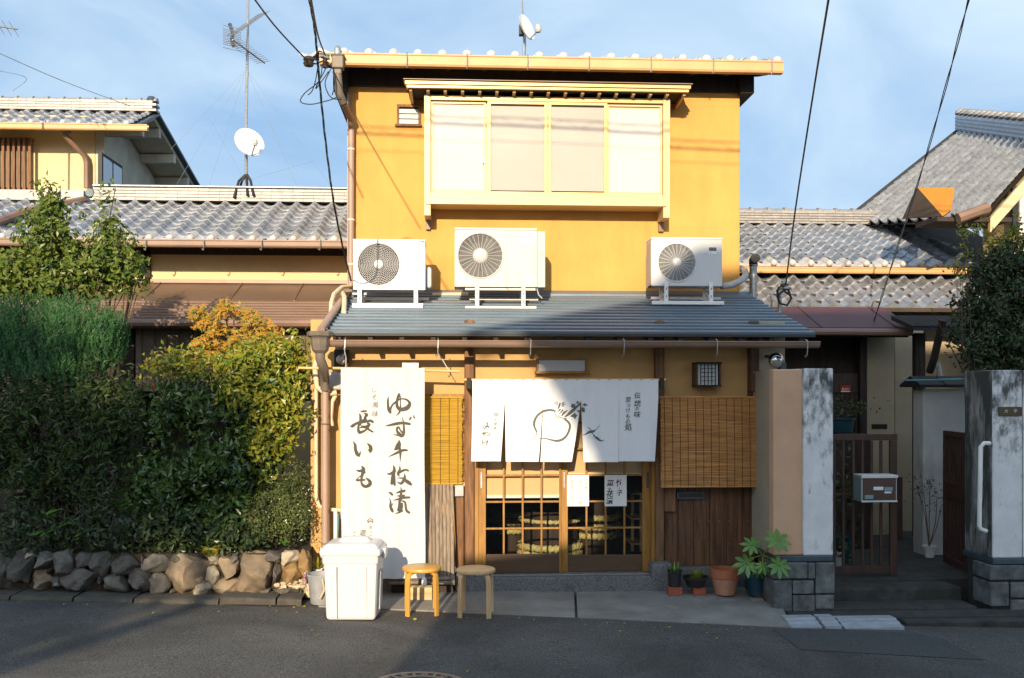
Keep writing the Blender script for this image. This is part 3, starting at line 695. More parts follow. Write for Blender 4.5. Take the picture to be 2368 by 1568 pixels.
# stone sill
xs0, xs1 = at(1060, 1340, 9.6).x, at(1542, 1340, 9.6).x
zs = at(1300, 1333, 9.6).z
MB().box(xs0, xs1, 9.58, 9.95, -.15, zs).build('stone_sill', m_['granite'], shop, bevel=.02)
MB().box(at(1507, 1320, 9.56).x, at(1556, 1320, 9.56).x, 9.56, 9.75, -.1, at(1530, 1302, 9.56).z).build('post_footing', m_['granite'], shop, bevel=.03)
MB().box(at(1052, 1320, 9.56).x, at(1098, 1320, 9.56).x, 9.57, 9.75, -.1, zs + .05).build('post_footing', m_['granite'], shop, bevel=.03)
MB().box(at(1100, 1330, 9.7).x, at(1512, 1330, 9.7).x, 9.66, 9.84, zs, zs + .012).build('door_track', m_['galv'], shop)
# board panel right of the door
zlo, zhi = at(1640, 1308, Y0).z, at(1640, 990, Y0).z
xs = [1537, 1559, 1587, 1624, 1655, 1690, 1720]
pan = MB().box(at(1535, 1000, Y0).x, at(1745, 1000, Y0).x, Y0 + .03, Y0 + .12, zlo - .06, zhi).build('board_panel', m_['dark_wood'], shop)
xs = [1538, 1584, 1622, 1655, 1690, 1722, 1746]
xs = [1538, 1602, 1655, 1690, 1733, 1746]
xs = [1537, 1568, 1604, 1640, 1680, 1716, 1746]
for a, b in zip(xs[:-1], xs[1:]):
    yo = Y0 + random.uniform(-.004, .004) - .006
    MB().box(at(a, 1200, Y0).x + .002, at(b, 1200, Y0).x - .002, yo, Y0 + .05, zlo, zhi).build('board', m_['board_wood'], pan, bevel=.003)
for py in (1205, 1258):
    for k in range(9):
        x = at(1548 + k * 23, py, 9.73).x; MB().lathe([(.0035, -.012), (.0035, 0)], (x, 9.738, at(1548 + k * 23, py, 9.73).z), 6, axis='Y').build('nail_head', m_['galv'], pan)
MB().box(at(1535, 1300, 9.7).x, at(1752, 1300, 9.7).x, 9.69, Y0 + .1, -.1, zlo - .002).build('footing', m_['granite'], shop, bevel=.012)
# letter slot and wooden plate
xa, xb, za, zz = rect(1566, 1138, 1630, 1155, 9.70)
sl2 = MB().box(xa, xb, 9.708, 9.745, za, zz).build('letter_slot', m_['iron_blue'], shop, bevel=.004)
MB().box(xa + .02, xb - .02, 9.704, 9.709, za + .02, zz - .015).build('slot_flap', m_['ac_dark'], sl2)
wp = MB().pbox(1536, 1126, 1563, 1183, 9.695, .03).build('wooden_nameplate', m_['post_wood'], shop, bevel=.004)
# sliding doors: (stiles, rails, glazing bars, panes as sub-parts)
zx = lambda q: 1040.6 + q * .22122
def door(name, xa, xb, sl_l, sl_r, bars, Yd, top_rail):
    x0, x1 = at(zx(xa), 1200, Yd).x, at(zx(xb), 1200, Yd).x
    zb, zt = zs + .014, zh - .005
    la, rb = at(zx(sl_l), 1200, Yd).x, at(zx(sl_r), 1200, Yd).x
    zr = at(1300, zx(top_rail), Yd).z
    d = MB().box(x0, la, Yd, Yd + .035, zb, zt).build(name, m_['door_wood'], shop, bevel=.004)
    MB().box(rb, x1, Yd, Yd + .035, zb, zt).build('stile', m_['door_wood'], d, bevel=.004)
    MB().box(la + .001, rb - .001, Yd + .003, Yd + .032, zb, zr).build('kick_panel', m_['kick_wood'], d, bevel=.006)
    MB().box(la, rb, Yd + .002, Yd + .033, zt - .06, zt).build('top_rail', m_['door_wood'], d, bevel=.004)
    xsb = [la] + [at(zx(q), 1200, Yd).x for q in bars] + [rb]
    zrow = [zr] + [at(1300, zx(q), Yd).z for q in (818, 540, 265, -10, -285)] + [zt - .06]
    for xq in xsb[1:-1]: MB().box(xq - .009, xq + .009, Yd + .004, Yd + .030, zr, zt - .06).build('glazing_bar', m_['door_wood'], d, bevel=.002)
    for zq in zrow[1:-1]: MB().box(la, rb, Yd + .006, Yd + .028, zq - .009, zq + .009).build('glazing_bar', m_['door_wood'], d, bevel=.002)
    for i in range(len(xsb) - 1):
        for j in range(len(zrow) - 1):
            MB().box(xsb[i] + .008, xsb[i + 1] - .008, Yd + .016, Yd + .019, zrow[j] + .008, zrow[j + 1] - .008).build('glass_pane', m_['door_glass'], d)
    return d, la, rb, zr
d1, la, rb, zr = door('sliding_door', 300, 1160, 375, 1142, (562, 760, 957), 9.715, 1085)
xh = at(zx(328), 1100, 9.71).x; MB().box(xh - .011, xh + .011, 9.709, 9.716, at(0, zx(430), 9.71).z, at(0, zx(255), 9.71).z).build('pull_plate', m_['galv'], d1, bevel=.004)
d2, la2, rb2, zr2 = door('sliding_door', 1155, 2100, 1232, 2012, (1428, 1628, 1825), 9.765, 1100)
xh = at(zx(1194), 1100, 9.76).x; MB().box(xh - .011, xh + .011, 9.758, 9.766, at(0, zx(436), 9.71).z, at(0, zx(262), 9.71).z).build('pull_plate', m_['galv'], d2, bevel=.004)
xh = at(zx(2066), 1100, 9.76).x; MB().box(xh - .011, xh + .011, 9.758, 9.766, at(0, zx(440), 9.71).z, at(0, zx(265), 9.71).z).build('pull_plate', m_['iron_blue'], d2, bevel=.004)
# jambs
MB().box(at(1097, 1200, 9.70).x, at(zx(300), 1200, 9.7).x, 9.70, 9.85, zs, zh).box(at(zx(2098), 1200, 9.75).x, at(1518, 1200, 9.75).x, 9.70, 9.85, zs, zh).build('door_jamb', m_['door_wood'], shop, bevel=.004)
# inside: dark room, rolled blinds behind the glass
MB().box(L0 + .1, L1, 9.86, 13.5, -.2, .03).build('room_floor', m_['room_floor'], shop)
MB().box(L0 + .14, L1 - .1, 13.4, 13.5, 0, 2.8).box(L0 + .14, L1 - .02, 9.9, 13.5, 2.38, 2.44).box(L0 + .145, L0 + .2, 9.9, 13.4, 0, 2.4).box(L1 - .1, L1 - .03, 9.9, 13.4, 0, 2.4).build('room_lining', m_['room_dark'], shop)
for (xa, xb, yb, zy) in ((376, 1145, 472, 9.80), (1234, 2010, 246, 9.84)):
    x0, x1 = at(zx(xa), 1100, zy).x, at(zx(xb), 1100, zy).x; zq = at(1200, zx(yb), zy).z
    bl = MB().box(x0 - .03, x1 + .03, zy, zy + .002, zq, zh + .02).build('inner_blind', m_['shade_cream'], shop)
    MB().box(x0 - .03, x1 + .03, zy - .005, zy + .007, zq - .028, zq + .002).build('blind_bar', m_['paper'], bl)
# ------------------------------------------------------------------ air conditioners on the canopy roof
q5 = lambda x, y: (693.75 + x * .26856, 491.4 + y * .26856)
q6 = lambda x, y: (1271.9 + x * .26856, 491.4 + y * .26856)
def roofz(Y): return rz0 + (rz1 - rz0) * (Y - RY0) / (RY1 - RY0) + .02
def air_con(label, qf, body, fan, fr, hub, Yf, dep, mat, legs, rail, rings, spokes, toprail=False, side=None, brick=False):
    X0, X1, Z0, Z1 = rect(*qf(body[0], body[1]), *qf(body[2], body[3]), Yf)
    t = thing('air_conditioner', ((X0 + X1) / 2, Yf + dep / 2, roofz(Yf)), label, 'air conditioner', 'air conditioner units on the canopy roof')
    f = at(*qf(*fan), Yf); rr = fr * .26856 / FPX * Yf * 1.01; hb = hub * .26856 / FPX * Yf
    mb = MB(); mb.box(X0, X1, Yf + .2, Yf + dep, Z0, Z1)
    for bx in ((X0, X0 + .012, Z0, Z1), (X1 - .012, X1, Z0, Z1), (X0, X1, Z1 - .012, Z1), (X0, X1, Z0, Z0 + .012)):
        mb.box(bx[0], bx[1], Yf + .004, Yf + .21, bx[2], bx[3])
    plate_hole(mb, X0, X1, Z0, Z1, f.x, f.z, rr, Yf, .19)
    body_ = mb.build('casing', m_[mat], t)
    MB().box(X0 - .004, X1 + .004, Yf - .008, Yf + dep + .004, Z1 - .018, Z1 + .006).build('top_cover', m_[mat], t, bevel=.006)
    MB().lathe([(rr - .002, .185), (.001, .185)], (f.x, Yf, f.z), 40, axis='Y', cap=False).build('fan_recess', m_['ac_dark'], t)
    mb = MB()
    for k in range(3):
        a0 = k * 2.094 + random.uniform(0, 2)
        mb.grid(lambda u, w: (f.x + (hb + (rr * .92 - hb) * u) * math.cos(a0 + w * .62 + u * .3), Yf + .06 + .04 * w, f.z + (hb + (rr * .92 - hb) * u) * math.sin(a0 + w * .62 + u * .3)), 5, 4)
    mb.build('fan', m_['ac_fan'], t, smooth=True)
    mb = MB()
    n = rings
    for k in range(n):
        r_ = hb + (rr - hb) * (k + .6) / n
        pts = [(f.x + r_ * math.cos(a), Yf + .002 - .012 * (1 - (r_ / rr) ** 2), f.z + r_ * math.sin(a)) for a in np.linspace(0, 2 * math.pi, 41)]
        mb.tube(pts, .0019 if not brick else .0024, 4, cap=False)
    for k in range(spokes):
        a = 2 * math.pi * k / spokes
        if brick:
            for j in range(n):
                r_a = hb + (rr - hb) * (j + .6) / n; r_b = hb + (rr - hb) * (j + 1.6) / n
                a2 = a + (math.pi / spokes if j % 2 else 0)
                if r_b > rr: continue
                mb.tube([(f.x + q * math.cos(a2), Yf - .002, f.z + q * math.sin(a2)) for q in (r_a, r_b)], .0018, 4, cap=False)
        else:
            mb.tube([(f.x + q * math.cos(a), Yf + .002 - .012 * (1 - (q / rr) ** 2), f.z + q * math.sin(a)) for q in (hb * .9, (hb + rr) / 2, rr)], .0026, 4, cap=False)
    mb.build('fan_grille', m_[mat], t)
    MB().lathe([(rr + .012, .002), (rr + .010, -.006), (rr - .002, -.008), (rr - .004, .004)], (f.x, Yf - .001, f.z), 48, axis='Y', cap=False).build('fan_ring', m_[mat], t, smooth=True)
    MB().lathe([(hb, 0), (hb * .9, -.012), (hb * .5, -.018), (.001, -.02)], (f.x, Yf - .006, f.z), 24, axis='Y', cap=False).build('hub_cap', m_[mat], t, smooth=True)
    # feet: uprights, front and back rails
    ya, yb = qf(0, rail[1])[1], qf(0, rail[3])[1]
    zr1, zr0 = at(qf(rail[0], 0)[0], ya, Yf - .02).z, at(qf(rail[0], 0)[0], yb, Yf - .02).z
    xr0, xr1 = at(qf(rail[0], 0)[0], ya, Yf - .02).x, at(qf(rail[2], 0)[0], ya, Yf - .02).x
    lm = m_['rusty_white'] if toprail else m_['bracket_white']
    MB().box(xr0, xr1, Yf - .03, Yf + .012, zr0, zr1).build('foot_rail', lm, t, bevel=.003)
    bz = roofz(Yf + dep + .05)
    MB().box(xr0 + .05, xr1 + .05, Yf + dep + .0, Yf + dep + .03, bz, bz + .03).build('foot_rail', lm, t, bevel=.003)
    for lx in legs:
        c = at(qf(lx, 0)[0], ya, Yf).x
        zt_ = at(qf(lx, 0)[0], qf(0, legs_top[0])[1], Yf).z if not toprail else Z0 - .005
        lf = MB().box(c - .021, c + .021, Yf - .026, Yf - .010, zr1 - .005, zt_).build('upright', lm, t, bevel=.002)
        for zz in ((zr1 + zt_) / 2 + .03, zr1 + .05): MB().box(c - .004, c + .004, Yf - .0275, Yf - .020, zz - .012, zz + .012).build('bolt_slot', m_['ac_dark'], lf)
        MB().box(c - .02, c + .02, Yf - .02, Yf + dep + .02, zr1 + .012, zr1 + .03).build('cross_rail', lm, t)
        MB().tube([(c, Yf - .0, zr1 + .02), (c, Yf + dep * .8, Z0 - .03)], .009, 5).build('brace', lm, t)
        MB().box(c - .018, c + .018, Yf + dep - .03, Yf + dep - .015, bz + .02, Z0).build('upright', lm, t)
    if toprail:
        MB().box(at(qf(toprail[0], 0)[0], 0, Yf - .02).x, at(qf(toprail[1], 0)[0], 0, Yf - .02).x, Yf - .035, Yf + .0, Z0 - .04, Z0 - .018).build('top_rail', lm, t, bevel=.003)
    return t, (X0, X1, Z0, Z1)
legs_top = (628,)
t, (a, b, c, d) = air_con('white air conditioner with brick-pattern round grille on the left of the canopy', q5, (458, 235, 1078, 665), (677, 447), 180, 42, 10.48, .29, 'ac_white', (515, 998), (450, 780, 1060, 820), 10, 30, brick=True)
mb = MB(); mb.box(b, b + .065, 10.60, 10.76, c + .03, c + .26); mb.build('valve_cover', m_['ac_white'], t, bevel=.03)
legs_top = (628,)
t, (a, b, c, d) = air_con('large cream air conditioner with radial fan grille in the middle of the canopy', q5, (1332, 137, 2040, 640), (1553, 372), 190, 66, 10.46, .33, 'ac_cream', (1525, 1923), (1422, 805, 2035, 825), 14, 26, toprail=(1422, 2027))
MB().pbox(*q5(2040, 162), *q5(2112, 645), 10.50, .26).build('side_panel', m_['ac_cream'], t, bevel=.006)
x = at(q5(1775, 0)[0], 600, 10.46).x; MB().box(x - .0015, x + .0015, 10.4585, 10.47, c, d - .02).build('panel_seam', m_['ac_dark'], t)
for s in ((1352, 552, 1415, 618), (1943, 555, 2003, 612), (1905, 178, 2028, 270)):
    MB().pbox(*q5(s[0], s[1]), *q5(s[2], s[3]), 10.457, .002).build('sticker', m_['paper'], t)
MB().pbox(*q5(2055, 322), *q5(2098, 378), 10.497, .003).build('sticker', m_['hose_grey'], t)
MB().tube([at(*q5(2040, 655), 10.5), at(*q5(2055, 710), 10.5), at(*q5(2085, 740), 10.5)], .007, 6).build('cable', m_['hose_grey'], t)
legs_top = (603,)
t, (a, b, c, d) = air_con('white air conditioner with blue-grey label near the right end of the canopy', q6, (873, 220, 1482, 632), (1092, 430), 163, 40, 10.60, .29, 'ac_white', (998, 1383), (880, 760, 1498, 792), 14, 24)
lb = MB().pbox(*q6(1366, 298), *q6(1436, 360), 10.5975, .002).build('label', m_['paper'], t)
MB().pbox(*q6(1368, 300), *q6(1434, 332), 10.596, .002).build('label_band', m_['iron_blue'], lb)
mb = MB()
for dx, dz in ((0, .004), (-.0045, -.004), (.0045, -.004)):
    p = at(*q6(1382, 345), 10.595); mb.add([(p.x + dx, 10.595, p.z + dz + .005), (p.x + dx + .003, 10.595, p.z + dz), (p.x + dx, 10.595, p.z + dz - .005), (p.x + dx - .003, 10.595, p.z + dz)], [(0, 3, 2, 1)])
mb.build('logo', m_['red_sign'], lb)
for k in range(16):
    z = c + .03 + k * (d - c - .06) / 16; MB().box(a - .004, a + .002, 10.62, 10.86, z, z + .012).build('side_louvre', m_['ac_cream'], t)
p = [at(*q6(1478, 635), 10.75), at(*q6(1560, 625), 10.85), at(*q6(1640, 590), 10.95), at(*q6(1685, 545), 11.1), at(*q6(1680, 505), 11.25), at(*q6(1640, 480), 11.4)]
MB().tube(p, [.035, .037, .036, .037, .036, .036], 10).build('drain_hose', m_['hose_grey'], t, smooth=True)
# wall sleeve pipe along the foot of the upper wall and vent mast at the right
MB().tube([at(1000, 683, 11.2), at(1083, 682, 11.2)], .03, 10).build('wall_conduit', m_['hose_cream'], shop, smooth='auto')
vp = thing('vent_pipe', tuple(at(1741, 690, 11.4)), 'galvanised vent pipe with black elbow beside the canopy roof end', 'pipe')
MB().tube([at(1742, 700, 11.4), at(1742, 612, 11.4)], .045, 12).build('pipe', m_['galv'], vp, smooth='auto')
MB().tube([at(1742, 616, 11.4), at(1742, 602, 11.4), at(1746, 597, 11.2), at(1748, 597, 11.05)], .05, 12).build('elbow', m_['iron_dark'], vp, smooth='auto')

# ------------------------------------------------------------------ brush lettering
def catmull(P, n=6):
    P = [np.array(p, float) for p in P]
    if len(P) < 3: 
        return [P[0] + (P[1] - P[0]) * t for t in np.linspace(0, 1, n)]
    Q = [2 * P[0] - P[1]] + P + [2 * P[-1] - P[-2]]; out = []
    for i in range(1, len(Q) - 2):
        for t in np.linspace(0, 1, n, endpoint=False):
            a, b, c, d = Q[i - 1], Q[i], Q[i + 1], Q[i + 2]
            out.append(.5 * (2 * b + (c - a) * t + (2 * a - 5 * b + 4 * c - d) * t * t + (3 * b - a - 3 * c + d) * t ** 3))
    return out + [P[-1]]
LAY = [0]
def brush(mb, strokes, tf, lift, scale=1.0):
    """strokes in survey coords (x, y, width) -> flat ribbons in the cloth surface"""
    for st in strokes:
        pts = catmull(st); LAY[0] = (LAY[0] + 1) % 9; e = lift + LAY[0] * .00025
        L, Rr = [], []
        for i, p in enumerate(pts):
            d = pts[min(i + 1, len(pts) - 1)][:2] - pts[max(i - 1, 0)][:2]; d = d / (np.linalg.norm(d) + 1e-9); nrm = np.array([-d[1], d[0]]); hw = max(p[2], 3) * .56 * scale + 1.2
            L.append(p[:2] + nrm * hw); Rr.append(p[:2] - nrm * hw)
        def cap(p, d, hw, sgn):
            a0 = math.atan2(d[1], d[0]); return [p[:2] + hw * np.array([math.cos(a0 + s), math.sin(a0 + s)]) for s in np.linspace(math.pi / 2 * sgn, -math.pi / 2 * sgn, 5)[1:-1]]
        v = [tf(*q, e) for q in L] + [tf(*q, e) for q in Rr]; n = len(pts)
        mb.add(v, [(i, i + 1, n + i + 1, n + i) for i in range(n - 1)])
        for (p, dd, s0) in ((pts[-1], pts[-1][:2] - pts[-2][:2], 1), (pts[0], pts[0][:2] - pts[1][:2], 1)):
            hw = max(p[2], 3) * .56 * scale + 1.2; dd = dd / (np.linalg.norm(dd) + 1e-9)
            if hw < 4: continue
            a0 = math.atan2(dd[1], dd[0]); ring = [p[:2] + hw * np.array([math.cos(a0 + s), math.sin(a0 + s)]) for s in np.linspace(math.pi / 2, -math.pi / 2, 7)]
            mb.add([tf(*q, e) for q in ring], [tuple(range(7))])
GL = {}
def glyph(ch, bold):
    if (ch, bold) in GL: return GL[(ch, bold)]
    c = bpy.data.curves.new('g', 'FONT'); c.body = ch; c.size = 1; c.offset = bold; c.resolution_u = 3; c.shear = .12
    o = bpy.data.objects.new('g', c); COL.objects.link(o); bpy.context.view_layer.update()
    me = o.evaluated_get(bpy.context.evaluated_depsgraph_get()).to_mesh()
    v = np.array([p.co[:2] for p in me.vertices]); f = [tuple(p.vertices) for p in me.polygons]
    if len(v): v = v - (v.min(0) + v.max(0)) / 2; v = v / max(1e-6, (v.max(0) - v.min(0)).max())
    bpy.data.objects.remove(o); bpy.data.curves.remove(c)
    GL[(ch, bold)] = (v, f); return GL[(ch, bold)]
def type_(mb, chars, tf, lift, bold=.012):
    for ch, x, y, s in chars:
        v, f = glyph(ch, bold)
        if len(v): mb.add([tf(x + p[0] * s, y - p[1] * s, lift) for p in v], f)

# ------------------------------------------------------------------ tall banner
YBn = 9.33
bx0, bx1 = at(788, 1000, YBn).x, at(982, 1000, YBn).x; bz0, bz1 = at(885, 1339, YBn).z, at(885, 851, YBn).z
def ban_y(x, z):
    k = (bz1 - z) / (bz1 - bz0); return YBn + .010 * math.sin((x - bx0) * 21 + .6) * (1 - .55 * k) + .006 * math.sin((x - bx0) * 47 + z) + .012 * k * math.sin(z * 2.3 + 1)
ban = thing('hanging_banner', ((bx0 + bx1) / 2, YBn, bz0), 'tall white cloth banner with large black brush lettering on the left of the shop', 'banner')
MB().grid(lambda u, t: ((lambda x, z: (x + .008 * (1 - t) * math.sin(z * 3), ban_y(x, z), z))(bx0 + (bx1 - bx0) * u, bz0 + (bz1 - bz0) * t)), 48, 40).build('cloth', m_['banner_cloth'], ban, smooth=True)
def tfz(ox, oy, sc, Y, yfun):
    def tf(x, y, lift):
        p = at((ox + x * sc) * .578125, (oy + y * sc) * .578125, Y); return (p.x, yfun(p.x, p.z) - .002 - lift, p.z)
    return tf
t1 = tfz(1360, 1470, 350 / 1829, YBn, ban_y); t2 = tfz(1360, 1760, 350 / 1829, YBn, ban_y); t3 = tfz(1360, 1960, 350 / 2368, YBn, ban_y)
mb = MB()
brush(mb, [
 [(1016, 605, 6), (1002, 680, 34), (1005, 780, 42), (1020, 880, 56), (1052, 935, 50)], [(1052, 935, 40), (1062, 850, 34), (1105, 775, 30), (1170, 720, 36), (1230, 670, 30), (1290, 655, 22), (1380, 668, 30), (1440, 715, 44), (1455, 770, 60), (1400, 845, 80), (1300, 880, 70)],
 [(1235, 565, 50), (1202, 650, 42), (1190, 740, 44), (1200, 820, 56), (1250, 880, 60)], [(1240, 570, 40), (1262, 650, 22), (1265, 780, 20), (1262, 880, 40), (1225, 960, 24), (1172, 1008, 5)],
 [(945, 1222, 10), (1060, 1200, 40), (1200, 1170, 52), (1330, 1160, 50), (1455, 1180, 42)],
 [(1303, 1032, 6), (1325, 1140, 26), (1335, 1240, 36), (1335, 1370, 46), (1290, 1425, 66), (1235, 1385, 64), (1192, 1320, 36), (1198, 1262, 40), (1230, 1252, 34), (1262, 1310, 26), (1300, 1350, 40)], [(1122, 1400, 6), (1190, 1410, 24), (1260, 1410, 60)],
 [(1455, 1090, 24), (1480, 1045, 32)], [(1540, 1010, 22), (1552, 1055, 28)],
 [(428, 922, 8), (480, 915, 34), (545, 912, 30)], [(403, 960, 10), (430, 1020, 44), (430, 1120, 48), (420, 1190, 50)], [(505, 960, 10), (560, 985, 50), (520, 1050, 34), (535, 1080, 46), (455, 1105, 20)],
 [(230, 1232, 30), (262, 1222, 58), (340, 1170, 46), (450, 1140, 56), (580, 1120, 40), (640, 1112, 46), (685, 1138, 44)], [(400, 1180, 40), (382, 1260, 40), (400, 1345, 60), (445, 1350, 50), (530, 1310, 30), (570, 1270, 24)],
 [(590, 1170, 46), (612, 1200, 44), (540, 1235, 40), (460, 1222, 24)], [(410, 1262, 14), (480, 1238, 36)], [(480, 1238, 36), (560, 1258, 40), (610, 1300, 36), (685, 1345, 30)], [(608, 1215, 36), (570, 1270, 30)]], t1, .001)
brush(mb, [[(272, 25, 6), (315, 100, 50), (325, 200, 58), (360, 290, 70), (396, 325, 50)], [(396, 325, 40), (420, 280, 30), (441, 230, 6)], [(568, 62, 6), (630, 130, 60), (645, 200, 66), (632, 245, 44)], [(590, 205, 20), (630, 225, 40)],
 [(450, 532, 6), (490, 600, 66), (480, 680, 56), (455, 780, 44), (450, 880, 36), (480, 940, 56), (540, 970, 52), (615, 935, 66), (630, 880, 60), (592, 830, 44), (532, 782, 6)], [(348, 628, 16), (400, 645, 44), (500, 630, 50)], [(520, 670, 36), (430, 750, 16), (362, 810, 18), (352, 840, 38), (430, 835, 38), (515, 830, 32)],
 [(1240, 20, 30), (1228, 100, 90), (1190, 165, 80), (1140, 200, 18)], [(1012, 352, 8), (1120, 300, 30), (1250, 240, 50), (1340, 210, 44), (1400, 215, 34)], [(1240, 150, 46), (1262, 230, 48), (1262, 330, 34), (1258, 457, 6)],
 [(1108, 520, 6), (1135, 590, 44), (1125, 680, 60), (1100, 800, 62), (1085, 905, 56)], [(985, 700, 16), (1040, 710, 38), (1110, 670, 46), (1165, 648, 20)], [(1130, 740, 46), (1130, 840, 56), (1145, 935, 38)],
 [(1250, 530, 6), (1250, 620, 40), (1215, 700, 46), (1240, 755, 16)], [(1225, 690, 40), (1290, 650, 46), (1370, 620, 34), (1425, 640, 32)], [(1343, 695, 6), (1355, 770, 42), (1320, 860, 54), (1270, 910, 44), (1198, 870, 8)], [(1205, 792, 8), (1310, 800, 34), (1380, 850, 62), (1450, 900, 66), (1485, 932, 40)],
 [(1015, 1090, 10), (1060, 1110, 46), (1092, 1140, 40)], [(1035, 1200, 6), (1058, 1290, 30), (1055, 1380, 48), (1085, 1460, 58), (1105, 1495, 36)], [(1085, 1365, 20), (1115, 1310, 5)], [(1270, 995, 16), (1285, 1060, 30), (1270, 1160, 46), (1260, 1260, 56)],
 [(1182, 1105, 16), (1260, 1080, 46), (1345, 1062, 50)], [(1210, 1170, 20), (1300, 1165, 44), (1345, 1160, 32)], [(1115, 1258, 8), (1220, 1235, 34), (1340, 1205, 44), (1450, 1200, 38)], [(1245, 1260, 40), (1240, 1380, 46), (1225, 1460, 56)], [(1290, 1330, 44), (1285, 1400, 56), (1250, 1460, 80)], [(1310, 1275, 28), (1360, 1305, 36), (1375, 1400, 42), (1395, 1480, 46), (1445, 1518, 44)], [(1150, 1535, 6), (1220, 1520, 30), (1290, 1480, 50)]], t2, .001)
brush(mb, [[(770, 885, 24), (748, 830, 16), (790, 785, 14), (850, 785, 16), (890, 830, 18), (870, 890, 12), (830, 905, 4)], [(755, 850, 14), (810, 850, 14), (890, 860, 16)], [(785, 830, 6), (855, 818, 8)]], t3, .001)
mb.build('lettering', m_['ink'], ban, kind='stuff')
mb = MB()
type_(mb, [('し', 718, 465, 110), ('そ', 718, 620, 110), ('風', 735, 785, 130), ('味', 735, 970, 130)], t1, .001, .004)
type_(mb, [('京', 825, 1015, 90), ('つ', 822, 1135, 80), ('け', 815, 1255, 90), ('大', 380, 1150, 80), ('徳', 378, 1260, 80), ('遊', 620, 1150, 190)], t3, .001, .01)
mb.build('small_lettering', m_['ink_thin'], ban, kind='stuff')
pl = MB().tube([at(690, 851, 9.36), at(820, 852, 9.36), at(1063, 859, 9.36)], .0125, 8).build('bamboo_pole', m_['bamboo_pale'], ban, smooth='auto')
MB().tube([at(1012, 815, 9.2), at(1022, 830, 9.3), at(1040, 860, 9.36)], .004, 5).build('cord', m_['bracket_white'], ban)
MB().tube([at(795, 803, 9.2), at(800, 825, 9.3), at(800, 852, 9.36)], .004, 5).build('cord', m_['bracket_white'], ban)
# cord weight hanging from the banner's lower corner
wt = MB().lathe([(.003, .10), (.02, .085), (.026, .05), (.02, .015), (.006, 0)], tuple(at(981, 1344, 9.32)), 12); wt.v = [(x, y, z - .06) for x, y, z in wt.v]
wt.build('cord_weight', m_['white_cloth'], ban, smooth=True)
MB().tube([at(981, 1358, 9.3), at(987, 1372, 9.25), at(992, 1396, 9.2)], .004, 5).build('cord', m_['hose_grey'], ban)
wb = MB().pbox(949, 1359, 999, 1390, 9.20, .12).build('wood_block', m_['pale_wood'], bevel=.004, label='small pale wooden block on the concrete under the banner', cat='wood block')

# ------------------------------------------------------------------ noren door curtain
YN = 9.42
z2 = lambda x, y: (1040.6 + x * .2197, 780.5 + y * .2197)
nor = thing('door_curtain', tuple(at(1306, 1067, YN)), 'white five-panel door curtain with turnip drawing hung across the entrance', 'door curtain')
edges = [(235, 235, 222), (578, 578, 535), (578, 578, 585), (980, 980, 935), (980, 980, 950), (1380, 1380, 1285), (1380, 1380, 1405), (1780, 1780, 1770), (1780, 1780, 1770), (2192, 2192, 2160)]
ntop, nbot = 440, 1303; slit = 640
def nor_y(x, z):
    return YN + .007 * math.sin(x * 23) * min(1, max(0, (1.93 + .12 - z) * 2.2)) + .004 * math.sin(x * 61 + z * 3)
def edge_x(e, yy):
    if yy < slit: return e[0] + (e[1] - e[0]) * 0
    k = (yy - slit) / (nbot - slit); return e[1] + (e[2] - e[1]) * k ** 1.2
for i in range(5):
    A, B = edges[2 * i], edges[2 * i + 1]; dro = (0, 4, 6, 8, 0)[i]
    def fn(u, t, A=A, B=B, i=i, dro=dro):
        yy = ntop + (nbot + dro - ntop) * (1 - t); x = edge_x(A, yy) * (1 - u) + edge_x(B, yy) * u
        if yy > slit and u in (0, 1): x += (1.5 if u == 0 else -1.5) * min(1, (yy - slit) / 40)
        p = at(*z2(x, yy), YN); bend = .03 * (1 - t) ** 2 * (math.sin(i * 2.1 + 1)) * (.3 + u)
        return (p.x, nor_y(p.x, p.z) - .004 * (i % 2) * max(0, (yy - slit) / 600) + 0 * bend, p.z)
    MB().grid(fn, 16, 30).build('cloth_panel', m_['white_cloth'], nor, smooth=True)
rodz = at(1306, 882, YN).z
MB().tube([at(1073, 878, YN + .012), at(1540, 878, YN + .012)], .011, 8).build('rod', m_['bamboo_pale'], nor, smooth='auto')
for px in (1084, 1530):
    MB().pbox(px - 5, 874, px + 6, 900, YN - .01, .26).build('rod_hook', m_['dark_wood'], nor, bevel=.006)
n6 = tfz(1880, 1620, 200 / 1568, YN, nor_y); n5 = tfz(2460, 1540, 180 / 1411, YN, nor_y); n4 = tfz(2080, 1580, 400 / 2368, YN, nor_y)
mb = MB()
brush(mb, [[(490, 552, 10), (520, 570, 26), (546, 556, 22), (548, 620, 26), (510, 690, 30), (450, 735, 26), (414, 690, 16), (432, 655, 16), (520, 665, 30), (608, 688, 14)], [(600, 640, 10), (585, 690, 20), (555, 728, 6)],
 [(375, 902, 8), (430, 898, 36), (500, 872, 28), (570, 870, 14), (618, 900, 18), (610, 940, 20), (550, 955, 14), (485, 918, 6)], [(400, 885, 18), (428, 848, 14), (470, 880, 16)], [(420, 910, 30), (460, 970, 18), (488, 1008, 5)],
 [(395, 1068, 8), (390, 1140, 20), (400, 1235, 20)], [(400, 1195, 14), (450, 1165, 20), (520, 1155, 24), (568, 1145, 14)], [(535, 1070, 6), (545, 1140, 26), (520, 1230, 24), (465, 1305, 6)],
 [(875, 300, 9), (858, 341, 9), (817, 358, 9), (776, 341, 9), (759, 300, 9), (776, 259, 9), (817, 242, 9), (858, 259, 9), (875, 300, 9)], [(770, 268, 8), (864, 268, 8)], [(764, 299, 10), (870, 299, 10)], [(770, 330, 8), (864, 330, 8)]], n6, .001)
type_(mb, [('大', 795, 470, 100), ('徳', 795, 595, 105), ('寺', 788, 730, 110)], n6, .001, .01)
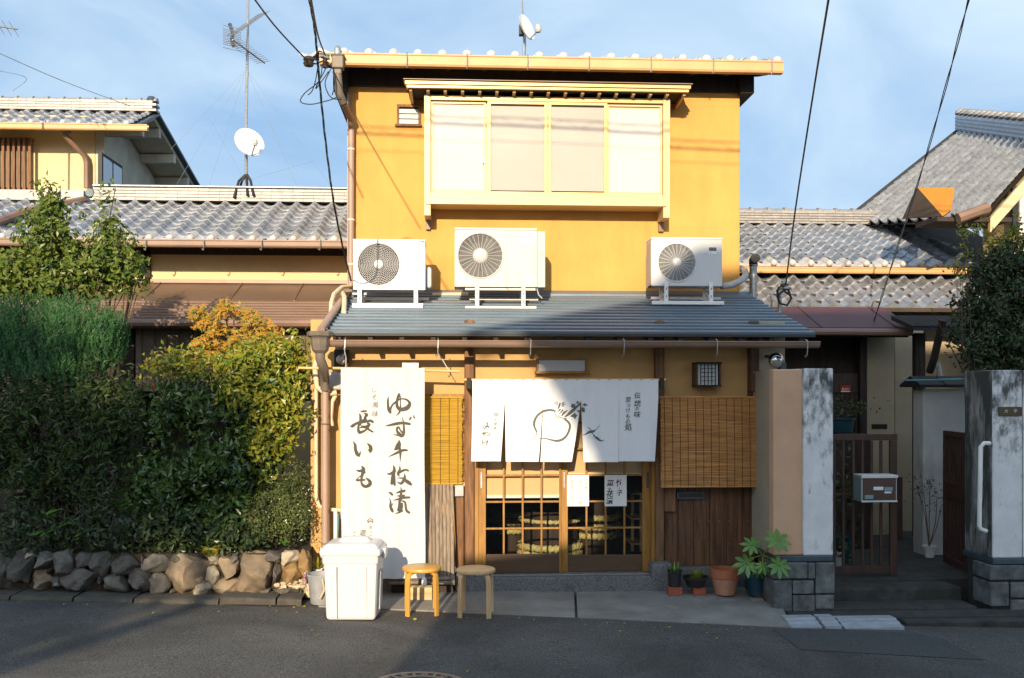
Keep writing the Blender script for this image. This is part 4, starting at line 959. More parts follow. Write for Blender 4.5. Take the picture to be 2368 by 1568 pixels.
type_(mb, [('伝', 700, 330, 200), ('統', 700, 575, 225), ('の', 695, 740, 105), ('味', 695, 920, 205), ('京', 415, 455, 195), ('つ', 425, 645, 125), ('け', 412, 795, 135), ('も', 400, 980, 140), ('の', 400, 1145, 140), ('処', 415, 1315, 240)], n5, .001, .016)
mb.build('lettering', m_['ink_thin'], nor, kind='stuff')
mb = MB()
brush(mb, [[(855, 388, 8), (790, 365, 40), (700, 355, 44), (600, 370, 48), (545, 385, 46)], [(515, 402, 44), (430, 470, 46), (360, 570, 50), (332, 680, 54), (350, 780, 40), (385, 850, 36), (398, 910, 16), (360, 1000, 14), (280, 1140, 4)],
 [(425, 1040, 6), (490, 1027, 14)], [(520, 1025, 16), (600, 1028, 20), (720, 1060, 30), (880, 1085, 50), (1000, 1050, 52), (1100, 960, 46), (1165, 830, 44), (1180, 720, 44), (1140, 640, 40), (1060, 575, 34)],
 [(815, 395, 10), (840, 470, 14), (900, 540, 14), (965, 585, 4)], [(890, 450, 6), (930, 510, 14), (1020, 555, 12), (1070, 560, 20), (1105, 550, 6)],
 [(905, 390, 10), (945, 345, 32)], [(932, 445, 10), (1005, 358, 30)], [(985, 490, 20), (1040, 420, 44), (1128, 362, 10)], [(1062, 516, 24), (1140, 460, 48), (1220, 390, 66), (1330, 290, 44), (1425, 200, 44)],
 [(890, 340, 6), (920, 280, 30), (945, 200, 28)], [(818, 195, 6), (850, 212, 12), (890, 232, 8)], [(870, 156, 6), (888, 185, 14), (893, 212, 6)], [(815, 190, 5), (850, 170, 8), (872, 158, 5)], [(985, 225, 8), (1010, 195, 24), (1055, 165, 6)], [(1010, 238, 20), (1080, 212, 6)], [(980, 262, 10), (1040, 260, 6)],
 [(1200, 262, 10), (1250, 262, 66), (1300, 218, 20)], [(1220, 205, 10), (1250, 250, 40)], [(1230, 300, 14), (1290, 270, 40)], [(1330, 185, 8), (1362, 178, 44), (1392, 155, 8)], [(1352, 136, 8), (1362, 190, 24)], [(1485, 225, 12), (1530, 232, 50), (1600, 243, 6)], [(1520, 200, 10), (1545, 222, 24)],
 [(1200, 505, 10), (1270, 490, 70), (1350, 480, 20)], [(1290, 430, 20), (1300, 500, 70), (1298, 570, 6)], [(1480, 310, 30), (1500, 370, 70), (1515, 400, 20)], [(1480, 300, 20), (1535, 315, 8)], [(1350, 370, 10), (1395, 385, 40)],
 [(1490, 945, 8), (1560, 925, 26), (1620, 885, 48), (1700, 868, 54), (1742, 855, 46)], [(1605, 765, 6), (1650, 795, 14), (1685, 850, 12)], [(1760, 845, 30), (1800, 810, 10), (1885, 730, 10)], [(1705, 900, 10), (1740, 945, 14), (1752, 962, 34)], [(1765, 992, 18), (1810, 1010, 48), (1870, 1060, 42), (1930, 1085, 24), (1995, 1068, 6)]], n4, .001)
mb.build('turnip_drawing', m_['ink_thin'], nor)

# ------------------------------------------------------------------ paper notices on the door
def notice(label, x0, x1, chars, bold, mat):
    tfp = tfz(2260, 1890, 260 / 2368, 9.757, lambda x, z: 9.757)
    n = MB().pbox(1306.6 + x0 * .06348, 1098.6, 1306.6 + x1 * .06348, 1170.6, 9.757, .0012).build('paper_notice', m_['paper'], label=label, cat='notice', group='paper notices on the sliding door')
    mb = MB(); type_(mb, chars, tfp, .0002, bold); mb.build('lettering', m_[mat], n, kind='stuff')
notice('paper notice with faint thin brush lettering on the sunlit middle stile', 75, 870, [('京', 260, 325, 150), ('昆', 262, 470, 100), ('布', 275, 565, 110), ('そ', 255, 690, 125), ('ぼ', 260, 830, 125), ('ろ', 255, 970, 135), ('ち', 580, 365, 150), ('り', 570, 510, 110), ('め', 570, 635, 100), ('ん', 575, 755, 140), ('山', 565, 930, 135), ('椒', 575, 1105, 165), ('味', 765, 260, 90), ('自', 760, 400, 85), ('慢', 765, 555, 100)], .008, 'ink_faint')
notice('paper notice with bold black brush lettering on the shaded door panes', 1445, 2245, [('竹', 1985, 380, 280), ('・', 1980, 570, 40), ('子', 1990, 740, 215), ('菜', 1645, 385, 265), ('の', 1625, 605, 105), ('花', 1635, 775, 260), ('漬', 1622, 1035, 260)], .025, 'ink')

# ------------------------------------------------------------------ reed blinds
def blind(label, x0, y0, x1, y1, Y, mat, n, tilt=0.0, cords=6):
    X0, X1, Z0, Z1 = rect(x0, y0, x1, y1, Y)
    t = thing('reed_blind', ((X0 + X1) / 2, Y, Z0), label, 'blind')
    mb = MB()
    for k in range(n):
        z = Z1 - (Z1 - Z0) * (k + .5) / n; r = (Z1 - Z0) / n * .46; xs0 = X0 + random.uniform(-.006, .008); xs1 = X1 + random.uniform(-.008, .008)
        yy = Y + random.uniform(-.0015, .0015) - .01 * math.sin(k / n * 3.1) - tilt * k / n
        dz = random.uniform(-.002, .002)
        mb.tube([(xs0, yy, z), ((xs0 + xs1) / 2, yy - random.uniform(0, .002), z + dz), (xs1, yy, z - dz * .5)], r, 5)
    mb.build('reeds', m_[mat], t, kind='stuff')
    MB().tube([(X0 - .005, Y, Z1 + .004), (X1 + .005, Y, Z1 + .004)], .011, 8).build('head_rod', m_[mat], t)
    MB().tube([(X0, Y - tilt, Z0), (X1, Y - tilt, Z0)], .008, 8).build('bottom_rod', m_[mat], t)
    for k in range(cords):
        x = X0 + (X1 - X0) * (k + .5) / cords; MB().tube([(x, Y - .012, Z1), (x, Y - .018 - tilt * .5, (Z0 + Z1) / 2), (x, Y - .01 - tilt, Z0)], .0022, 4).build('binding_cord', m_['dark_wood'], t)
blind('sunlit yellow reed blind between the banner and the door post', 968, 920, 1069, 1119, 9.62, 'reed_yellow', 88, cords=5)
blind('wide brown reed blind over the wooden board wall', 1527, 920, 1759, 1125, 9.60, 'reed_brown', 88, tilt=.03, cords=13)
# window frame behind the yellow blind
mb = MB(); mb.pbox(1068, 915, 1076, 1125, 9.70, .05); mb.build('window_frame', m_['door_wood'], shop, bevel=.003)
MB().pbox(983, 911, 1076, 918, 9.68, .08).build('window_head', m_['door_wood'], shop, bevel=.003)
MB().pbox(983, 1116, 1078, 1125, 9.67, .08).build('window_sill', m_['pale_wood'], shop, bevel=.003)
mt = MB().pbox(1052, 1122, 1072, 1148, 9.64, .05).build('wall_box', m_['hose_grey'], shop, bevel=.004)

# ------------------------------------------------------------------ bamboo screen at the foot of the wall
bs = thing('bamboo_screen', tuple(at(1015, 1350, 9.5)), 'weathered curved bamboo screen at the foot of the wall beside the door post', 'bamboo screen')
X0, X1 = at(905, 1200, 9.55).x, at(1049, 1200, 9.55).x; zt_, zb_ = at(1015, 1121, 9.6).z, at(1015, 1350, 9.45).z
n = 17
for k in range(n):
    xa = X0 + (X1 - X0) * k / n; xb = X0 + (X1 - X0) * (k + 1) / n - .004; ln = random.uniform(-.003, .003)
    mb = MB(); seg = 9
    def fn(u, t, xa=xa, xb=xb, ln=ln):
        z = zt_ + (zb_ - zt_) * t; y = 9.62 - .17 * math.sin(t * math.pi / 2) ** 1.0 + ln - .006 * math.sin(u * math.pi) * 1
        for nd in (.18, .5, .82):
            y -= .004 * math.exp(-((t - nd - (k % 3) * .02) / .008) ** 2)
        return (xa + (xb - xa) * u + .01 * t, y, z)
    mb.grid(fn, 4, 26).build('bamboo_slat', m_['bamboo_grey'], bs, smooth=True)
for y_, w_ in ((1347, .02), (1338, .018)):
    MB().tube([at(900, y_, 9.42), at(1052, y_, 9.42)], w_, 8).build('foot_rail', m_['bamboo_grey'], bs, smooth='auto')
MB().box(X0, X1, 9.55, 9.7, -.02, .2).build('backing', m_['dark_wood'], bs)
for px in (1046,):
    MB().pbox(px - 5, 1334, px + 6, 1354, 9.40, .12).build('foot', m_['bamboo_grey'], bs, bevel=.006)

# ------------------------------------------------------------------ sign box, lantern, mirror
X0, X1, Z0, Z1 = rect(1243, 830, 1356, 861, 9.64)
sb = thing('sign_box', ((X0 + X1) / 2, 9.7, Z0), 'blank white light box sign in a thin wooden frame above the door curtain', 'sign')
MB().box(X0 + .012, X1 - .012, 9.655, 9.74, Z0 + .012, Z1 - .012).build('panel', m_['light_panel'], sb)
mb = MB(); mb.box(X0 - .02, X1 + .03, 9.64, 9.75, Z0 - .012, Z0 + .012); mb.build('bottom_rail', m_['door_wood'], sb, bevel=.002)
MB().box(X0 - .004, X1 + .004, 9.642, 9.75, Z1 - .012, Z1 + .004).build('top_rail', m_['door_wood'], sb, bevel=.002)
for x in (X0, X1): MB().box(x - .008, x + .008, 9.645, 9.75, Z0 + .012, Z1 - .012).build('side_rail', m_['door_wood'], sb, bevel=.002)
X0, X1, Z0, Z1 = rect(1611, 838, 1666, 893, 9.58)
lt = thing('wall_lantern', ((X0 + X1) / 2, 9.7, Z0), 'dark wooden wall lantern with white lattice panes beside the entrance', 'lantern')
MB().box(X0 - .01, X1 + .01, 9.56, 9.74, Z0 - .004, Z0 + .012).build('base', m_['dark_wood'], lt, bevel=.003)
MB().box(X0 - .01, X1 + .01, 9.56, 9.74, Z1 - .016, Z1 + .004).build('cap', m_['dark_wood'], lt, bevel=.003)
MB().box(X0 + .02, X1 - .02, 9.60, 9.74, Z0 + .012, Z1 - .016).build('pane', m_['lamp_pane'], lt)
for x in (X0, X1): MB().box(x - .006, x + .012 if x == X0 else x + .006, 9.58, 9.75, Z0 + .012, Z1 - .016).build('side', m_['board_wood'], lt)
for k in range(5):
    x = X0 + .045 + k * (X1 - X0 - .09) / 4; MB().box(x - .0035, x + .0035, 9.592, 9.6, Z0 + .012, Z1 - .016).build('lattice_bar', m_['dark_wood'], lt)
for k in range(1, 5):
    z = Z0 + .012 + k * (Z1 - Z0 - .03) / 5; MB().box(X0 + .044, X1 - .044, 9.589, 9.5925, z - .0025, z + .0025).build('lattice_bar', m_['dark_wood'], lt)
c = at(1794, 833, 9.35)
rm = thing('round_lamp', (c.x, c.y, c.z - .07), 'round chrome globe lamp under the right end of the canopy', 'lamp')
MB().lathe([(.001, -.075), (.03, -.07), (.055, -.052), (.07, -.025), (.074, 0), (.066, .03), (.04, .05), (.012, .055)], tuple(c), 24, axis='Y').build('globe', m_['chrome'], rm, smooth=True)
MB().tube([(c.x, c.y + .04, c.z), (c.x + .02, c.y + .12, c.z + .03), (c.x + .02, 9.72, c.z + .05)], .014, 8).build('arm', m_['iron_dark'], rm)
MB().box(c.x + .06, c.x + .12, 9.4, 9.5, c.z - .10, c.z - .02).build('bracket_box', m_['iron_blue'], rm, bevel=.004)

# ------------------------------------------------------------------ things on the pavement
def frustum(mb, cx, cy, z0, z1, w0, d0, w1, d1, rz=0):
    c, s = math.cos(rz), math.sin(rz); v = []
    for z, w, d in ((z0, w0, d0), (z1, w1, d1)):
        for a, b in ((-1, -1), (1, -1), (1, 1), (-1, 1)):
            x, y = a * w / 2, b * d / 2; v.append((cx + x * c - y * s, cy + x * s + y * c, z))
    return mb.add(v, [(3, 2, 1, 0), (4, 5, 6, 7), (0, 1, 5, 4), (1, 2, 6, 5), (2, 3, 7, 6), (3, 0, 4, 7)])
fl_, fr_ = gat(753, 1435), gat(868, 1438); rzb = math.atan2(fr_.y - fl_.y, fr_.x - fl_.x) * 0 + R(-4)
wb_ = (fr_ - fl_).length; db_ = wb_ * .86; cb = (fl_ + fr_) / 2 + Vector((math.sin(-rzb), math.cos(rzb), 0)) * db_ / 2
zb = gz(cb.x); H = .575
bn = thing('storage_bin', (cb.x, cb.y, zb), 'large white plastic lidded bin standing in front of the banner', 'bin')
mb = frustum(MB(), cb.x, cb.y, zb + .004, zb + H, wb_, db_, wb_ * 1.11, db_ * 1.12, rzb); mb.build('body', m_['plastic_white'], bn, bevel=.03)
frustum(MB(), cb.x, cb.y, zb + H - .10, zb + H - .012, wb_ * 1.125, db_ * 1.13, wb_ * 1.14, db_ * 1.15, rzb).build('rim', m_['plastic_white'], bn, bevel=.02)
mb = frustum(MB(), cb.x, cb.y, zb + H - .03, zb + H + .035, wb_ * 1.24, db_ * 1.25, wb_ * 1.23, db_ * 1.24, rzb); mb.build('lid', m_['plastic_white'], bn, bevel=.024)
mb = frustum(MB(), cb.x, cb.y, zb + H + .03, zb + H + .075, wb_ * 1.2, db_ * 1.2, wb_ * 1.0, db_ * 1.0, rzb); ld = mb.build('lid_dome', m_['plastic_white'], bn, bevel=.025)
mb = frustum(MB(), cb.x + .01, cb.y, zb + H + .05, zb + H + .112, wb_ * .75, db_ * .34, wb_ * .55, db_ * .28, rzb); mb.build('lid_handle', m_['plastic_white'], ld, bevel=.022)
for sx in (-1, 1):
    mb = MB(); frustum(mb, cb.x + sx * wb_ * .63 * math.cos(rzb), cb.y + sx * wb_ * .63 * math.sin(rzb), zb + H - .065, zb + H + .02, .03, .12, .04, .13, rzb); mb.build('latch', m_['plastic_white'], bn, bevel=.008)
frustum(MB(), cb.x + wb_ * .537, cb.y - .02, zb + .08, zb + .40, .012, .13, .03, .14, rzb).build('side_label', m_['hose_grey'], bn)
for k in (-1, 1):
    x = cb.x + k * wb_ * .3; frustum(MB(), x, cb.y - db_ * .515 - .002 , zb + .03, zb + H - .11, .004, .03, .004, .082, rzb).build('rib', m_['plastic_white'], bn)

# stools
c = gat(974, 1426); st1 = thing('stool', (c.x, c.y + .13, gz(c.x) + .0), 'round-topped bent plywood stool nearer the white bin, half in sunlight', 'stool', 'stools in front of the shop')
sh = .415
def stool_parts(t):
    o = Vector(t.location)
    MB().lathe([(.001, sh), (.156, sh), (.169, sh - .006), (.174, sh - .018), (.170, sh - .032), (.156, sh - .037), (.001, sh - .037)], tuple(o), 40, cap=False).build('seat', m_['stool_wood'], t, smooth='auto')
    for a in (45, 135, 225, 315):
        ca, sa = math.cos(R(a)), math.sin(R(a)); path = [(.178, 0), (.176, .18), (.172, sh - .10), (.166, sh - .068), (.150, sh - .050), (.120, sh - .043), (.06, sh - .041)]
        mb = MB(); hw = .021; th = .021; u = Vector((ca, sa, 0)); tt = Vector((-sa, ca, 0))
        b = len(mb.v)
        for i, (r_, z_) in enumerate(path):
            p0 = Vector(path[max(i - 1, 0)]); p1 = Vector(path[min(i + 1, len(path) - 1)]); d = (p1 - p0).normalized(); nr = Vector((d.y, -d.x))
            for sr, stt in ((1, -1), (1, 1), (-1, 1), (-1, -1)):
                q = Vector((r_, z_)) + nr * (th / 2 * sr) + Vector((0, 0)); w = o + u * q.x + Vector((0, 0, q.y)) + tt * hw * stt; mb.v.append(tuple(w))
        for i in range(len(path) - 1):
            for k in range(4): k2 = (k + 1) % 4; mb.f.append((b + i * 4 + k, b + i * 4 + k2, b + (i + 1) * 4 + k2, b + (i + 1) * 4 + k))
        mb.f.append((b + 3, b + 2, b + 1, b)); e = b + (len(path) - 1) * 4; mb.f.append((e, e + 1, e + 2, e + 3))
        mb.build('leg', m_['stool_wood'], t, bevel=.003)
stool_parts(st1)
c2 = gat(1101, 1430); st2 = copy_tree(st1, None, (c2.x, c2.y + .12, gz(c2.x))); st2['label'] = 'round-topped bent plywood stool in shade nearer the entrance'
for ch in st2.children: ch.material_slots[0].link = 'OBJECT'; ch.material_slots[0].material = m_['stool_shaded']  # shaded copy of the stool wood: the shade is in the colour
st2.rotation_euler.z = R(-7); st1.rotation_euler.z = R(4)

# pots right of the door
q4 = lambda x, y: (1474.2 + x * .4057, 780.5 + y * .4057)
def blade(mb, base, d, L, w, droop=.4, n=5):
    base = Vector(base); d = Vector(d).normalized(); side = d.cross(Vector((0, 0, 1)))
    if side.length < 1e-3: side = Vector((1, 0, 0))
    side.normalize(); prev = None
    for i in range(n + 1):
        t = i / n; p = base + d * L * t + Vector((0, 0, -droop * L * t * t)) ; ww = w * (math.sin(math.pi * min(1, .12 + t * .88)) ** .7) / 2 + .0004
        a = p + side * ww; b = p - side * ww; mb.v += [tuple(a), tuple(b)]
        k = len(mb.v)
        if i: mb.f.append((k - 4, k - 3, k - 1, k - 2))
def pot(name, label, cx, yb, w_top, w_bot, h, Y, mat, z0, rim=.02, cat='plant pot', group=None, rimmat=None):
    p = at(cx, 1370, Y); t = thing(name, (p.x, Y, z0), label, cat, group)
    a, b = w_top / 2, w_bot / 2
    MB().lathe([(b * .9, 0), (b, .004), (a * .96, h - rim), (a * .9, h - rim - .004), (a * .88, h - rim - .02), (.001, h - rim - .03)], (p.x, Y, z0), 28, cap=False).build('pot_body', m_[mat], t, smooth='auto')
    MB().lathe([(a * .95, h - rim - .006), (a * 1.04, h - rim), (a * 1.05, h), (a * .93, h), (a * .9, h - rim)], (p.x, Y, z0), 28, cap=False).build('pot_rim', m_[rimmat or mat], t, smooth='auto')
    MB().lathe([(a * .9, h - rim - .004), (.001, h - rim)], (p.x, Y, z0), 20, cap=False).build('soil', m_['soil'], t)
    return t, Vector((p.x, Y, z0 + h - rim))
sc = 9.45 / FPX * .4057
def brick_(cx, w, h, Y, label):
    p = at(q4(cx, 0)[0], 1370, Y); b = MB().box(p.x - w / 2, p.x + w / 2, Y - .05, Y + .05, -.012, -.012 + h).build('brick_block', m_['brick'], label=label, cat='brick', bevel=.006); return h - .012
zt1 = brick_(211, .135, .075, 9.42, 'red brick under the slim black plant pot'); zt2 = brick_(348, .12, .07, 9.42, 'red brick under the wide dark bowl of grass')
t, s = pot('potted_plant', 'slim black pot of arching grass blades on a red brick', q4(211, 0)[0], 0, .135, .11, .16, 9.42, 'plastic_black', zt1, cat='potted plant')
mb = MB()
for k in range(26):
    a = random.uniform(0, 6.28); e = random.uniform(.5, 1.35); blade(mb, s + Vector((math.cos(a), math.sin(a), 0)) * .03, (math.cos(a) * math.cos(e), math.sin(a) * math.cos(e), math.sin(e)), random.uniform(.08, .16), .012, .35)
mb.build('blades', m_['leaf_fatsia'], t)
t, s = pot('potted_plant', 'wide dark bowl of short yellow-green grass on a red brick', q4(332, 0)[0], 0, .235, .16, .10, 9.43, 'plastic_black', zt2, cat='potted plant')
mb = MB()
for k in range(90):
    a = random.uniform(0, 6.28); e = random.uniform(.8, 1.5); r_ = random.uniform(0, .06); blade(mb, s + Vector((math.cos(a), math.sin(a), 0)) * r_, (math.cos(a) * math.cos(e), math.sin(a) * math.cos(e), math.sin(e)), random.uniform(.06, .12), .006, .15, 3)
mb.build('blades', m_['leaf_lime'], t)
t, s = pot('potted_plant', 'terracotta pot with a low leafy plant between the bowl and the blue pot', q4(498, 0)[0], 0, .275, .185, .25, 9.40, 'terra_pale', -.012, rim=.085, cat='potted plant', rimmat='terracotta')
mb = MB()
for k in range(28):
    a = random.uniform(0, 6.28); e = random.uniform(.3, 1.0); blade(mb, s + Vector((math.cos(a), math.sin(a), 0)) * .05, (math.cos(a) * math.cos(e), math.sin(a) * math.cos(e), math.sin(e)), random.uniform(.06, .11), .045, .3, 4)
mb.build('foliage', m_['leaf_dark'], t)
t, s = pot('potted_plant', 'dark blue pot with a large-leaved fatsia beside the gate pillar', q4(682, 0)[0], 0, .215, .165, .215, 9.36, 'plastic_blue', -.012, rim=.04, cat='potted plant')
def fatsia_leaf(t, c, nrm, L, updir, stem_from):
    c = Vector(c); nrm = Vector(nrm).normalized(); u = Vector(updir); u = (u - nrm * u.dot(nrm)).normalized(); w = nrm.cross(u)
    mb = MB(); hub = c
    nl = 8
    angs = [(-150 + 300 * k / (nl - 1)) for k in range(nl)]
    mid = []
    for a in angs:
        ln = L * (.62 + .38 * math.cos(R(a) / 2.2)); d = u * math.cos(R(a)) + w * math.sin(R(a)); sd = nrm.cross(d)
        P = []
        for tt, wd in ((.06, .05), (.25, .085), (.5, .155), (.7, .15), (.88, .07), (1.0, .005)):
            p = hub + d * ln * tt - nrm * L * .22 * tt * tt
            P.append((p + sd * L * wd + nrm * .004, p, p - sd * L * wd + nrm * .004))
        b = len(mb.v)
        for row in P: mb.v += [tuple(q) for q in row]
        for i in range(len(P) - 1):
            for k in range(2): mb.f.append((b + i * 3 + k, b + i * 3 + k + 1, b + (i + 1) * 3 + k + 1, b + (i + 1) * 3 + k))
    mb.build('leaf', m_['leaf_fatsia'], t, smooth=True)
    mid_ = (Vector(stem_from) + c) / 2 + Vector((0, 0, .02))
    MB().tube([stem_from, mid_, c], [.006, .005, .004], 6).build('leaf_stalk', m_['leaf_lime'], t)
top = at(*q4(712, 1240), 9.08)
for (x, y, L, Y) in ((655, 1185, .13, 9.05), (800, 1160, .165, 8.9), (625, 1290, .155, 9.05), (805, 1300, .15, 8.9), (715, 1305, .10, 9.0), (690, 1330, .09, 9.2)):
    c = at(*q4(x, y), Y); d = (c - top); fatsia_leaf(t, c, (.5 * d.x * 3, -1, .75), L * .92, (d.x, 0, d.z + .0), top)
MB().tube([s, (s + top) / 2 + Vector((.01, 0, 0)), top], [.009, .008, .007], 6).build('stem', m_['twig'], t)
for (x, w, Y) in ((222, .13, 9.33), (358, .12, 9.33), (505, .16, 9.24), (682, .12, 9.22)):
    p = at(q4(x, 0)[0], 1380, Y); zz = -.03 if Y > 9.3 else -.04
    MB().box(p.x - w / 2, p.x + w / 2, Y - .03, Y + .06, zz - .02, zz + .018).build('tile_shard', m_['concrete'], bevel=.003, label='flat grey tile piece under the %s' % {222: 'brick of the slim black pot', 358: 'brick of the dark bowl', 505: 'terracotta pot', 682: 'blue pot'}[x], cat='tile piece', group='flat tile pieces under the pots')

# bucket, small pots by the bin
q8 = lambda x, y: (578 + x * .2686, 1243 + y * .2686)
c = gat(*q8(588, 600)); t = thing('bucket', (c.x, c.y + .12, c.z + .012), 'grey plastic bucket standing beside the white bin', 'bucket')
o = Vector(t.location); o.x = c.x + .02
MB().lathe([(.001, .004), (.10, 0), (.105, .006), (.132, .25), (.140, .252), (.140, .268), (.128, .268), (.122, .24), (.10, .02), (.001, .02)], tuple(o), 32, cap=False).build('shell', m_['bucket_grey'], t, smooth='auto')
MB().tube([o + Vector((.02, -.14, .24)), o + Vector((.04, -.165, .15)), o + Vector((.0, -.16, .07))], .007, 6).build('handle_bail', m_['bamboo_pale'], t)
for cc, ww, hh, lab, mat, yb in (((497, 545), .085, .13, 'small peach plastic pot between pebbles and grey bucket', 'peach_pot', 0), ((585, 330), .09, .075, 'small white pot with spiky yellow-green plant behind the bucket', 'paper', 1)):
    p = gat(*q8(cc[0], 545)) if not yb else None
    Y = (p.y + .06) if not yb else 9.45; px = q8(cc[0], 0)[0]; z0 = (gz(at(px, 1390, Y).x) + .02) if not yb else at(px, q8(0, 338)[1], Y).z
    t, s = pot('potted_plant', lab, px, 0, ww, ww * .72, hh, Y, mat, z0, rim=.012, cat='potted plant')
    mb = MB()
    for k in range(22 if yb else 6):
        a = random.uniform(0, 6.28); e = random.uniform(.6, 1.5); blade(mb, s, (math.cos(a) * math.cos(e), math.sin(a) * math.cos(e), math.sin(e)), random.uniform(.10, .20) * (1 if yb else .3), .014, .25)
    mb.build('blades', m_['leaf_yellow' if yb else 'leaf_lime'], t)
    if yb: MB().box(s.x - .06, s.x + .06, Y - .05, Y + .06, gz(s.x) - .05, z0 - .001).build('pot_stand', m_['concrete'], label='concrete block carrying the small white pot behind the bucket', cat='block', bevel=.01)
# conduit, meter and tap on the left end of the shop wall
mt = thing('electric_meter', tuple(at(790, 850, 9.7)), 'electric meter with glass dome behind the top left banner corner', 'meter')
MB().pbox(772, 808, 806, 850, 9.62, .1).build('case', m_['iron_dark'], mt, bevel=.01)
p = at(790, 832, 9.60); MB().lathe([(.05, .02), (.05, -.02), (.035, -.045), (.001, -.05)], tuple(p), 18, axis='Y').build('dome', m_['galv'], mt, smooth='auto')
MB().pbox(761, 860, 790, 902, 9.6, .12).build('lower_box', m_['hose_grey'], mt, bevel=.02)
MB().pbox(930, 838, 968, 851, 9.62, .06).build('junction_box', m_['bracket_white'], mt, bevel=.004)
cd = [at(735, 830, 9.6), at(728, 848, 9.6), at(733, 895, 9.6), at(755, 912, 9.58), at(778, 908, 9.6)]
MB().tube(cd, .026, 10).build('conduit', m_['hose_cream'], shop, smooth='auto')
MB().tube([at(731, 880, 9.66), at(731, 1150, 9.66), at(738, 1170, 9.64), at(755, 1178, 9.62), at(790, 1180, 9.62)], .019, 8).build('conduit', m_['hose_cream'], shop, smooth='auto')
MB().tube([at(778, 910, 9.62), at(768, 930, 9.6), at(765, 965, 9.6), at(768, 985, 9.6)], .02, 8).build('conduit', m_['hose_cream'], shop, smooth='auto')
tp = thing('water_tap', tuple(at(775, 1255, 9.6)), 'white standpipe with teal hose against the yellow wall behind the bin', 'tap')
MB().tube([at(776, 1180, 9.6), at(776, 1250, 9.6), at(776, 1330, 9.6)], .02, 8).build('standpipe', m_['bracket_white'], tp, smooth='auto')
MB().tube([at(782, 1195, 9.57), at(780, 1240, 9.55), at(782, 1300, 9.55)], .009, 6).build('hose', m_['blue_pole'], tp, smooth='auto')
MB().tube([at(784, 1190, 9.58), at(788, 1185, 9.55), at(790, 1200, 9.55)], .012, 6).build('spout', m_['galv'], tp, smooth='auto')
# pickle barrels and shelf inside the shop
def barrel(label, px, Y, r, h, rows, py):
    p = at(px, py, Y); z0 = .03; t = thing('pickle_barrel', (p.x, Y, z0), label, 'barrel', 'roped barrels inside the shop')
    MB().lathe([(r * .9, 0), (r, h * .5), (r * .96, h), (r * .9, h), (r * .88, h - .03), (.001, h - .03)], (p.x, Y, z0), 28, cap=False).build('staves', m_['dark_wood'], t, smooth='auto')
    for zr_, th in rows:
        for s in range(2):
            pts = []
            for k in range(65):
                a = 2 * math.pi * k / 64; w = 20 * a + s * math.pi; pts.append((p.x + (r + .02 + th * .4 * math.cos(w)) * math.cos(a), Y + (r + .02 + th * .4 * math.cos(w)) * math.sin(a), z0 + zr_ + th * .4 * math.sin(w)))
            MB().tube(pts, th * .55, 6, cap=False).build('rope', m_['rope'], t, smooth=True)
barrel('large wooden barrel bound with thick straw rope behind the left door', 1272, 10.75, .30, .62, ((.08, .05), (.16, .05), (.24, .05), (.52, .03)), 1250)
barrel('smaller roped barrel deep in the shop behind the left door', 1182, 11.6, .20, .55, ((.30, .05), (.40, .05), (.48, .05)), 1200)
barrel('roped barrel behind the paper notices of the right door', 1372, 11.3, .26, .66, ((.28, .05), (.38, .05), (.48, .05)), 1200)
sf = thing('display_shelf', tuple(at(1470, 1280, 10.6)), 'pale wooden shelf frame inside behind the right door', 'shelf')
for px in (1463, 1483): MB().pbox(px - 3, 1140, px + 3, 1275, 10.4 if px > 1470 else 10.6, .03).build('upright', m_['pale_wood'], sf)
for py in (1142, 1200, 1258): MB().pbox(1460, py - 2, 1488, py + 2, 10.42, .4).build('shelf_board', m_['pale_wood'], sf)
# ------------------------------------------------------------------ gate pillars, gate, porch
q9 = lambda x, y: (1734.4 + x * .5211, 751.6 + y * .5211)
qb = lambda x, y: (1734.4 + x * .2676, 1185 + y * .2676)
YP = 9.0
lp = thing('gate_pillar', tuple(at(*q9(235, 1275), YP)), 'tall gate pillar half salmon stucco and half mould-streaked white on slate blocks', 'pillar')
X0, X1, Z0, Z1 = rect(*q9(103, 200), *q9(236, 1022), YP + .03)
MB().box(X0, X1, YP + .03, YP + .16, Z0, Z1 + .008).build('salmon_face', m_['stucco_orange'], lp, bevel=.012)
MB().box(X0 + .006, X1, YP + .16, YP + .72, Z0, Z1).build('return_wall', m_['stucco_tan'], lp, bevel=.006)
X0b, X1b, _, _ = rect(*q9(236, 200), *q9(370, 1022), YP)
MB().box(X0b + .003, X1b, YP, YP + .45, Z0, Z1 + .016).build('white_face', m_['mouldy_paint'], lp, bevel=.012)
zs0 = at(*q9(235, 1050), YP).z
MB().box(X0 - .005, X1b - .005, YP - .012, YP + .5, zs0, Z0).build('slate_band', m_['iron_blue'], lp, bevel=.008)
MB().box(X0, X1b + .005, YP + .015, YP + .5, -.5, zs0).build('mortar_core', m_['dark_concrete'], lp)
for r in ((195, 430, 497, 576), (502, 433, 562, 578), (566, 430, 732, 704), (200, 583, 362, 860), (368, 585, 552, 708), (370, 714, 560, 862), (566, 710, 726, 838)):
    a, b, c, d = rect(*qb(r[0], r[1]), *qb(r[2], r[3]), YP - .015)
    MB().box(a, b, YP - .02 + random.uniform(-.008, .008), YP + .3, c + .003, d - .003).build('slate_block', m_['slate_block'], lp, bevel=.012)
rpil = thing('gate_pillar', tuple(at(*q9(1150, 1290), 8.95)), 'gate pillar at the picture edge with bronze nameplate and white handrail', 'pillar')
X0, _, Z0, Z1 = rect(*q9(1078, 200), *q9(1208, 1035), 8.95)
MB().box(X0, X0 + 1.4, 8.95, 9.30, Z0, Z1).build('white_face', m_['mouldy_paint'], rpil, bevel=.014)
xm = at(*q9(1208, 600), 8.95).x
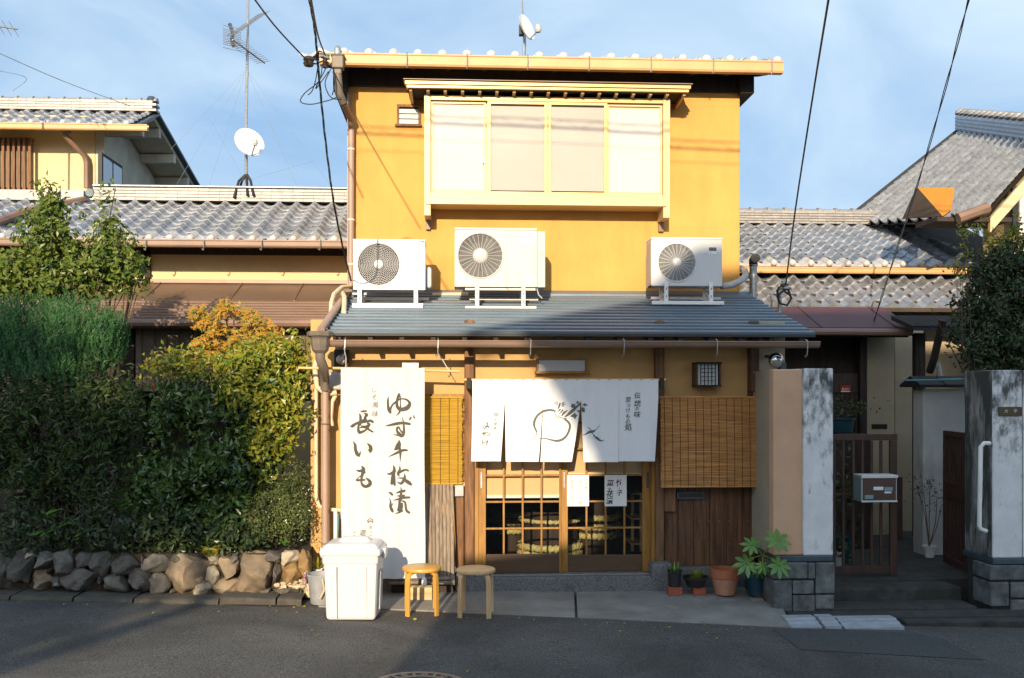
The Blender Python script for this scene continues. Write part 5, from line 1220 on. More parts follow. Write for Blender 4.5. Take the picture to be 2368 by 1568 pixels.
MB().box(xm - .003, xm + .003, 8.9485, 8.96, Z0, Z1).build('joint', m_['dark_concrete'], rpil)
MB().box(X0 - .003, X0 + .08, 8.962, 9.46, Z0, Z1 - .002).build('side_face', m_['dark_side_paint'], rpil, bevel=.01)
zs0 = at(*q9(1140, 1062), 8.95).z
MB().box(X0 - .01, X0 + 1.4, 8.93, 9.48, zs0, Z0).build('slate_band', m_['iron_blue'], rpil, bevel=.008)
MB().box(X0 + .0, X0 + 1.4, 8.965, 9.4, -.6, zs0).build('mortar_core', m_['dark_concrete'], rpil)
for r in ((1062, 1064, 1216, 1134), (1064, 1140, 1150, 1250), (1155, 1140, 1260, 1212), (1155, 1218, 1260, 1290), (1220, 1064, 1300, 1134)):
    a, b, c, d = rect(*q9(r[0], r[1]), *q9(r[2], r[3]), 8.94)
    MB().box(a + .003, b - .003, 8.93 + random.uniform(-.006, .006), 9.25, c + .003, d - .003).build('slate_block', m_['slate_block'], rpil, bevel=.012)
pl_ = MB().pbox(*q9(1106, 363), *q9(1207, 404), 8.935, .02).build('nameplate', m_['bronze'], rpil, bevel=.003)
mb = MB(); tfp = lambda x, y, l: (lambda p: (p.x, 8.9335, p.z))(at(*q9(x, y), 8.9335)); type_(mb, [('大', 1137, 382, 17), ('平', 1178, 382, 17)], tfp, 0, .012); mb.build('nameplate_characters', m_['char'], pl_)
yh = 8.86
hr = [at(*q9(1062, 525), 8.96), at(*q9(1058, 525), yh), at(*q9(1040, 524), yh), at(*q9(1024, 540), yh), at(*q9(1021, 700), yh), at(*q9(1017, 890), yh), at(*q9(1022, 905), yh), at(*q9(1040, 913), yh), at(*q9(1047, 914), 8.96)]
MB().tube(hr, .020, 10).build('handrail', m_['bracket_white'], rpil, smooth='auto')
# wall continuing right, behind the pillar, carrying the hedge
MB().box(X0 + .35, X0 + 8, 9.15, 9.4, -.6, Z1 - .12).build('boundary_wall', m_['mouldy_paint'], label='mould-streaked white boundary wall running off behind the nameplate pillar', cat='wall', bevel=.01)

# closed gate leaf
YG = 9.72
gt = thing('gate', tuple(at(*q9(515, 1105), YG)), 'closed red-brown slatted metal gate leaf carrying the letter box', 'gate', 'leaves of the red-brown entrance gate')
def gbox(t, x0, y0, x1, y1, name, Y=YG, d=.035): return MB().pbox(*q9(x0, y0), *q9(x1, y1), Y, d).build(name, m_['red_wood'], t, bevel=.004)
gbox(gt, 350, 484, 655, 512, 'top_rail'); gbox(gt, 350, 1071, 622, 1104, 'bottom_rail'); gbox(gt, 622, 513, 654, 1108, 'stile'); gbox(gt, 352, 745, 622, 757, 'middle_rail', YG + .008, .02)
for x in (375, 416, 460, 501, 541, 583): gbox(gt, x - 6, 513, x + 6, 1070, 'bar', YG + .006, .022)
# open gate leaf, swung inwards at the right pillar
g2 = thing('gate', (at(*q9(1005, 1000), 9.5).x, 9.5, .08), 'open red-brown slatted gate leaf swung back against the nameplate pillar', 'gate', 'leaves of the red-brown entrance gate')
A = at(*q9(1003, 483), 9.50); B = at(*q9(864, 483), 10.35)
dv = (Vector((B.x, B.y, 0)) - Vector((A.x, A.y, 0))); Lg = dv.length; dv.normalize(); nv = Vector((-dv.y, dv.x, 0)) * .02
zt_, zb_ = A.z, .11
def lbox(t, s0, s1, z0, z1, name, th=1.0):
    P = []
    for s in (s0, s1):
        for k in (-th, th):
            for z in (z0, z1):
                q = Vector((A.x, A.y, 0)) + dv * s + nv * k; P.append((q.x, q.y, z))
    return MB().add(P, [(0, 1, 3, 2), (4, 6, 7, 5), (0, 4, 5, 1), (2, 3, 7, 6), (0, 2, 6, 4), (1, 5, 7, 3)]).build(name, m_['red_wood'], t, bevel=.004)
lbox(g2, 0, Lg, zt_ - .06, zt_, 'top_rail'); lbox(g2, 0, Lg, zb_, zb_ + .08, 'bottom_rail'); lbox(g2, 0, .06, zb_ + .08, zt_ - .06, 'stile'); lbox(g2, Lg - .06, Lg, zb_ + .08, zt_ - .06, 'stile'); lbox(g2, .06, Lg - .06, .80, .98, 'lock_rail', .8)
for k in range(1, 9): s = .06 + (Lg - .12) * k / 9; lbox(g2, s - .012, s + .012, zb_ + .08, zt_ - .06, 'bar', .6)
# letter box on the gate
mbx = thing('letter_box', tuple(at(*q9(570, 785), 9.5)), 'white metal letter box with dark brown front fixed on the gate', 'letter box')
X0, X1, Z0, Z1 = rect(*q9(496, 668), *q9(655, 785), 9.50)
MB().box(X0, X1, 9.515, 9.70, Z0, Z1).build('case', m_['mail_white'], mbx, bevel=.006)
MB().box(X0 - .004, X0 + .003, 9.505, 9.70, Z0 + .004, Z1 - .002).build('side', m_['mail_blue'], mbx)
MB().box(X0 + .014, X1 - .012, 9.508, 9.52, Z0 + .014, Z1 - .028).build('front_flap', m_['mail_brown'], mbx, bevel=.002)
MB().box(X0 - .004, X1 + .004, 9.495, 9.70, Z1 - .026, Z1 + .004).build('hood', m_['mail_white'], mbx, bevel=.004)
MB().box(X0, X1, 9.50, 9.52, Z0 - .004, Z0 + .013).build('bottom_lip', m_['mail_white'], mbx, bevel=.003)
for s in ((548, 718, 592, 733, 'paper'), (597, 720, 634, 736, 'mail_blue'), (597, 739, 628, 747, 'paper'), (510, 755, 548, 772, 'mail_blue'), (594, 756, 636, 771, 'bronze')):
    MB().pbox(*q9(s[0], s[1]), *q9(s[2], s[3]), 9.505, .004).build('sticker', m_[s[4]], mbx, bevel=.002)
MB().pbox(*q9(640, 675), *q9(678, 955), 10.6, .04).build('wooden_screen', m_['red_wood'], label='red-brown wooden panel standing in the porch behind the gate', cat='panel', bevel=.004)

# porch and house behind the gate
hs = thing('neighbour_house', tuple(at(2050, 1200, 12.8)), 'single-storey house with grey tiled roofs and maroon metal eave behind the gate', 'house')
YW = 12.6
MB().box(at(1760, 900, YW).x, at(2040, 900, YW).x, YW + .12, YW + .3, 0, 2.9).build('entrance_wall', m_['dark_wood'], hs)
dr_ = MB().pbox(*q9(330, 215), *q9(500, 990), YW, .06).build('entrance_door', m_['dark_door'], hs, bevel=.004)
for x in (385, 405, 425, 445, 465): MB().pbox(*q9(x - 2, 300), *q9(x + 2, 700), YW - .015, .015).build('lattice_bar', m_['dark_wood'], dr_)
for y in (300, 335, 370, 405): MB().pbox(*q9(375, y - 2), *q9(480, y + 2), YW - .017, .012).build('lattice_bar', m_['dark_wood'], dr_)
MB().pbox(*q9(488, 60), *q9(520, 1000), YW - .08, .12).build('door_post', m_['dark_wood'], hs, bevel=.006)
sg = MB().pbox(*q9(402, 267), *q9(446, 298), YW - .022, .004).build('warning_sticker', m_['red_sign'], hs)
mb = MB(); tfp = lambda x, y, l: (lambda p: (p.x, YW - .0235, p.z))(at(*q9(x, y), YW - .0235)); type_(mb, [('警', 413, 284, 9), ('戒', 424, 284, 9), ('中', 435, 284, 9)], tfp, 0, .015); mb.build('sticker_lettering', m_['paper'], sg)
MB().pbox(*q9(404, 292), *q9(444, 297), YW - .0245, .001).build('sticker_strip', m_['paper'], sg)
MB().box(at(*q9(519, 500), YW).x, at(*q9(641, 500), YW).x, YW, YW + .3, 0, 2.75).build('porch_wall', m_['stucco_tan'], hs, bevel=.006)
MB().box(at(*q9(642, 500), 12.9).x, at(*q9(770, 500), 12.9).x, 12.9, 13.2, 0, 2.8).build('porch_wall', m_['stucco_tan'], hs, bevel=.006)
MB().pbox(*q9(541, 440), *q9(609, 461), YW - .012, .02).build('letter_slot', m_['iron_black'], hs)
MB().tube([at(*q9(757, 100), 11.6), at(*q9(757, 980), 11.6)], .022, 8).build('drainpipe', m_['dark_wood'], hs)
MB().box(at(1700, 800, 13.6).x, 9, 14.02, 14.3, 0, 3.7).build('house_wall', m_['stucco_tan'], hs)
# maroon metal eave
e0, e1 = at(1770, 760, 12.05), at(2110, 760, 12.05)
zt_, zb_ = at(1950, 714, 12.75).z, at(1950, 757, 12.0).z
MB().prism([(12.0, zb_), (12.85, zt_ + .03), (12.85, zt_ - .02), (12.0, zb_ - .05)], 2.2, at(2112, 757, 12.0).x).build('metal_eave', m_['metal_maroon'], hs)
for px in (1880, 2050): x = at(px, 735, 12.3).x; MB().prism([(11.995, zb_ + .006), (12.85, zt_ + .038), (12.85, zt_ + .03), (11.995, zb_)], x - .008, x + .008).build('standing_seam', m_['metal_maroon'], hs)
MB().tube([(2.2, 11.96, zb_ - .06), (at(2105, 757, 12).x, 11.96, zb_ - .06)], .045, 8).build('eave_gutter', m_['gutter_brown'], hs, smooth='auto')
MB().prism([(12.05, zb_ - .06), (12.9, zt_ - .1), (12.9, zt_ - .2), (12.05, zb_ - .12)], 2.2, at(2105, 757, 12).x).build('eave_soffit', m_['eave_wood'], hs)
# lower tile skirt and main tile roof
xr = at(2240, 700, 13.0).x
skz = at(1950, 702, 12.95).z; ssl = math.atan(.53)
rf1 = MB().prism([(12.9, skz - .06), (13.95, skz - .06 + 1.05 * .53), (13.95, skz - .14 + 1.05 * .53), (12.9, skz - .11)], 2.0, xr + 1.5).build('skirt_roof', m_['eave_wood'], hs)
tile_roof(rf1, (at(1690, 700, 12.92).x, 12.90, skz - .035), 18, 5, ssl, TILE_R, TILE_E2)
mz = at(1950, 606, 13.75).z; msl = math.atan(.42)
rf2 = MB().prism([(13.72, mz - .07), (16.2, mz - .07 + 2.48 * .42), (16.2, mz - .14 + 2.48 * .42), (13.72, mz - .12)], 2.0, xr + 1.5).build('main_roof', m_['eave_wood'], hs)
xt0 = at(1694, 608, 13.75).x
hipx = lambda j: at(2240, 600, 13.7).x + .3 - j * .062
tile_roof(rf2, (xt0, 13.72, mz - .045), 19, 11, msl, TILE_R, TILE_RE, skip=lambda i, j: xt0 + i * .265 > at(2235, 600, 13.7).x + .4 - j * .06)
gutter(hs, 2.0, at(2232, 620, 13.65).x, 13.60, at(1950, 618, 13.65).z, h=.09, d=.1)
for i in range(8): x = 2.4 + i * .7; MB().box(x, x + .05, 13.75, 14.2, mz - .2, mz - .12).build('rafter', m_['eave_wood'], rf2)
def ridge(parent, x0, x1, Y, z, rows, mat, w=.30, h=.045, cap=True, depth=.24, bumps=True):
    for r in range(rows):
        n = int((x1 - x0) / w); off = (r % 2) * w / 2
        for k in range(n + 1):
            xa, xb = max(x0, x0 + k * w - off), min(x1, x0 + (k + 1) * w - off)
            if xb - xa < .04: continue
            dd = depth / 2 * (1 - .05 * r)
            MB().box(xa + .002, xb - .002, Y - dd - random.uniform(0, .004), Y + dd, z + r * h + .010, z + (r + 1) * h).build('ridge_tile', mat, parent)
    if cap:
        pr = [(Y + .085 * math.cos(a), z + rows * h + .055 * math.sin(a)) for a in np.linspace(0, math.pi, 9)]
        n = int((x1 - x0) / .27)
        for k in range(n):
            xa, xb = x0 + (x1 - x0) * k / n, x0 + (x1 - x0) * (k + 1) / n
            o = MB().prism(pr, xa, xb - .004).build('ridge_cap', mat, parent, smooth='auto')
            if bumps: MB().prism([(Y + .1 * math.cos(a), z + rows * h + .075 * math.sin(a)) for a in np.linspace(0, math.pi, 9)], xb - .05, xb - .008).build('cap_collar', mat, o)
ry = 16.02; rz_ = mz - .045 + (ry - 13.72) * .42
ridge(rf2, 2.6, at(2128, 510, ry).x, ry, rz_ - .02, 5, m_['tile_white'], h=.042)
MB().lathe([(.12, -.05), (.13, 0), (.10, .04), (.001, .05)], (at(2130, 505, ry).x, ry, rz_ + .12), 16, axis='Y').build('ridge_end', m_['tile'], rf2, smooth='auto')
# small things hanging at the right end of the canopy
ip = thing('cable_pole', tuple(at(1803, 720, 11.8)), 'short steel cable pole with insulator and coiled black cable behind the canopy end', 'cable pole')
MB().tube([at(1803, 728, 11.8), at(1803, 660, 11.8)], .025, 8).build('pole', m_['galv'], ip, smooth='auto')
MB().tube([at(1800, 690, 11.7), at(1797, 672, 11.68), at(1806, 660, 11.68), at(1822, 668, 11.68), at(1830, 690, 11.68), at(1820, 706, 11.68), at(1804, 702, 11.68), at(1797, 685, 11.68), at(1812, 672, 11.66), at(1826, 682, 11.66)], .014, 6).build('cable_coil', m_['cable'], ip, smooth='auto')
MB().lathe([(.02, 0), (.05, .02), (.03, .05), (.055, .08), (.02, .12)], tuple(at(1815, 672, 11.7)), 12).build('insulator', m_['galv'], ip, smooth='auto')

# white garden wall with tiled coping, drying poles
gw = thing('garden_wall', tuple(at(*q9(880, 960), 11.0)), 'white stucco garden wall with dark tiled coping behind the open gate leaf', 'wall')
X0 = at(*q9(768, 500), 11.0).x
MB().box(X0, X0 + 6, 11.0, 11.25, 0, at(*q9(880, 285), 11).z).build('wall_panel', m_['stucco_white'], gw, bevel=.01)
for k in range(10):
    xa = X0 - .1 + k * .3; zt_ = at(*q9(880, 268), 11).z + .03
    MB().prism([(10.86, zt_ - .05), (10.86, zt_ - .02), (11.12, zt_ + .08), (11.38, zt_ - .02), (11.38, zt_ - .05)], xa, xa + .285).build('coping_tile', m_['iron_dark'], gw, bevel=.006)
for k, (a_, b_) in enumerate((((690, 246), (935, 243)), ((830, 243), (1010, 238)))):
    MB().tube([at(*q9(*a_), 10.8), at(*q9(*b_), 10.8 + k * .1)], .010, 8).build('drying_pole', m_['blue_pole'], label=['teal drying pole sticking out over the garden wall coping', 'shorter teal drying pole lying nearer the nameplate pillar'][k], cat='pole')
# carport timbers in the dark corner
cp = thing('carport', tuple(at(2180, 880, 11.6)), 'dark timber and corrugated lean-to roof in the shade beside the hedge', 'lean-to')
MB().prism([(11.5, at(2160, 757, 11.5).z), (12.1, at(2160, 733, 12.1).z), (12.1, at(2160, 733, 12.1).z - .04), (11.5, at(2160, 757, 11.5).z - .04)], at(2112, 757, 11.5).x, at(2330, 757, 11.5).x).build('corrugated_roof', m_['iron_dark'], cp)
for k in range(24):
    x = at(2114, 757, 11.5).x + k * .045
    MB().tube([(x, 11.49, at(2160, 757, 11.5).z + .008), (x, 12.1, at(2160, 733, 12.1).z + .008)], .014, 6).build('corrugation', m_['iron_dark'], cp)
MB().tube([at(2180, 740, 11), at(2160, 830, 11.2), at(2150, 860, 11.3)], .045, 8).build('brace', m_['dark_wood'], cp)
MB().pbox(2118, 770, 2140, 1240, 12.0, .1).build('post', m_['dark_wood'], cp)
MB().tube([at(2168, 840, 11.5), at(2174, 870, 11.5), at(2166, 890, 11.5)], .03, 8).build('duct', m_['hose_grey'], cp)

# plants inside the gate
t, s = pot('potted_plant', 'white pot with a thin bare-stemmed sapling against the garden wall', q9(795, 0)[0], 0, .15, .10, .13, 10.85, 'bracket_white', .075, rim=.015, cat='potted plant')
tips = []
for (x, y) in ((800, 690), (770, 735), (830, 760), (850, 800), (745, 720)):
    p = at(*q9(x, y), 10.85); MB().tube([s, s * .5 + p * .5 + Vector((random.uniform(-.03, .03), 0, 0)), p], [.006, .005, .003], 5).build('stem', m_['twig'], t); tips.append(p)
c = np.concatenate([np.array(p)[None] + RNG.normal(size=(24, 3)) * [.09, .06, .07] for p in tips]); v, f = leaves(c, RNG.normal(size=c.shape), RNG.uniform(.025, .045, len(c))); leafmesh('leaves', v, f, m_['leaf_dark'], t, kind='stuff')
for (x, y, Y, col_, lab, lf, yy) in ((400, 990, 10.6, 'plastic_blue', 'blue tub with a dark leafy plant behind the gate bars', 'leaf_dark', 0), (388, 1060, 10.1, 'hose_grey', 'small grey pot standing low behind the gate bars', 'leaf_dark', 0)):
    t, s = pot('potted_plant', lab, q9(x, 0)[0], 0, .26 if yy == 0 and x > 390 else .13, .2 if x > 390 else .1, .30 if x > 390 else .2, Y, col_, .075, cat='potted plant')
    n = 120 if x > 390 else 40; c = np.array(s) + RNG.normal(size=(n, 3)) * [.10, .08, .32 if x > 390 else .06] + [0, 0, .45 if x > 390 else .06]; v, f = leaves(c, RNG.normal(size=c.shape) + [0, -1, .5], RNG.uniform(.05, .12, n)); leafmesh('leaves', v, f, m_[lf], t, kind='stuff')
t, s = pot('potted_plant', 'blue bonsai pot with spreading yellow-green foliage beside the house door', q9(400, 0)[0], 0, .34, .28, .17, 11.6, 'plastic_blue', at(*q9(400, 476), 11.6).z, cat='potted plant')
MB().box(s.x - .3, s.x + .3, 11.45, 11.75, .07, s.z - .17).build('pot_table', m_['dark_wood'], label='dark plinth under the blue bonsai pot by the house door', cat='plinth')
c = np.array(s) + RNG.normal(size=(200, 3)) * [.16, .10, .06] + [.05, 0, .14]; v, f = leaves(c, RNG.normal(size=c.shape) + [0, -1, .8], RNG.uniform(.03, .06, 200)); leafmesh('leaves', v, f, m_['leaf_nandina'], t, kind='stuff')

# ------------------------------------------------------------------ big roof at the far right
bh = thing('gabled_house', tuple(at(2300, 560, 12.5)), 'taller house with weathered tiled roof and cream gable at the right edge', 'house')
A = at(2222, 300, 17.0); B = at(1945, 520, 17.0); C = at(2272, 497, 12.4); D = at(2420, 330, 12.4)
nu, nv = 14, 17
def patch(u, v_): return (A * (1 - u) + D * u) * (1 - v_) + (B * (1 - u) + C * u) * v_
cnt = 0
rfm = MB().grid(lambda u, t: patch(u, t) + Vector((.02, 0, -.05)), 4, 4).build('roof', m_['eave_wood'], bh)
ic = []
for j in range(nv):
    for i in range(nu):
        u0, u1, v0, v1 = i / nu, (i + 1) / nu, j / nv, (j + 1) / nv
        if u0 > .52 and u0 < .78 and j >= 14 and False: continue
        o = patch(u0, v1); ex = patch(u1, v1) - o; ey = patch(u0, v0) - o
        sx = ex.length / .265; sy = ey.length / .235; ex_, ey_ = ex.normalized(), ey.normalized(); nz_ = ex_.cross(ey_).normalized()
        ey2 = nz_.cross(ex_); ex_ = ex_.lerp(ex_, 1)
        rm_ = Matrix((ex_, ey2, nz_)).transposed().to_euler()
        ic.append((o + nz_ * .02, rm_, (sx, sy, 1)))
order = sorted(range(len(ic)), key=lambda k: ic[k][0].y); near = set(order[:300]); rest = MB()
for k, (o, e, s_) in enumerate(ic):
    if k in near: newobj('roof_tile', TILE_FAR, rfm, o, (e[0] - .06, e[1], e[2]), s_)
    else:
        m4 = Matrix.Translation(o) @ e.to_matrix().to_4x4() @ Matrix.Diagonal((*s_, 1)) @ Matrix.Rotation(-.06, 4, 'X')
        rest.add([tuple(m4 @ q.co) for q in TILE_FAR.vertices], [tuple(p.vertices) for p in TILE_FAR.polygons])
if rest.v: rest.build('roof_tiles_beyond', m_['tile_far'], rfm, kind='stuff', smooth='auto')
for k in range(4):
    off = Vector((0, 0, .03 + .06 * k)); MB().tube([A + off + Vector((-.05, 0, 0)), D + off], .055, 8).build('ridge_course', m_['tile'], rfm, smooth='auto')
for k in range(16):
    p = A.lerp(D, k / 15) + Vector((0, 0, .28)); MB().lathe([(.02, -.02), (.10, 0), (.09, .05), (.03, .09)], tuple(p), 10).build('ridge_cap', m_['tile_white'], rfm, smooth='auto')
MB().tube([A, B], .06, 6).build('verge_tile', m_['iron_dark'], rfm)
# bargeboard, gable wall, gutter stub, orange sheet
off = Vector((.05, -.1, -.06)); up = Vector((0, 0, .18))
MB().add([tuple(C + off), tuple(D + off), tuple(D + off - up), tuple(C + off - up), tuple(C + off + Vector((0, .06, 0))), tuple(D + off + Vector((0, .06, 0))), tuple(D + off - up + Vector((0, .06, 0))), tuple(C + off - up + Vector((0, .06, 0)))], [(0, 3, 2, 1), (4, 5, 6, 7), (0, 1, 5, 4), (3, 7, 6, 2), (0, 4, 7, 3), (1, 2, 6, 5)]).build('bargeboard', m_['stucco_cream'], bh)
gx = at(2310, 520, 12.9).x
MB().prism([(gx, 2), (gx, C.z + (gx - C.x) * (D.z - C.z) / (D.x - C.x) - .25), (gx + 3, C.z + (gx + 3 - C.x) * (D.z - C.z) / (D.x - C.x) - .25), (gx + 3, 2)][::-1], 12.55, 13.3, 'Y').build('gable_wall', m_['stucco_cream'], bh)
MB().pbox(2342, 430, 2420, 540, 12.5, .06).build('gable_window', m_['iron_dark'], bh)
MB().pbox(2358, 445, 2372, 545, 12.47, .06).build('window_frame', m_['shade_white'], bh)
MB().tube([at(2215, 505, 12.2), at(2285, 480, 12.2)], .07, 8).build('gutter_stub', m_['gutter_brown'], bh, smooth='auto')
P1, P2, P3, P4 = at(2122, 434, 12.9), at(2207, 434, 12.9), at(2200, 486, 12.5), at(2180, 500, 12.4)
MB().add([tuple(P1), tuple(P2), tuple(P3), tuple(P4)] + [tuple(p + Vector((0, .04, -.02))) for p in (P1, P2, P3, P4)], [(0, 3, 2, 1), (4, 5, 6, 7), (0, 1, 5, 4), (2, 3, 7, 6), (1, 2, 6, 5), (3, 0, 4, 7)]).build('orange_flashing', m_['orange_sheet'], bh)
P5 = at(2090, 505, 12.9)
MB().add([tuple(P1), tuple(P4), tuple(P5)] + [tuple(p + Vector((0, .05, 0))) for p in (P1, P4, P5)], [(0, 2, 1), (3, 4, 5), (0, 1, 4, 3), (1, 2, 5, 4), (2, 0, 3, 5)]).build('shaded_flashing', m_['eave_wood'], bh)  # the wedge's deep shade is put into its dark colour
MB().prism([(12.3, at(2200, 508, 12.5).z), (12.9, at(2200, 504, 12.5).z), (12.9, at(2200, 516, 12.5).z), (12.3, at(2200, 518, 12.5).z)], at(2150, 510, 12.5).x, at(2320, 510, 12.5).x).build('lower_eave', m_['eave_wood'], bh)
# ------------------------------------------------------------------ houses on the left
lh = thing('tiled_house', (-5, 14, 0), 'low house with silvery tiled roof and brown metal skirt roof left of the shop', 'house')
ez_ = at(400, 548, 13.2).z; esl = math.atan(.42); xE = at(805, 550, 13.2).x
rfl = MB().prism([(13.18, ez_ - .07), (15.5, ez_ - .07 + 2.32 * .42), (15.5, ez_ - .14 + 2.32 * .42), (13.18, ez_ - .12)], -8.5, xE + 1.2).build('roof', m_['eave_wood'], lh)
nc = 25; xs_ = at(774, 545, 13.2).x - .83 * .265 - 22 * .265
tile_roof(rfl, (xs_, 13.18, ez_ - .04), nc, 10, esl, TILE, TILE_E)
ry = 15.28; rz_ = ez_ - .04 + (ry - 13.18) * .42
ridge(rfl, at(222, 450, ry).x, xE + 1.0, ry, rz_ - .01, 4, m_['tile_white'], w=.31, h=.05, depth=.3, cap=False)
MB().box(at(222, 450, ry).x, xE + 1, ry - .17, ry + .17, rz_ + .195, rz_ + .225).build('ridge_top', m_['tile'], rfl, bevel=.01)
MB().box(at(-60, 450, ry).x, at(200, 450, ry).x, ry - .12, ry + .12, rz_ - .01, rz_ + .14).build('ridge_base', m_['tile_white'], rfl)
MB().lathe([(.06, -.06), (.075, 0), (.06, .05), (.001, .06)], (at(216, 452, ry).x, ry - .1, rz_ + .10), 16, axis='Y').build('ridge_end', m_['iron_blue'], rfl, smooth='auto')
# valley with a brown gutter, small lower roof at far left
MB().tube([at(-10, 515, 13.6), at(60, 490, 14.2), at(195, 463, 15.2)], .06, 8).build('valley_gutter', m_['gutter_brown'], lh, smooth='auto')
gutter(lh, -8.5, xE + .05, 13.06, at(400, 553, 13.1).z, h=.10, d=.1, mat='gutter_brown')
for px in (338, 472, 606, 741): x = at(px, 570, 13.05).x; z = at(px, 566, 13.05).z; MB().tube([(x, 13.04, z + .06), (x, 13.03, z - .03), (x - .01, 13.05, z - .07), (x - .03, 13.05, z - .05)], .008, 5).build('gutter_hook', m_['galv'], lh)
zw0, zw1 = at(400, 656, 13.85).z, ez_ + .1
MB().box(-8.5, xE + .6, 13.85, 14.1, 2.2, zw1).build('upper_wall', m_['stucco_cream'], lh)
MB().box(at(334, 600, 13.8).x, at(347, 600, 13.8).x, 13.80, 13.9, zw0 - .1, zw1).build('post', m_['dark_wood'], lh)
MB().box(-8.5, xE + .6, 13.80, 13.87, at(400, 588, 13.8).z, zw1).build('dark_eave_band', m_['dark_wood'], lh)
for i in range(24): x = -8.4 + i * .31; MB().box(x, x + .04, 13.2, 13.85, ez_ - .17 + .1, ez_ - .11 + .1).build('rafter', m_['eave_wood'], rfl)
# brown metal skirt: smooth upper apron, ribbed lower courses
ya, yb, yc = 12.35, 13.05, 13.84
za, zb, zc_ = at(500, 737, ya).z, at(500, 694, yb).z, at(500, 655, yc).z
xk0, xk1 = -8.5, at(798, 700, 12.6).x
sk = MB().prism([(yb, zb), (yc, zc_), (yc, zc_ - .05), (yb, zb - .05)], xk0, xk1).build('skirt_apron', m_['metal_brown'], lh)
MB().box(xk0, xk1, yc - .03, yc + .008, zc_, zc_ + .05).build('apron_flashing', m_['metal_brown'], sk)
for px in (545, 690, 350): x = at(px, 670, 13.4).x; MB().prism([(yb, zb + .008), (yc - .03, zc_ + .006), (yc - .03, zc_ - .0), (yb, zb)], x - .006, x + .006).build('seam', m_['metal_brown'], sk)
n = 7
for k in range(n):
    a0, a1 = k / n, (k + 1) / n; y0_, y1_ = ya + (yb - ya) * a0, ya + (yb - ya) * a1 + .03; z0_, z1_ = za + (zb - za) * a0, za + (zb - za) * a1
    MB().prism([(y0_, z0_ - .005), (y0_ - .003, z0_ + .016), (y0_ + .006, z0_ + .022), (y1_, z1_ + .006), (y1_, z1_ - .008)], xk0, xk1).build('roof_course', m_['metal_brown'], lh)
MB().box(xk0, xk1, ya - .04, ya + .02, za - .12, za - .012).build('fascia', m_['gutter_brown'], lh, bevel=.006)
MB().box(xk0, xk1, ya + .02, yc, za - .10, za - .06).build('soffit', m_['eave_wood'], lh)
MB().tube([(xk0, ya - .08, za - .06), (xk1, ya - .08, za - .06)], .05, 8).build('skirt_gutter', m_['gutter_brown'], lh, smooth='auto')
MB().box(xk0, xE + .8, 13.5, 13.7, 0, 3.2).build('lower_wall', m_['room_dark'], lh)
for px in (296, 560): MB().box(at(px, 800, 12.9).x, at(px + 14, 800, 12.9).x, 12.9, 13.0, 0, 2.8).build('post', m_['dark_wood'], lh)
MB().pbox(250, 820, 330, 1250, 13.2, .05).build('lattice_door', m_['dark_wood'], lh)
rs = thing('reed_screen', tuple(at(520, 860, 12.6)), 'grey-brown reed screen hanging under the brown skirt roof behind the maple', 'reed screen')
X0, X1 = at(314, 800, 12.55).x, at(720, 800, 12.55).x; Z0, Z1 = at(500, 905, 12.55).z, at(500, 752, 12.55).z
mb = MB()
for k in range(70):
    z = Z1 - (Z1 - Z0) * (k + .5) / 70; mb.tube([(X0, 12.55 + random.uniform(-.004, .004), z), (X1, 12.55 + random.uniform(-.004, .004), z + random.uniform(-.002, .002))], (Z1 - Z0) / 70 * .47, 5)
mb.build('reeds', m_['reed_screen'], rs, kind='stuff')
for k in range(14): x = X0 + (X1 - X0) * (k + .5) / 14; MB().box(x - .004, x + .004, 12.53, 12.545, Z0, Z1).build('binding_cord', m_['twig'], rs)
# low garden wall between hedge and shop
lw = MB().box(at(640, 1000, 11.4).x, xE + .6, 11.4, 11.6, 0, at(690, 928, 11.4).z).build('courtyard_wall', m_['stucco_cream'], label='low cream courtyard wall seen between the hedge and the shop corner', cat='wall', bevel=.02)

# two-storey house behind
h2 = thing('two_storey_house', (-8, 19, 0), 'two-storey cream house with shade-greyed side and curved tiled gable roof at the left edge', 'house')
xg = -6.2; yF = 17.35
MB().box(-16, xg - .16, 18.0, 18.2, 2, 6.8).build('front_wall', m_['stucco_cream'], h2)
MB().prism([(18.0, 2), (18.0, 6.65), (18.7, 6.92), (21.6, 6.15), (21.6, 2)], xg - .15, xg + .003).build('gable_wall', m_['stucco_shade_grey'], h2)
e2 = at(200, 283, yF).z; s2 = math.atan(.43); xv = -5.55
rf = MB().prism([(yF, e2 - .06), (18.75, e2 - .06 + 1.4 * .43), (22.2, e2 - .06 - .25), (22.2, e2 - .16 - .25), (18.75, e2 - .17 + 1.4 * .43), (yF, e2 - .13)], -16, xv).build('roof', m_['stucco_shade_grey'], h2)
MB().prism([(yF + .02, e2 - .05), (18.75, e2 - .045 + 1.4 * .43), (22.25, e2 - .05 - .25), (22.25, e2 - .09 - .25), (18.75, e2 - .09 + 1.4 * .43), (yF + .02, e2 - .09)], xv - .02, xv + .10).build('verge_tile', m_['iron_blue'], rf)
nc = 26; xs_ = at(440 * .369, 280, yF).x - nc * .265 + 4.2
xs_ = xv - nc * .265
tile_roof(rf, (xs_, yF, e2 - .03), nc, 6, s2, TILE, TILE_E)
ry = 18.65; rz_ = e2 + (ry - yF) * .43 - .03
ridge(rf, -14, xv + .1, ry, rz_, 4, m_['tile_white'], w=.32, h=.05, depth=.26, cap=True)
mb = MB().lathe([(.04, 0), (.11, .03), (.115, .10), (.09, .15), (.10, .19), (.06, .26), (.001, .28)], (xv - .02, ry, rz_ + .04), 12); mb.build('ridge_ornament', m_['iron_blue'], rf, smooth='auto')
gutter(h2, -16, at(345, 292, yF).x, yF - .12, at(200, 289, yF).z, h=.11, d=.1)
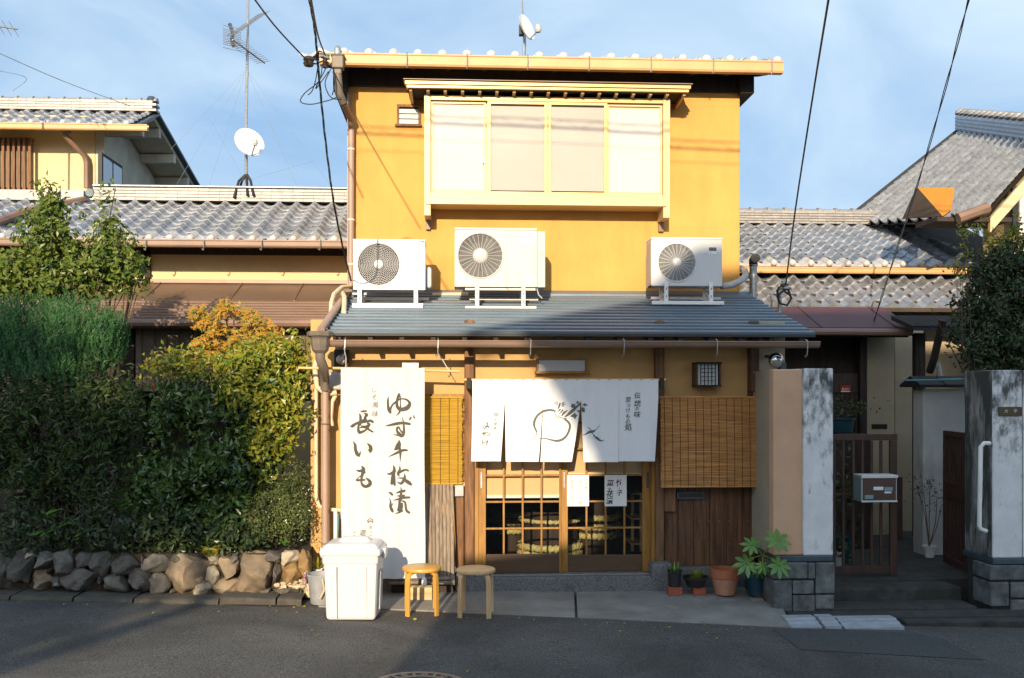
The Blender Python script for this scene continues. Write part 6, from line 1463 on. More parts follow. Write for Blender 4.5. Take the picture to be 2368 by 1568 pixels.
for k in range(4):
    yy = 18.05 + k * 1.0; zz = e2 - .20 + (min(yy, 18.75) - yF) * .43 - max(0, yy - 18.75) * .245
    MB().box(xg, xv + .02, yy - .06, yy + .06, zz - .16, zz + .01).build('purlin_end', m_['stucco_shade_grey'], h2, bevel=.01)
# downpipe, lattice window, side window, vent board
MB().tube([at(147, 300, 17.5), at(150, 312, 17.5), at(195, 360, 17.85), at(200, 375, 17.88), at(200, 435, 17.88)], .05, 8).build('downpipe', m_['gutter_brown'], h2, smooth='auto')
MB().pbox(139, 288, 158, 305, 17.4, .12).build('hopper', m_['hopper_brown'], h2, bevel=.01)
lwn = MB().pbox(-40, 318, 74, 442, 17.95, .06).build('lattice_window', m_['reed_screen'], h2)
for k in range(9): x = -30 + k * 12.2; MB().pbox(x - 3, 318, x + 3, 442, 17.78, .06).build('lattice_bar', m_['post_wood'], lwn)
for y in (322, 436): MB().pbox(-40, y - 3, 76, y + 3, 17.84, .06).build('lattice_rail', m_['post_wood'], lwn)
def onX(px, py, X):       # point on the plane x = X
    lo, hi = 5.0, 60.0
    for _ in range(50):
        m = (lo + hi) / 2
        if at(px, py, m).x < X: hi = m
        else: lo = m
    return at(px, py, (lo + hi) / 2)
a1, a2, a3, a4 = onX(229, 352, xg), onX(277, 378, xg), onX(277, 440, xg), onX(229, 432, xg)
y0_, y1_ = a1.y, a2.y; zt2_, zb2_ = a1.z, a4.z
wn = MB().box(xg - .02, xg + .05, y0_, y1_, zb2_, zt2_).build('side_window', m_['iron_black'], h2)
ym = (y0_ + y1_) / 2
for (p, q) in ((y0_ + .05, ym - .03), (ym + .03, y1_ - .05)): MB().box(xg + .045, xg + .056, p, q, zb2_ + .05, zt2_ - .06).build('window_pane', m_['dark_glass'], wn)
a1 = onX(370, 286, xg); a2 = onX(390, 335, xg); MB().box(xg - .02, xg + .03, a1.y, a2.y, a2.z, a1.z - .05).build('vent_board', m_['red_wood'], h2)

# ------------------------------------------------------------------ antennas
YA = 15.28
mast = thing('antenna_mast', tuple(at(568, 450, YA)), 'tall steel mast with two comb aerials and a satellite dish on the low tiled roof', 'antenna')
MB().tube([at(570, 440, YA), at(569, 290, YA), at(572, 130, YA), at(574, -40, YA)], [.026, .024, .022, .02], 8).build('mast', m_['galv'], mast, smooth='auto')
for (x, y) in ((541, 457), (586, 452), (553, 440), (572, 452)): MB().tube([at(570, 402, YA), at((570 * .4 + x * .6), 418, YA - .05), at(x, y, YA - .2 if y > 445 else YA + .2)], .02, 6).build('tripod_leg', m_['iron_dark'], mast)
def dish(t, c, r, aim, mat='dish_white'):
    c = Vector(c); a = Vector(aim).normalized(); x = a.cross(Vector((0, 0, 1))).normalized(); z = x.cross(a)
    mb = MB(); n = 28
    def P(u, v_):
        ang = 2 * math.pi * u; rr = r * v_; return c + x * rr * math.cos(ang) + z * rr * 1.08 * math.sin(ang) - a * (.16 * r * (1 - v_ * v_))
    mb.grid(P, n, 5); mb.grid(lambda u, v_: P(u, v_) - a * .012, n, 5)
    mb.build('dish', m_[mat], t, smooth=True)
    MB().tube([c - z * r * 1.05, c - z * r * .75 + a * r * .8], .012, 6).build('feed_arm', m_['galv'], t)
    MB().box(-.03, .03, -.03, .03, -.04, .04); p = c - z * r * .72 + a * r * .85
    MB().lathe([(.03, -.03), (.04, 0), (.035, .06)], tuple(p), 10).build('feed_horn', m_['hose_grey'], t)
    p = c - a * (.16 * r + .06); MB().box(p.x - .03, p.x + .03, p.y - .03, p.y + .06, p.z - .06, p.z + .06).build('mount', m_['iron_dark'], t)
dish(mast, at(577, 328, YA - .2), .225, (.52, -.85, .42))
for (y0_, sg) in ((62, -1), (120, 1)):
    a = at(538, 80 if sg < 0 else 92, YA - .5); b = at(612, 28 if sg < 0 else 146, YA + .5)
    bm = MB().tube([a, b], .012, 5).build('aerial_boom', m_['galv'], mast)
    for k in range(14):
        p = a.lerp(b, (k + .3) / 14); d = (b - a).normalized(); e = d.cross(Vector((0, .4, 1))).normalized() * .12; MB().tube([p - e, p + e], .005, 4).build('aerial_element', m_['galv'], bm)
    for k in range(6):
        p = a + Vector((0, 0, (k - 2.5) * .05)); MB().tube([p + Vector((-.14, 0, .01)), p + Vector((.10, .1, -.01))], .005, 4).build('reflector', m_['galv'], bm)
MB().tube([at(531, 55, YA - .3), at(538, 75, YA - .3), at(536, 95, YA - .3), at(541, 108, YA - .3)], .03, 6).build('aerial_cable', m_['iron_blue'], mast)
gw_ = [((570, 160), (395, 345)), ((570, 160), (400, 440)), ((570, 160), (480, 440)), ((570, 160), (690, 437)), ((570, 160), (770, 437)), ((578, 415), (725, 372)), ((480, 268), (560, 405)), ((612, 270), (690, 400))]
for a_, b_ in gw_: MB().tube([at(*a_, YA), at(*b_, YA + .3)], .002, 4).build('guy_wire', m_['wire_thin'], mast)
d2 = thing('satellite_dish', tuple(at(1213, 120, 12.4)), 'white satellite dish on a short mast above the shop roof', 'satellite dish')
dish(d2, at(1219, 62, 12.3), .155, (.80, -.58, .30))
MB().tube([at(1212, 130, 12.5), at(1213, 95, 12.5), at(1212, 70, 12.4)], .02, 8).build('mast', m_['galv'], d2, smooth='auto')
MB().tube([at(1209, 40, 12.5), at(1206, -30, 12.5)], .012, 6).build('upper_rod', m_['galv'], d2)

# ------------------------------------------------------------------ overhead cables
def cable(name, pts, r, label, mat='cable', twist=0, cat='cable', group='overhead cables'):
    P = [at(*p) for p in pts]; Q = [Vector(q) for q in catmull([tuple(p) for p in P], 10)]
    t = None
    if not twist:
        return MB().tube(Q, r, 6).build(name, m_[mat], label=label, cat=cat, group=group, smooth=True)
    mb = MB()
    t = thing(name, tuple(Q[-1]), label, cat, group)
    for s in range(twist):
        W = [q + Vector((math.cos(i * .55 + s * 6.28 / twist), math.sin(i * .55 + s * 6.28 / twist), 0)) * r * 1.5 for i, q in enumerate(Q)]
        MB().tube(W, r, 5).build('strand', m_[mat], t, smooth=True)
    return t
cable('service_cable', [(712, -20, 6.5), (728, 70, 7.6), (737, 170, 8.3), (752, 320, 8.7), (772, 470, 9.0), (797, 590, 9.8), (812, 650, 10.55)], .0042, 'twisted dark blue cable dropping past the left corner of the yellow wall', twist=3)
cable('service_cable', [(716, -20, 7.5), (735, 80, 9.5), (752, 128, 10.6)], .008, 'dark cable running from the top edge to the eave corner insulators')
cable('service_cable', [(575, -20, 8), (640, 65, 9.3), (713, 143, 10.5)], .008, 'single dark cable slanting from the top to the brown insulator ball')
cable('service_cable', [(1919, -20, 7), (1880, 220, 9.5), (1840, 480, 11), (1817, 658, 11.6)], .009, 'straight black cable right of the shop running down to the cable pole')
cable('service_cable', [(2245, -20, 8), (2190, 190, 10), (2130, 400, 11.5), (2060, 620, 12.1), (2012, 772, 12.3)], .0055, 'twisted thin cable further right ending at the maroon eave', twist=2)
cable('service_cable', [(-20, 115, 16), (140, 185, 17), (300, 245, 18)], .007, 'thin wire crossing the sky above the left house roof', 'wire_thin')
ins = thing('insulator_ball', tuple(at(713, 155, 10.5)), 'brown cable insulator cluster hanging left of the eave corner', 'insulator')
p = at(714, 143, 10.5); MB().lathe([(.01, -.055), (.045, -.045), (.06, -.015), (.045, 0), (.06, .02), (.045, .05), (.01, .06)], tuple(p), 12).build('ball', m_['insulator'], ins, smooth='auto')
MB().tube([p, at(730, 148, 10.6), at(748, 140, 10.7)], .008, 5).build('tie_wire', m_['cable'], ins)
br = thing('cable_bracket', tuple(at(750, 150, 10.7)), 'iron cable bracket with insulators at the eave corner', 'bracket')
for (x, y) in ((745, 128), (752, 140), (757, 132), (752, 152)): MB().lathe([(.01, -.03), (.03, -.02), (.02, 0), (.03, .02), (.01, .035)], tuple(at(x, y, 10.65)), 10).build('insulator', m_['galv' if y < 140 else 'insulator'], br, smooth='auto')
MB().tube([at(745, 150, 10.7), at(775, 158, 10.8)], .014, 6).build('iron_arm', m_['iron_dark'], br)
loops = [[(755, 155), (735, 190), (705, 215), (695, 235), (720, 241), (760, 232), (778, 225)], [(735, 155), (730, 185), (722, 210), (712, 220)], [(765, 160), (752, 190), (758, 215), (770, 228), (790, 230)], [(770, 165), (775, 195), (768, 220)], [(745, 150), (742, 175), (730, 205), (742, 190), (760, 165)]]
for k, l in enumerate(loops): MB().tube([Vector(q) for q in catmull([tuple(at(x, y, 10.62 + .02 * k)) for x, y in l], 6)], .006, 5).build('cable_loop', m_['cable'], br, smooth=True)

ae = thing('roof_aerial', tuple(at(0, 62, 15)), 'small aerial tip poking in at the top left corner of the sky', 'antenna')
a_, b_ = at(-90, 48, 15.2), at(40, 68, 14.8); MB().tube([a_, b_], .012, 5).build('boom', m_['galv'], ae)
for k in range(8):
    p = a_.lerp(b_, (k + .5) / 8); MB().tube([p + Vector((-.07, 0, .11)), p + Vector((.07, 0, -.11))], .006, 4).build('element', m_['galv'], ae)
MB().tube([at(-90, 50, 15.2), at(-92, 300, 15.2)], .02, 6).build('mast', m_['galv'], ae)
cable('service_cable', [(-20, 160, 16), (60, 180, 16.5), (30, 210, 17)], .004, 'faint short wire near the left edge of the sky', 'wire_thin')
# ------------------------------------------------------------------ garden bed: rubble wall, soil
zw = lambda x, y: (x * .3174, 1213.8 + y * .3174)
YS = 9.22
from mathutils import noise as _noise
NZ = _noise.noise
gw2 = thing('rubble_wall', (-3.2, 9.35, .05), 'low dry rubble wall of rounded boulders below the garden hedge', 'wall')
def stone(x0, y0, x1, y1, mat, bulge=.09, name='boulder', Y=YS, parent=gw2, sq=3.2, **k):
    cx, cy = (x0 + x1) / 2, (y0 + y1) / 2
    c = at(*zw(cx, cy), Y + .08); a = at(*zw(x0, cy), Y); b = at(*zw(x1, cy), Y); hx = (b.x - a.x) / 2 * 1.09; hz = (at(*zw(cx, y0), Y).z - at(*zw(cx, y1), Y).z) / 2 * 1.10
    hy = bulge + min(hx, hz) * .5; ph = [random.uniform(0, 6.28) for _ in range(9)]
    rot = random.uniform(-.12, .12)
    mb = MB(); nu, nv = 34, 20
    cuts = []
    for _ in range(11):
        q_ = Vector((random.gauss(0, 1), random.gauss(-.5, .8), random.gauss(0, 1))).normalized(); cuts.append((q_, random.uniform(.66, .98)))
    def P(u, v_):
        a_ = u * 2 * math.pi; b_ = (v_ - .5) * math.pi
        d = Vector((math.cos(b_) * math.cos(a_), math.sin(b_), math.cos(b_) * math.sin(a_)))
        n = (abs(d.x) ** sq + abs(d.y) ** sq + abs(d.z) ** sq) ** (-1 / sq)
        d = d * n
        for q_, of in cuts:
            e_ = d.dot(q_) - of
            if e_ > 0: d = d - q_ * e_
        w_ = 1 + .07 * math.sin(3 * d.x + ph[0]) * math.sin(3 * d.z + ph[1]) + .05 * math.sin(6 * d.x + ph[2] + d.y * 3) * math.sin(5 * d.z + ph[3]) + .03 * math.sin(11 * d.x + ph[4]) * math.sin(9 * d.z + ph[5] + 4 * d.y)
        if hx > .04: w_ += .10 * NZ(Vector((d.x * 2.1 * hx / .15 + ph[6], d.y * 2.1 + ph[7], d.z * 2.1 * hz / .15 + ph[8]))) + .05 * NZ(Vector((d.x * 6 + ph[8], d.y * 6, d.z * 6 + ph[6])))
        x, z = d.x * w_, d.z * w_
        x, z = x * math.cos(rot) - z * math.sin(rot), x * math.sin(rot) + z * math.cos(rot)
        return (c.x + x * hx, c.y + d.y * hy * w_, c.z + z * hz)
    mb.grid(P, nu, nv); return mb.build(name, m_[mat], parent, smooth='auto', **k)
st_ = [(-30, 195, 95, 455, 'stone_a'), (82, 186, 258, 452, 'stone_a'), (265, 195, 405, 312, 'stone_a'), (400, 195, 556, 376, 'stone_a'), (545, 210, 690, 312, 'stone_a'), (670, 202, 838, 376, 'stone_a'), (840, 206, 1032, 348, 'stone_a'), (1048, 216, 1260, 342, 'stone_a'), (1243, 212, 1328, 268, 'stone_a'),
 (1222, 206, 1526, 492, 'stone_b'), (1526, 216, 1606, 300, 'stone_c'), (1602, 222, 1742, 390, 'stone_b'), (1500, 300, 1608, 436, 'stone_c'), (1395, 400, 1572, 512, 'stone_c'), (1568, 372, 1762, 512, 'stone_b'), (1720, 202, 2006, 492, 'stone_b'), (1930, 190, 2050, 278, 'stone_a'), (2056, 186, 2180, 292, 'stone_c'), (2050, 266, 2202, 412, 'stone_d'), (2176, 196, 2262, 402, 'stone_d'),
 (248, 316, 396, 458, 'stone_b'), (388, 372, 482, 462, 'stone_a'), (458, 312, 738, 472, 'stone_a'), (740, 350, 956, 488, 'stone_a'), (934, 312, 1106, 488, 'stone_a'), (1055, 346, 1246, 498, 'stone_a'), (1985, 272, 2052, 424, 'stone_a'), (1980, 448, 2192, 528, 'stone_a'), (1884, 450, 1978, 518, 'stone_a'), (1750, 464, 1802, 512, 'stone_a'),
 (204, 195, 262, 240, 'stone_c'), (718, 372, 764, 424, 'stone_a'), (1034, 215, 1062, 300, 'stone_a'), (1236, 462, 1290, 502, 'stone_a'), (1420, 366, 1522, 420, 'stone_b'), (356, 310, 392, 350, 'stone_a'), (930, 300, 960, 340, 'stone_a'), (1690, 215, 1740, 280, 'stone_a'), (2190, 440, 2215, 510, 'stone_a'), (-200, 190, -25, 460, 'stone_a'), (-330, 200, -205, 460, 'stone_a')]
for s in st_: stone(*s)
xg0, xg1 = -9.5, at(716, 1280, 9.4).x
zt_ = at(350, 1272, YS).z
MB().box(xg0, xg1, 9.30, 9.5, -.3, zt_ - .05).build('backing_earth', m_['soil'], gw2)
put('garden_soil', *(lambda m: (m.v, m.f))(MB().box(xg0, xg1 - .02, 9.42, 12.3, -.3, zt_ - .06)), m_['soil'], kind='structure', label='dark earth of the raised garden bed')
pbs = [(235, 412), (285, 400), (318, 385), (300, 425), (345, 395), (372, 402), (398, 385), (436, 372), (420, 400), (448, 398), (385, 425), (350, 425), (410, 425), (265, 425), (330, 412), (455, 420)]
for k, (x, y) in enumerate(pbs):
    X, Yp = q8(x, y); zx_, zy_ = X / .3174, (Yp - 1213.8) / .3174; r_ = random.uniform(16, 24)
    o = stone(zx_ - r_, zy_ - r_ * .75, zx_ + r_, zy_ + r_ * .75, 'pebble', .01, 'pebble', 9.12 + .03 * (k % 3), None, 2.2, label='small pale rounded pebble heaped beside the rubble wall corner', cat='pebble', group='pebbles beside the rubble wall')
# ------------------------------------------------------------------ foliage
def ellz(lst):           # (px, py, rx_px, ry_px, Y, ry_depth) -> centre, radii
    out = []
    for px, py, rx, rz, Y, rd in lst:
        c = np.array(at(px, py, Y)); k = Y / FPX; out.append((c, np.array([rx * k, rd, rz * k])))
    return out
def clumps(ells, ncl, per, spread, size, inner=.35, facing=.8, up=.3, cull=False):
    w_ = np.array([r[0] * r[2] for _, r in ells]); w_ = w_ / w_.sum(); C, Nn = [], []
    for k in RNG.choice(len(ells), ncl, p=w_):
        c, r = ells[k]; d = RNG.normal(size=3); d[1] -= .5; d /= np.linalg.norm(d); rr = 1 - abs(RNG.normal()) * inner
        if RNG.random() < .13: rr = 1 + RNG.random() * .28
        p = c + d * r * max(.1, rr)
        if cull and NZ(Vector(p) * 2.3) < -.2 and RNG.random() < .8: continue
        q = p + RNG.normal(size=(per, 3)) * spread
        C.append(q); Nn.append(np.tile(d * facing, (per, 1)) + RNG.normal(size=(per, 3)) * .7 + [0, -.45, up * .7])
    C = np.concatenate(C); Nn = np.concatenate(Nn); return C, Nn, RNG.uniform(size[0], size[1], len(C))
def shrub(name, label, cat, base, ells, ncl, per, spread, size, mat, aspect=.5, trunks=4, bark='bark', r=.014, group=None, keep=None, fold=.25, inner=.35):
    t = thing(name, tuple(base), label, cat, group)
    E_ = ellz(ells); C, Nn, S_ = clumps(E_, ncl, per, spread, size, inner, cull='hedge on the garden' in label or name == 'nandina')
    if keep is not None:
        k = keep(C); C, Nn, S_ = C[k], Nn[k], S_[k]
    v, f = leaves(C, Nn, S_, aspect, fold); leafmesh('crown', v, f, m_[mat], t, kind='stuff')
    for k in range(trunks):
        c, rr = E_[k % len(E_)]; e = Vector(c + RNG.normal(size=3) * rr * .3); b = Vector(base) + Vector((random.uniform(-.12, .12), random.uniform(-.05, .05), 0)) + Vector(((e.x - base[0]) * .35, 0, 0))
        m1 = b.lerp(e, .5) + Vector((random.uniform(-.06, .06), 0, 0)); 
        tk = MB().tube([b, m1, e], [r, r * .75, r * .4], 6).build('trunk', m_[bark], t, smooth=True)
        for _ in range(4):
            e2 = e + Vector(RNG.normal(size=3) * rr * .5); MB().tube([m1.lerp(e, random.uniform(.2, .8)), e2], [r * .45, r * .2], 5).build('branch', m_[bark], tk)
    return t
zS = zt_ - .06
B = lambda px, Y: (at(px, 1270, Y).x, Y, zS)
shrub('camellia_hedge', 'dense glossy dark green camellia hedge on the garden bed', 'hedge', B(480, 9.8), [(405, 950, 85, 85, 9.8, .4), (500, 935, 100, 92, 9.75, .4), (600, 935, 95, 95, 9.75, .4), (450, 1060, 130, 120, 9.75, .42), (560, 1050, 95, 120, 9.72, .4), (380, 1150, 100, 110, 9.7, .35), (500, 1180, 90, 85, 9.7, .35), (660, 905, 50, 75, 9.8, .35), (620, 1020, 55, 90, 9.75, .35)], 820, 17, .055, (.035, .095), 'leaf_camellia', .54, 9, r=.016)
shrub('variegated_shrub', 'lime and yellow leaved shrub top at the sunny end of the hedge', 'shrub', B(640, 9.9), [(640, 850, 70, 60, 9.7, .3), (690, 840, 38, 65, 9.9, .3), (585, 835, 60, 34, 9.7, .25), (470, 845, 130, 26, 9.6, .3), (620, 960, 50, 80, 9.42, .15), (560, 900, 60, 40, 9.4, .12), (670, 940, 36, 60, 9.5, .15), (605, 1030, 48, 60, 9.40, .14), (650, 1010, 30, 50, 9.45, .14)], 420, 12, .05, (.045, .078), 'leaf_lime', .5, 5)
shrub('clipped_bush', 'small rounded clipped bush with tiny leaves next to the yellow shop corner', 'shrub', B(645, 9.6), [(640, 1160, 60, 75, 9.6, .26), (672, 1190, 48, 70, 9.55, .22), (610, 1210, 48, 55, 9.55, .22), (690, 1120, 28, 50, 9.7, .2)], 480, 14, .032, (.022, .036), 'leaf_box', .45, 4, r=.01)
shrub('nandina', 'loose dark nandina with reddish tips at the left of the hedge', 'shrub', B(170, 9.7), [(70, 960, 110, 110, 9.8, .4), (190, 960, 110, 110, 9.75, .4), (290, 960, 80, 90, 9.7, .35), (120, 1090, 120, 90, 9.75, .4), (240, 1100, 100, 90, 9.7, .35), (-40, 1000, 90, 130, 9.8, .4)], 600, 14, .07, (.05, .105), 'leaf_nandina', .36, 9, r=.011)
shrub('undergrowth_plant', 'dark low undergrowth along the top of the rubble wall', 'undergrowth', B(330, 9.5), [(200, 1225, 110, 52, 9.42, .18), (330, 1232, 120, 48, 9.40, .18), (450, 1236, 90, 46, 9.40, .18), (560, 1240, 60, 42, 9.40, .15), (60, 1228, 80, 52, 9.42, .2)], 230, 12, .06, (.04, .08), 'leaf_dark', .5, 3, r=.008)
# needle-leaved bush
t = thing('juniper_bush', B(120, 10.0), 'feathery bright green needle bush at the left edge above the hedge', 'shrub')
E_ = ellz([(60, 790, 120, 85, 10.0, .45), (180, 790, 100, 85, 9.95, .42), (250, 800, 42, 60, 9.9, .3), (-30, 800, 90, 80, 10.0, .4), (120, 860, 150, 55, 9.9, .4)])
mb = MB(); vv = []; ff = []
for k in range(3600):
    c, r = E_[RNG.choice(5, p=[.27, .27, .1, .18, .18])]; d = RNG.normal(size=3); d[1] -= .6; d /= np.linalg.norm(d); p = Vector(c + d * r * (1 - abs(RNG.normal()) * .3))
    ax = Vector((d[0] * .35 + random.uniform(-.25, .25), d[1] * .3 + random.uniform(-.2, .2), 1)).normalized(); L = random.uniform(.10, .20)
    for j in range(9):
        b_ = p + ax * L * j / 9; a_ = random.uniform(0, 6.28); o_ = Vector((math.cos(a_), math.sin(a_), 1.1)).normalized() * random.uniform(.025, .045); s_ = o_.cross(Vector((0, 1, .2))).normalized() * .005
        n0 = len(vv); vv += [tuple(b_ - s_), tuple(b_ + s_), tuple(b_ + o_)]; ff.append((n0, n0 + 1, n0 + 2))
put('crown', vv, ff, m_['leaf_needle'], t, kind='stuff')
for k in range(4): e = Vector(E_[k][0]); b = Vector(B(120 + 20 * k, 10.0)); MB().tube([b, b.lerp(e, .5), e], [.025, .02, .01], 6).build('trunk', m_['bark'], t, smooth=True)
# tall two-pronged shrub
shrub('tall_shrub', 'tall leafy shrub with two pointed shoots standing against the sky-lit house', 'shrub', B(150, 10.4), [(118, 480, 34, 58, 10.4, .2), (118, 560, 72, 74, 10.4, .32), (250, 520, 30, 58, 10.3, .18), (258, 595, 64, 58, 10.3, .3), (60, 620, 80, 45, 10.4, .3), (190, 640, 110, 45, 10.4, .3), (110, 665, 100, 40, 10.3, .3), (290, 640, 45, 40, 10.3, .2), (-10, 640, 60, 60, 10.4, .3)], 520, 13, .055, (.05, .085), 'leaf_tall', .5, 9, r=.02, inner=.45)
# maple with flat tiers of small pointed leaves
t = thing('maple', B(540, 10.1), 'small orange and gold maple rising above the hedge', 'tree')
tiers = [(478, 742, 34, 7), (540, 716, 46, 6), (585, 735, 30, 6), (505, 762, 30, 7), (570, 768, 44, 6), (622, 765, 26, 9), (468, 786, 24, 6), (530, 795, 50, 7), (605, 800, 40, 9), (490, 822, 36, 6), (560, 828, 56, 7), (630, 830, 40, 9), (642, 785, 18, 8), (458, 722, 18, 6), (520, 706, 14, 5)]
vv, ff = [], []
for (px, py, rx, rz) in tiers:
    c = at(px, py, 10.05); k = 10.05 / FPX; top = c
    for _ in range(85):
        a_ = random.uniform(0, 6.28); q = random.random() ** .6; p = c + Vector((math.cos(a_) * q * rx * k, math.sin(a_) * q * .22, random.gauss(0, rz * k * 1.3) - .06 * q * q))
        up = Vector((random.gauss(0, .4), random.gauss(-.9, .4), .7)).normalized(); x_ = up.cross(Vector((random.gauss(0, 1), random.gauss(0, 1), .1))).normalized(); y_ = up.cross(x_); s_ = random.uniform(.028, .046); n0 = len(vv)
        vv.append(tuple(p))
        for j in range(5):
            b_ = R(-100 + 50 * j); d = x_ * math.cos(b_) + y_ * math.sin(b_); l_ = s_ * (1, .85, 1.15, .85, 1)[j]; sd = up.cross(d) * s_ * .2
            vv += [tuple(p + d * l_ * .5 + sd), tuple(p + d * l_ - up * s_ * .15), tuple(p + d * l_ * .5 - sd)]; b0 = n0 + 1 + j * 3; ff.append((n0, b0 + 2, b0 + 1, b0))
half = [k for k in range(len(ff)) if (k * 7919) % 10 < 3]
put('crown', vv, [q for k, q in enumerate(ff) if (k * 7919) % 10 >= 3], m_['leaf_maple'], t, kind='stuff')
put('green_leaves', vv, [ff[k] for k in half], m_['leaf_lime'], t, kind='stuff')
b = Vector(B(545, 10.1))
for (px, py, rx, rz) in tiers:
    e = at(px, py, 10.05); m1 = Vector((b.x + (e.x - b.x) * .3, 10.1, b.z + (e.z - b.z) * .7)); MB().tube([b, m1, e], [.022, .014, .005], 6).build('limb', m_['twig'], t, smooth=True)
# reddish twigs above the hedge, ferns, broad leaves
t = thing('red_twig_shrub', B(380, 9.6), 'thin reddish leaf sprigs sticking up from the hedge top', 'shrub')
for (x, y) in ((360, 830), (385, 822), (408, 835), (345, 842), (425, 840)):
    a_, b_ = at(x + random.uniform(-15, 15), 900, 9.65), at(x, y, 9.6); MB().tube([a_, b_], [.005, .002], 5).build('twig', m_['leaf_red'], t)
    c = np.array(b_) + RNG.normal(size=(16, 3)) * [.05, .03, .03]; v, f = leaves(c, RNG.normal(size=c.shape) + [0, -.6, .6], RNG.uniform(.02, .035, 16), .4); leafmesh('leaves', v, f, m_['leaf_red'], t, kind='stuff')
def fern(label, px, py, Y, n, L, mat):
    b = at(px, py, Y); t = thing('fern', tuple(b), label, 'fern')
    for k in range(n):
        a_ = -math.pi * (k + .5) / n + random.uniform(-.2, .2); d = Vector((math.cos(a_) * .75, math.sin(a_) * .6, random.uniform(.9, 1.8))).normalized(); mb = MB(); Lk = L * random.uniform(.7, 1.1)
        side = d.cross(Vector((0, 0, 1))).normalized()
        for j in range(1, 13):
            t_ = j / 12; p = b + d * Lk * t_ + Vector((0, 0, -.45 * Lk * t_ * t_)); w_ = Lk * .30 * math.sin(math.pi * min(1, t_ * .9 + .1)) ** .8
            for s in (-1, 1): q = len(mb.v); mb.v += [tuple(p), tuple(p + side * s * w_ * .6 + d * .006 + Vector((0, 0, .004))), tuple(p + side * s * w_ + d * .012 - Vector((0, 0, .01))), tuple(p + side * s * w_ * .55 - d * .008)]; mb.f.append((q, q + 1, q + 2, q + 3))
        mb.build('frond', m_[mat], t)
fern('bright yellow-green fern growing on top of the boulders', 488, 1292, 9.30, 8, .26, 'leaf_yellow')
fern('dark green fern in the shade left of the clipped bush', 565, 1262, 9.5, 7, .26, 'leaf_camellia')
fern('large dark fern in the deep shade in the middle of the hedge', 300, 1200, 9.45, 8, .42, 'leaf_camellia')
fern('small weed sprig between two boulders at the wall corner', 660, 1262, 9.25, 6, .10, 'leaf_fatsia')
t = thing('broadleaf_plant', B(150, 9.5), 'broad pale green leaves low in the shade at the left of the bed', 'plant')
for (x, y, L) in ((118, 1190, .16), (150, 1180, .2), (172, 1210, .17), (135, 1225, .18), (190, 1195, .14), (205, 1230, .15), (105, 1225, .14), (250, 1220, .13)):
    p = at(x, y, 9.42); mb = MB(); blade(mb, p, (random.uniform(-.6, .6), -.5, random.uniform(.0, .6)), L, L * .55, .5, 7); mb.build('leaf', m_['leaf_fatsia'], t, smooth=True); MB().tube([at(150, 1265, 9.5), p], .005, 5).build('leaf_stalk', m_['leaf_fatsia'], t)
t = thing('flower_stem', tuple(at(700, 1380, 9.2)), 'thin pink flower stalk above the pebbles', 'flower')
b = at(702, 1385, 9.2); e = at(708, 1322, 9.2); MB().tube([b, e], .003, 5).build('stem', m_['leaf_fatsia'], t)
c = np.array([np.array(b.lerp(e, .3 + .7 * random.random())) + RNG.normal(size=3) * .014 for _ in range(40)]); v, f = leaves(c, RNG.normal(size=c.shape) + [0, -1, 0], RNG.uniform(.014, .026, 40), .8); leafmesh('petals', v, f, m_['flower_pink'], t, kind='stuff')
# bamboo rail at the far left
rl = thing('bamboo_rail', tuple(at(20, 1230, 9.6)), 'dark post with pale bamboo rail at the left edge', 'rail')
MB().tube([at(-20, 1138, 9.6), at(55, 1136, 9.6)], .018, 8).build('rail', m_['bamboo_grey'], rl, smooth='auto'); MB().pbox(33, 1138, 45, 1280, 9.62, .06).build('post', m_['dark_wood'], rl)
# hedge over the right boundary wall
shrub('boundary_hedge', 'dark untrimmed evergreen hedge above the boundary wall at the right edge', 'hedge', (at(2320, 900, 9.75).x, 9.75, -.1), [(2290, 720, 80, 135, 9.85, .4), (2370, 680, 90, 150, 9.9, .45), (2250, 785, 52, 75, 9.8, .3), (2350, 800, 110, 75, 9.75, .35), (2310, 620, 60, 50, 9.9, .3), (2440, 700, 90, 160, 9.9, .45)], 1050, 15, .05, (.04, .075), 'leaf_dark', .5, 8, r=.018)
shrub('hedge_shoots', 'thin upright sprigs growing out of the boundary hedge top', 'shrub', (at(2330, 900, 9.7).x, 9.72, -.1), [(2345, 500, 8, 55, 9.7, .06), (2352, 560, 14, 40, 9.7, .08), (2230, 550, 14, 40, 9.6, .08), (2215, 620, 14, 40, 9.6, .08), (2290, 560, 30, 30, 9.8, .12), (2262, 535, 10, 25, 9.7, .06)], 60, 8, .03, (.03, .05), 'leaf_lime', .5, 6, r=.006)

# fallen leaves along the kerb and the forecourt edge
C = []
for k in range(60):
    px = random.uniform(-20, 1750); q = gat(px, 1372 + px * .044 + abs(random.gauss(0, 1)) * 14 + (6 if px < 700 else 0)); C.append((q.x, q.y, q.z + .022))
for k in range(7): q = gat(random.uniform(0, 2300), random.uniform(1440, 1560)); C.append((q.x, q.y, q.z + .008))
C = np.array(C); v, f = leaves(C, RNG.normal(size=C.shape) * .3 + [0, 0, 1], RNG.uniform(.018, .042, len(C)), .55); put('fallen_leaves', v, f, m_['leaf_yellow'], None, kind='stuff', label='scattered dry fallen leaves along the kerb and street', cat='leaves')
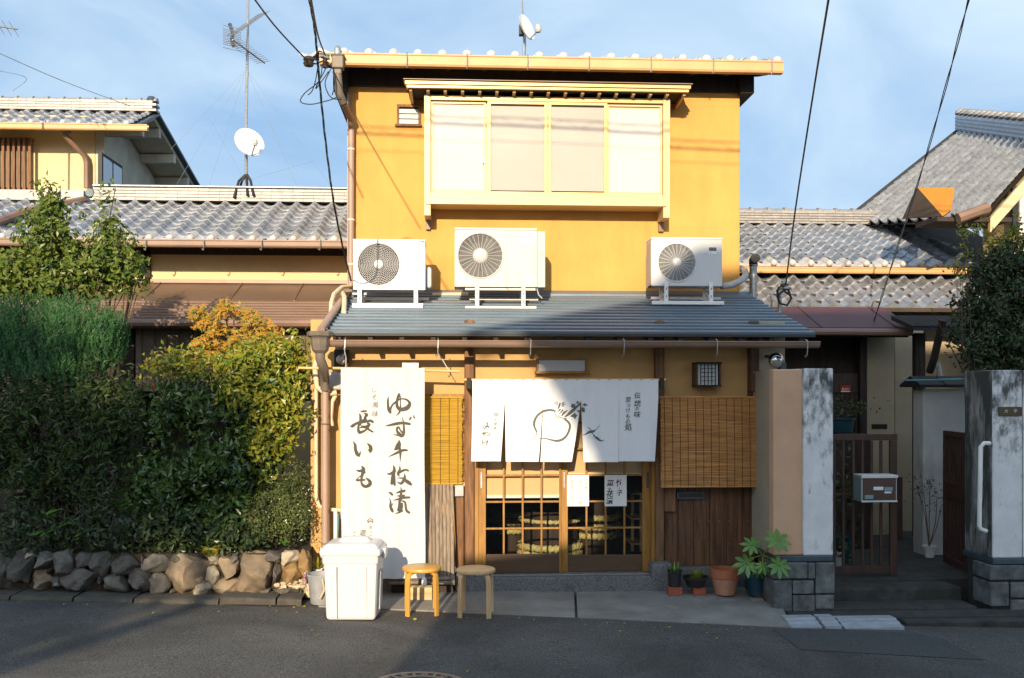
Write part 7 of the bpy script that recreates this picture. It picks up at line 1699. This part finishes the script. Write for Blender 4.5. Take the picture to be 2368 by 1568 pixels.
# ------------------------------------------------------------------ the other side of the street (behind the viewer): what shades the scene
def proj(P, Yc): return Vector(P) - LDIR * ((P[1] - Yc) / LDIR.y)
T = proj(at(1083, 768, 9.35), -9.0); A1 = proj(at(1508, 655, 10.6), -9.0); A2 = proj(at(1607, 568, 10.6), -9.0); A3 = proj(at(1711, 622, 11.3), -9.0)
sl3 = (A1.z - T.z) / (A1.x - T.x); A3.z = max(A3.z, A2.z + .02)
ho = thing('opposite_house', (T.x + 4, -11, 0), 'gabled house across the street behind the viewer, shading the right half', 'house')
th = .16; xb = T.x + .42; zb_ = T.z + sl3 * .42; xr_ = A3.x + 7
MB().prism([(xb, zb_), (A1.x, A1.z), (A2.x, A2.z), (A3.x, A3.z), (xr_, A3.z + .1), (xr_ + 1, T.z), (xr_ + 1, T.z - th), (A1.x, zb_ - th + .1), (xb, zb_ - th)][::-1], -14.2, -9.0, 'Y').build('roof', m_['tile'], ho)
MB().prism([(T.x, T.z), (xb + .1, zb_ + sl3 * .1), (xb + .1, zb_ - th), (T.x, T.z - .1)][::-1], -9.12, -8.95, 'Y').build('eave_gutter', m_['gutter_brown'], ho)
MB().box(T.x + 1.12, xr_, -14.0, -9.4, -.5, T.z).build('wall', m_['stucco_tan'], ho)
E1 = proj(at(1062, 1294, 9.6), -5.0); E2 = proj(at(1250, 1272, 9.72), -5.0)
an = MB().prism([(E1.x, -.5), (E1.x, E1.z + .02), (E2.x, E2.z), (E2.x + .35, E2.z + .1), (E2.x + .7, E2.z + .45), (E2.x + 9, E2.z + .45), (E2.x + 9, -.5)], -7.4, -5.0, 'Y').build('annex', m_['stucco_tan'], ho)
MB().box(E1.x - .02, E1.x + 9, -7.42, -4.98, -.4, .4).build('annex_plinth', m_['concrete'], an)
for k in range(3): MB().box(E1.x + 1.2 + k * 2.4, E1.x + 2.4 + k * 2.4, -4.99, -4.95, 1.0, 2.4).build('annex_window', m_['dark_glass'], an)
def big_tree(label, cx, Y, cz, rx, ry, rz, n, base, trunk, mat, tr=.2):
    t = thing('street_tree', base, label, 'tree')
    ncl = n // 20; C = []
    for _ in range(ncl):
        d = RNG.normal(size=3); d /= np.linalg.norm(d); q = np.array([cx, Y, cz]) + d * np.array([rx, ry, rz]) * RNG.uniform(.05, 1) ** .36; C.append(q + RNG.normal(size=(20, 3)) * .22)
    C = np.concatenate(C); v, f = leaves(C, RNG.normal(size=C.shape), RNG.uniform(.12, .26, len(C)), .6); leafmesh('crown', v, f, m_[mat], t, kind='stuff')
    MB().tube(trunk, [tr * (1 - .6 * i / (len(trunk) - 1)) for i in range(len(trunk))], 8).build('trunk', m_['bark'], t, smooth=True)
Ct = proj((-5.25, 9.7, -.05), -9.0)
big_tree('broad dense tree across the street behind the viewer on the left', Ct.x, -9, Ct.z, 2.50, .9, 2.9, 40000, (Ct.x, -9, 0), [(Ct.x, -9, -.3), (Ct.x + .2, -9, 2.5), (Ct.x, -9, 5)], 'leaf_dark')
Cp = proj(at(440, 1045, 9.6), -6.0); A_ = proj(tuple(gat(0, 1544)), -6.0); B_ = proj(tuple(gat(455, 1402)), -6.0); dd = (B_ - A_) / (B_.z - A_.z)
big_tree('unseen leaning tree behind the viewer, shaped to cast the slanting shadow band', Cp.x, -6, Cp.z, 0.46, .25, .55, 2400, tuple(A_ - dd * A_.z), [A_ - dd * (A_.z + .2), A_, B_, Cp], 'leaf_dark', .15)  # made-up tree: trunk and crown follow the shade on road and hedge
# street cables crossing high above the road
def street_wire(label, pts, r, zig=None):
    P = [proj(p, 5.4) for p in pts]; a, b = P; d = (b - a); P0, P1 = a - d * 5, b + d * 5
    t = MB().tube([P0, P1], r, 5).build('street_cable', m_['cable'], label=label, cat='cable', group='street cables above the road behind the viewer')
    if zig:
        Q = [proj(p, 5.4) for p in zig]; mb = MB(); n = 60; pts_ = []
        for k in range(n): u = -1.6 + 4.2 * k / n; pts_.append((a + d * u) if k % 2 else (Q[0] + (Q[1] - Q[0]) * u))
        MB().tube(pts_, .0035, 4).build('lashing_wire', m_['cable'], t)
street_wire('upper messenger cable above the street', (at(1000, 262, 10.98), at(1530, 285, 10.98)), .008, (at(1000, 279, 10.98), at(1530, 304, 10.98)))
street_wire('thicker lower street cable with lashing', (at(1000, 279, 10.98), at(1530, 304, 10.98)), .014)
street_wire('thin street cable below the lashed pair', (at(1000, 318, 10.98), at(1530, 338, 10.98)), .0045)
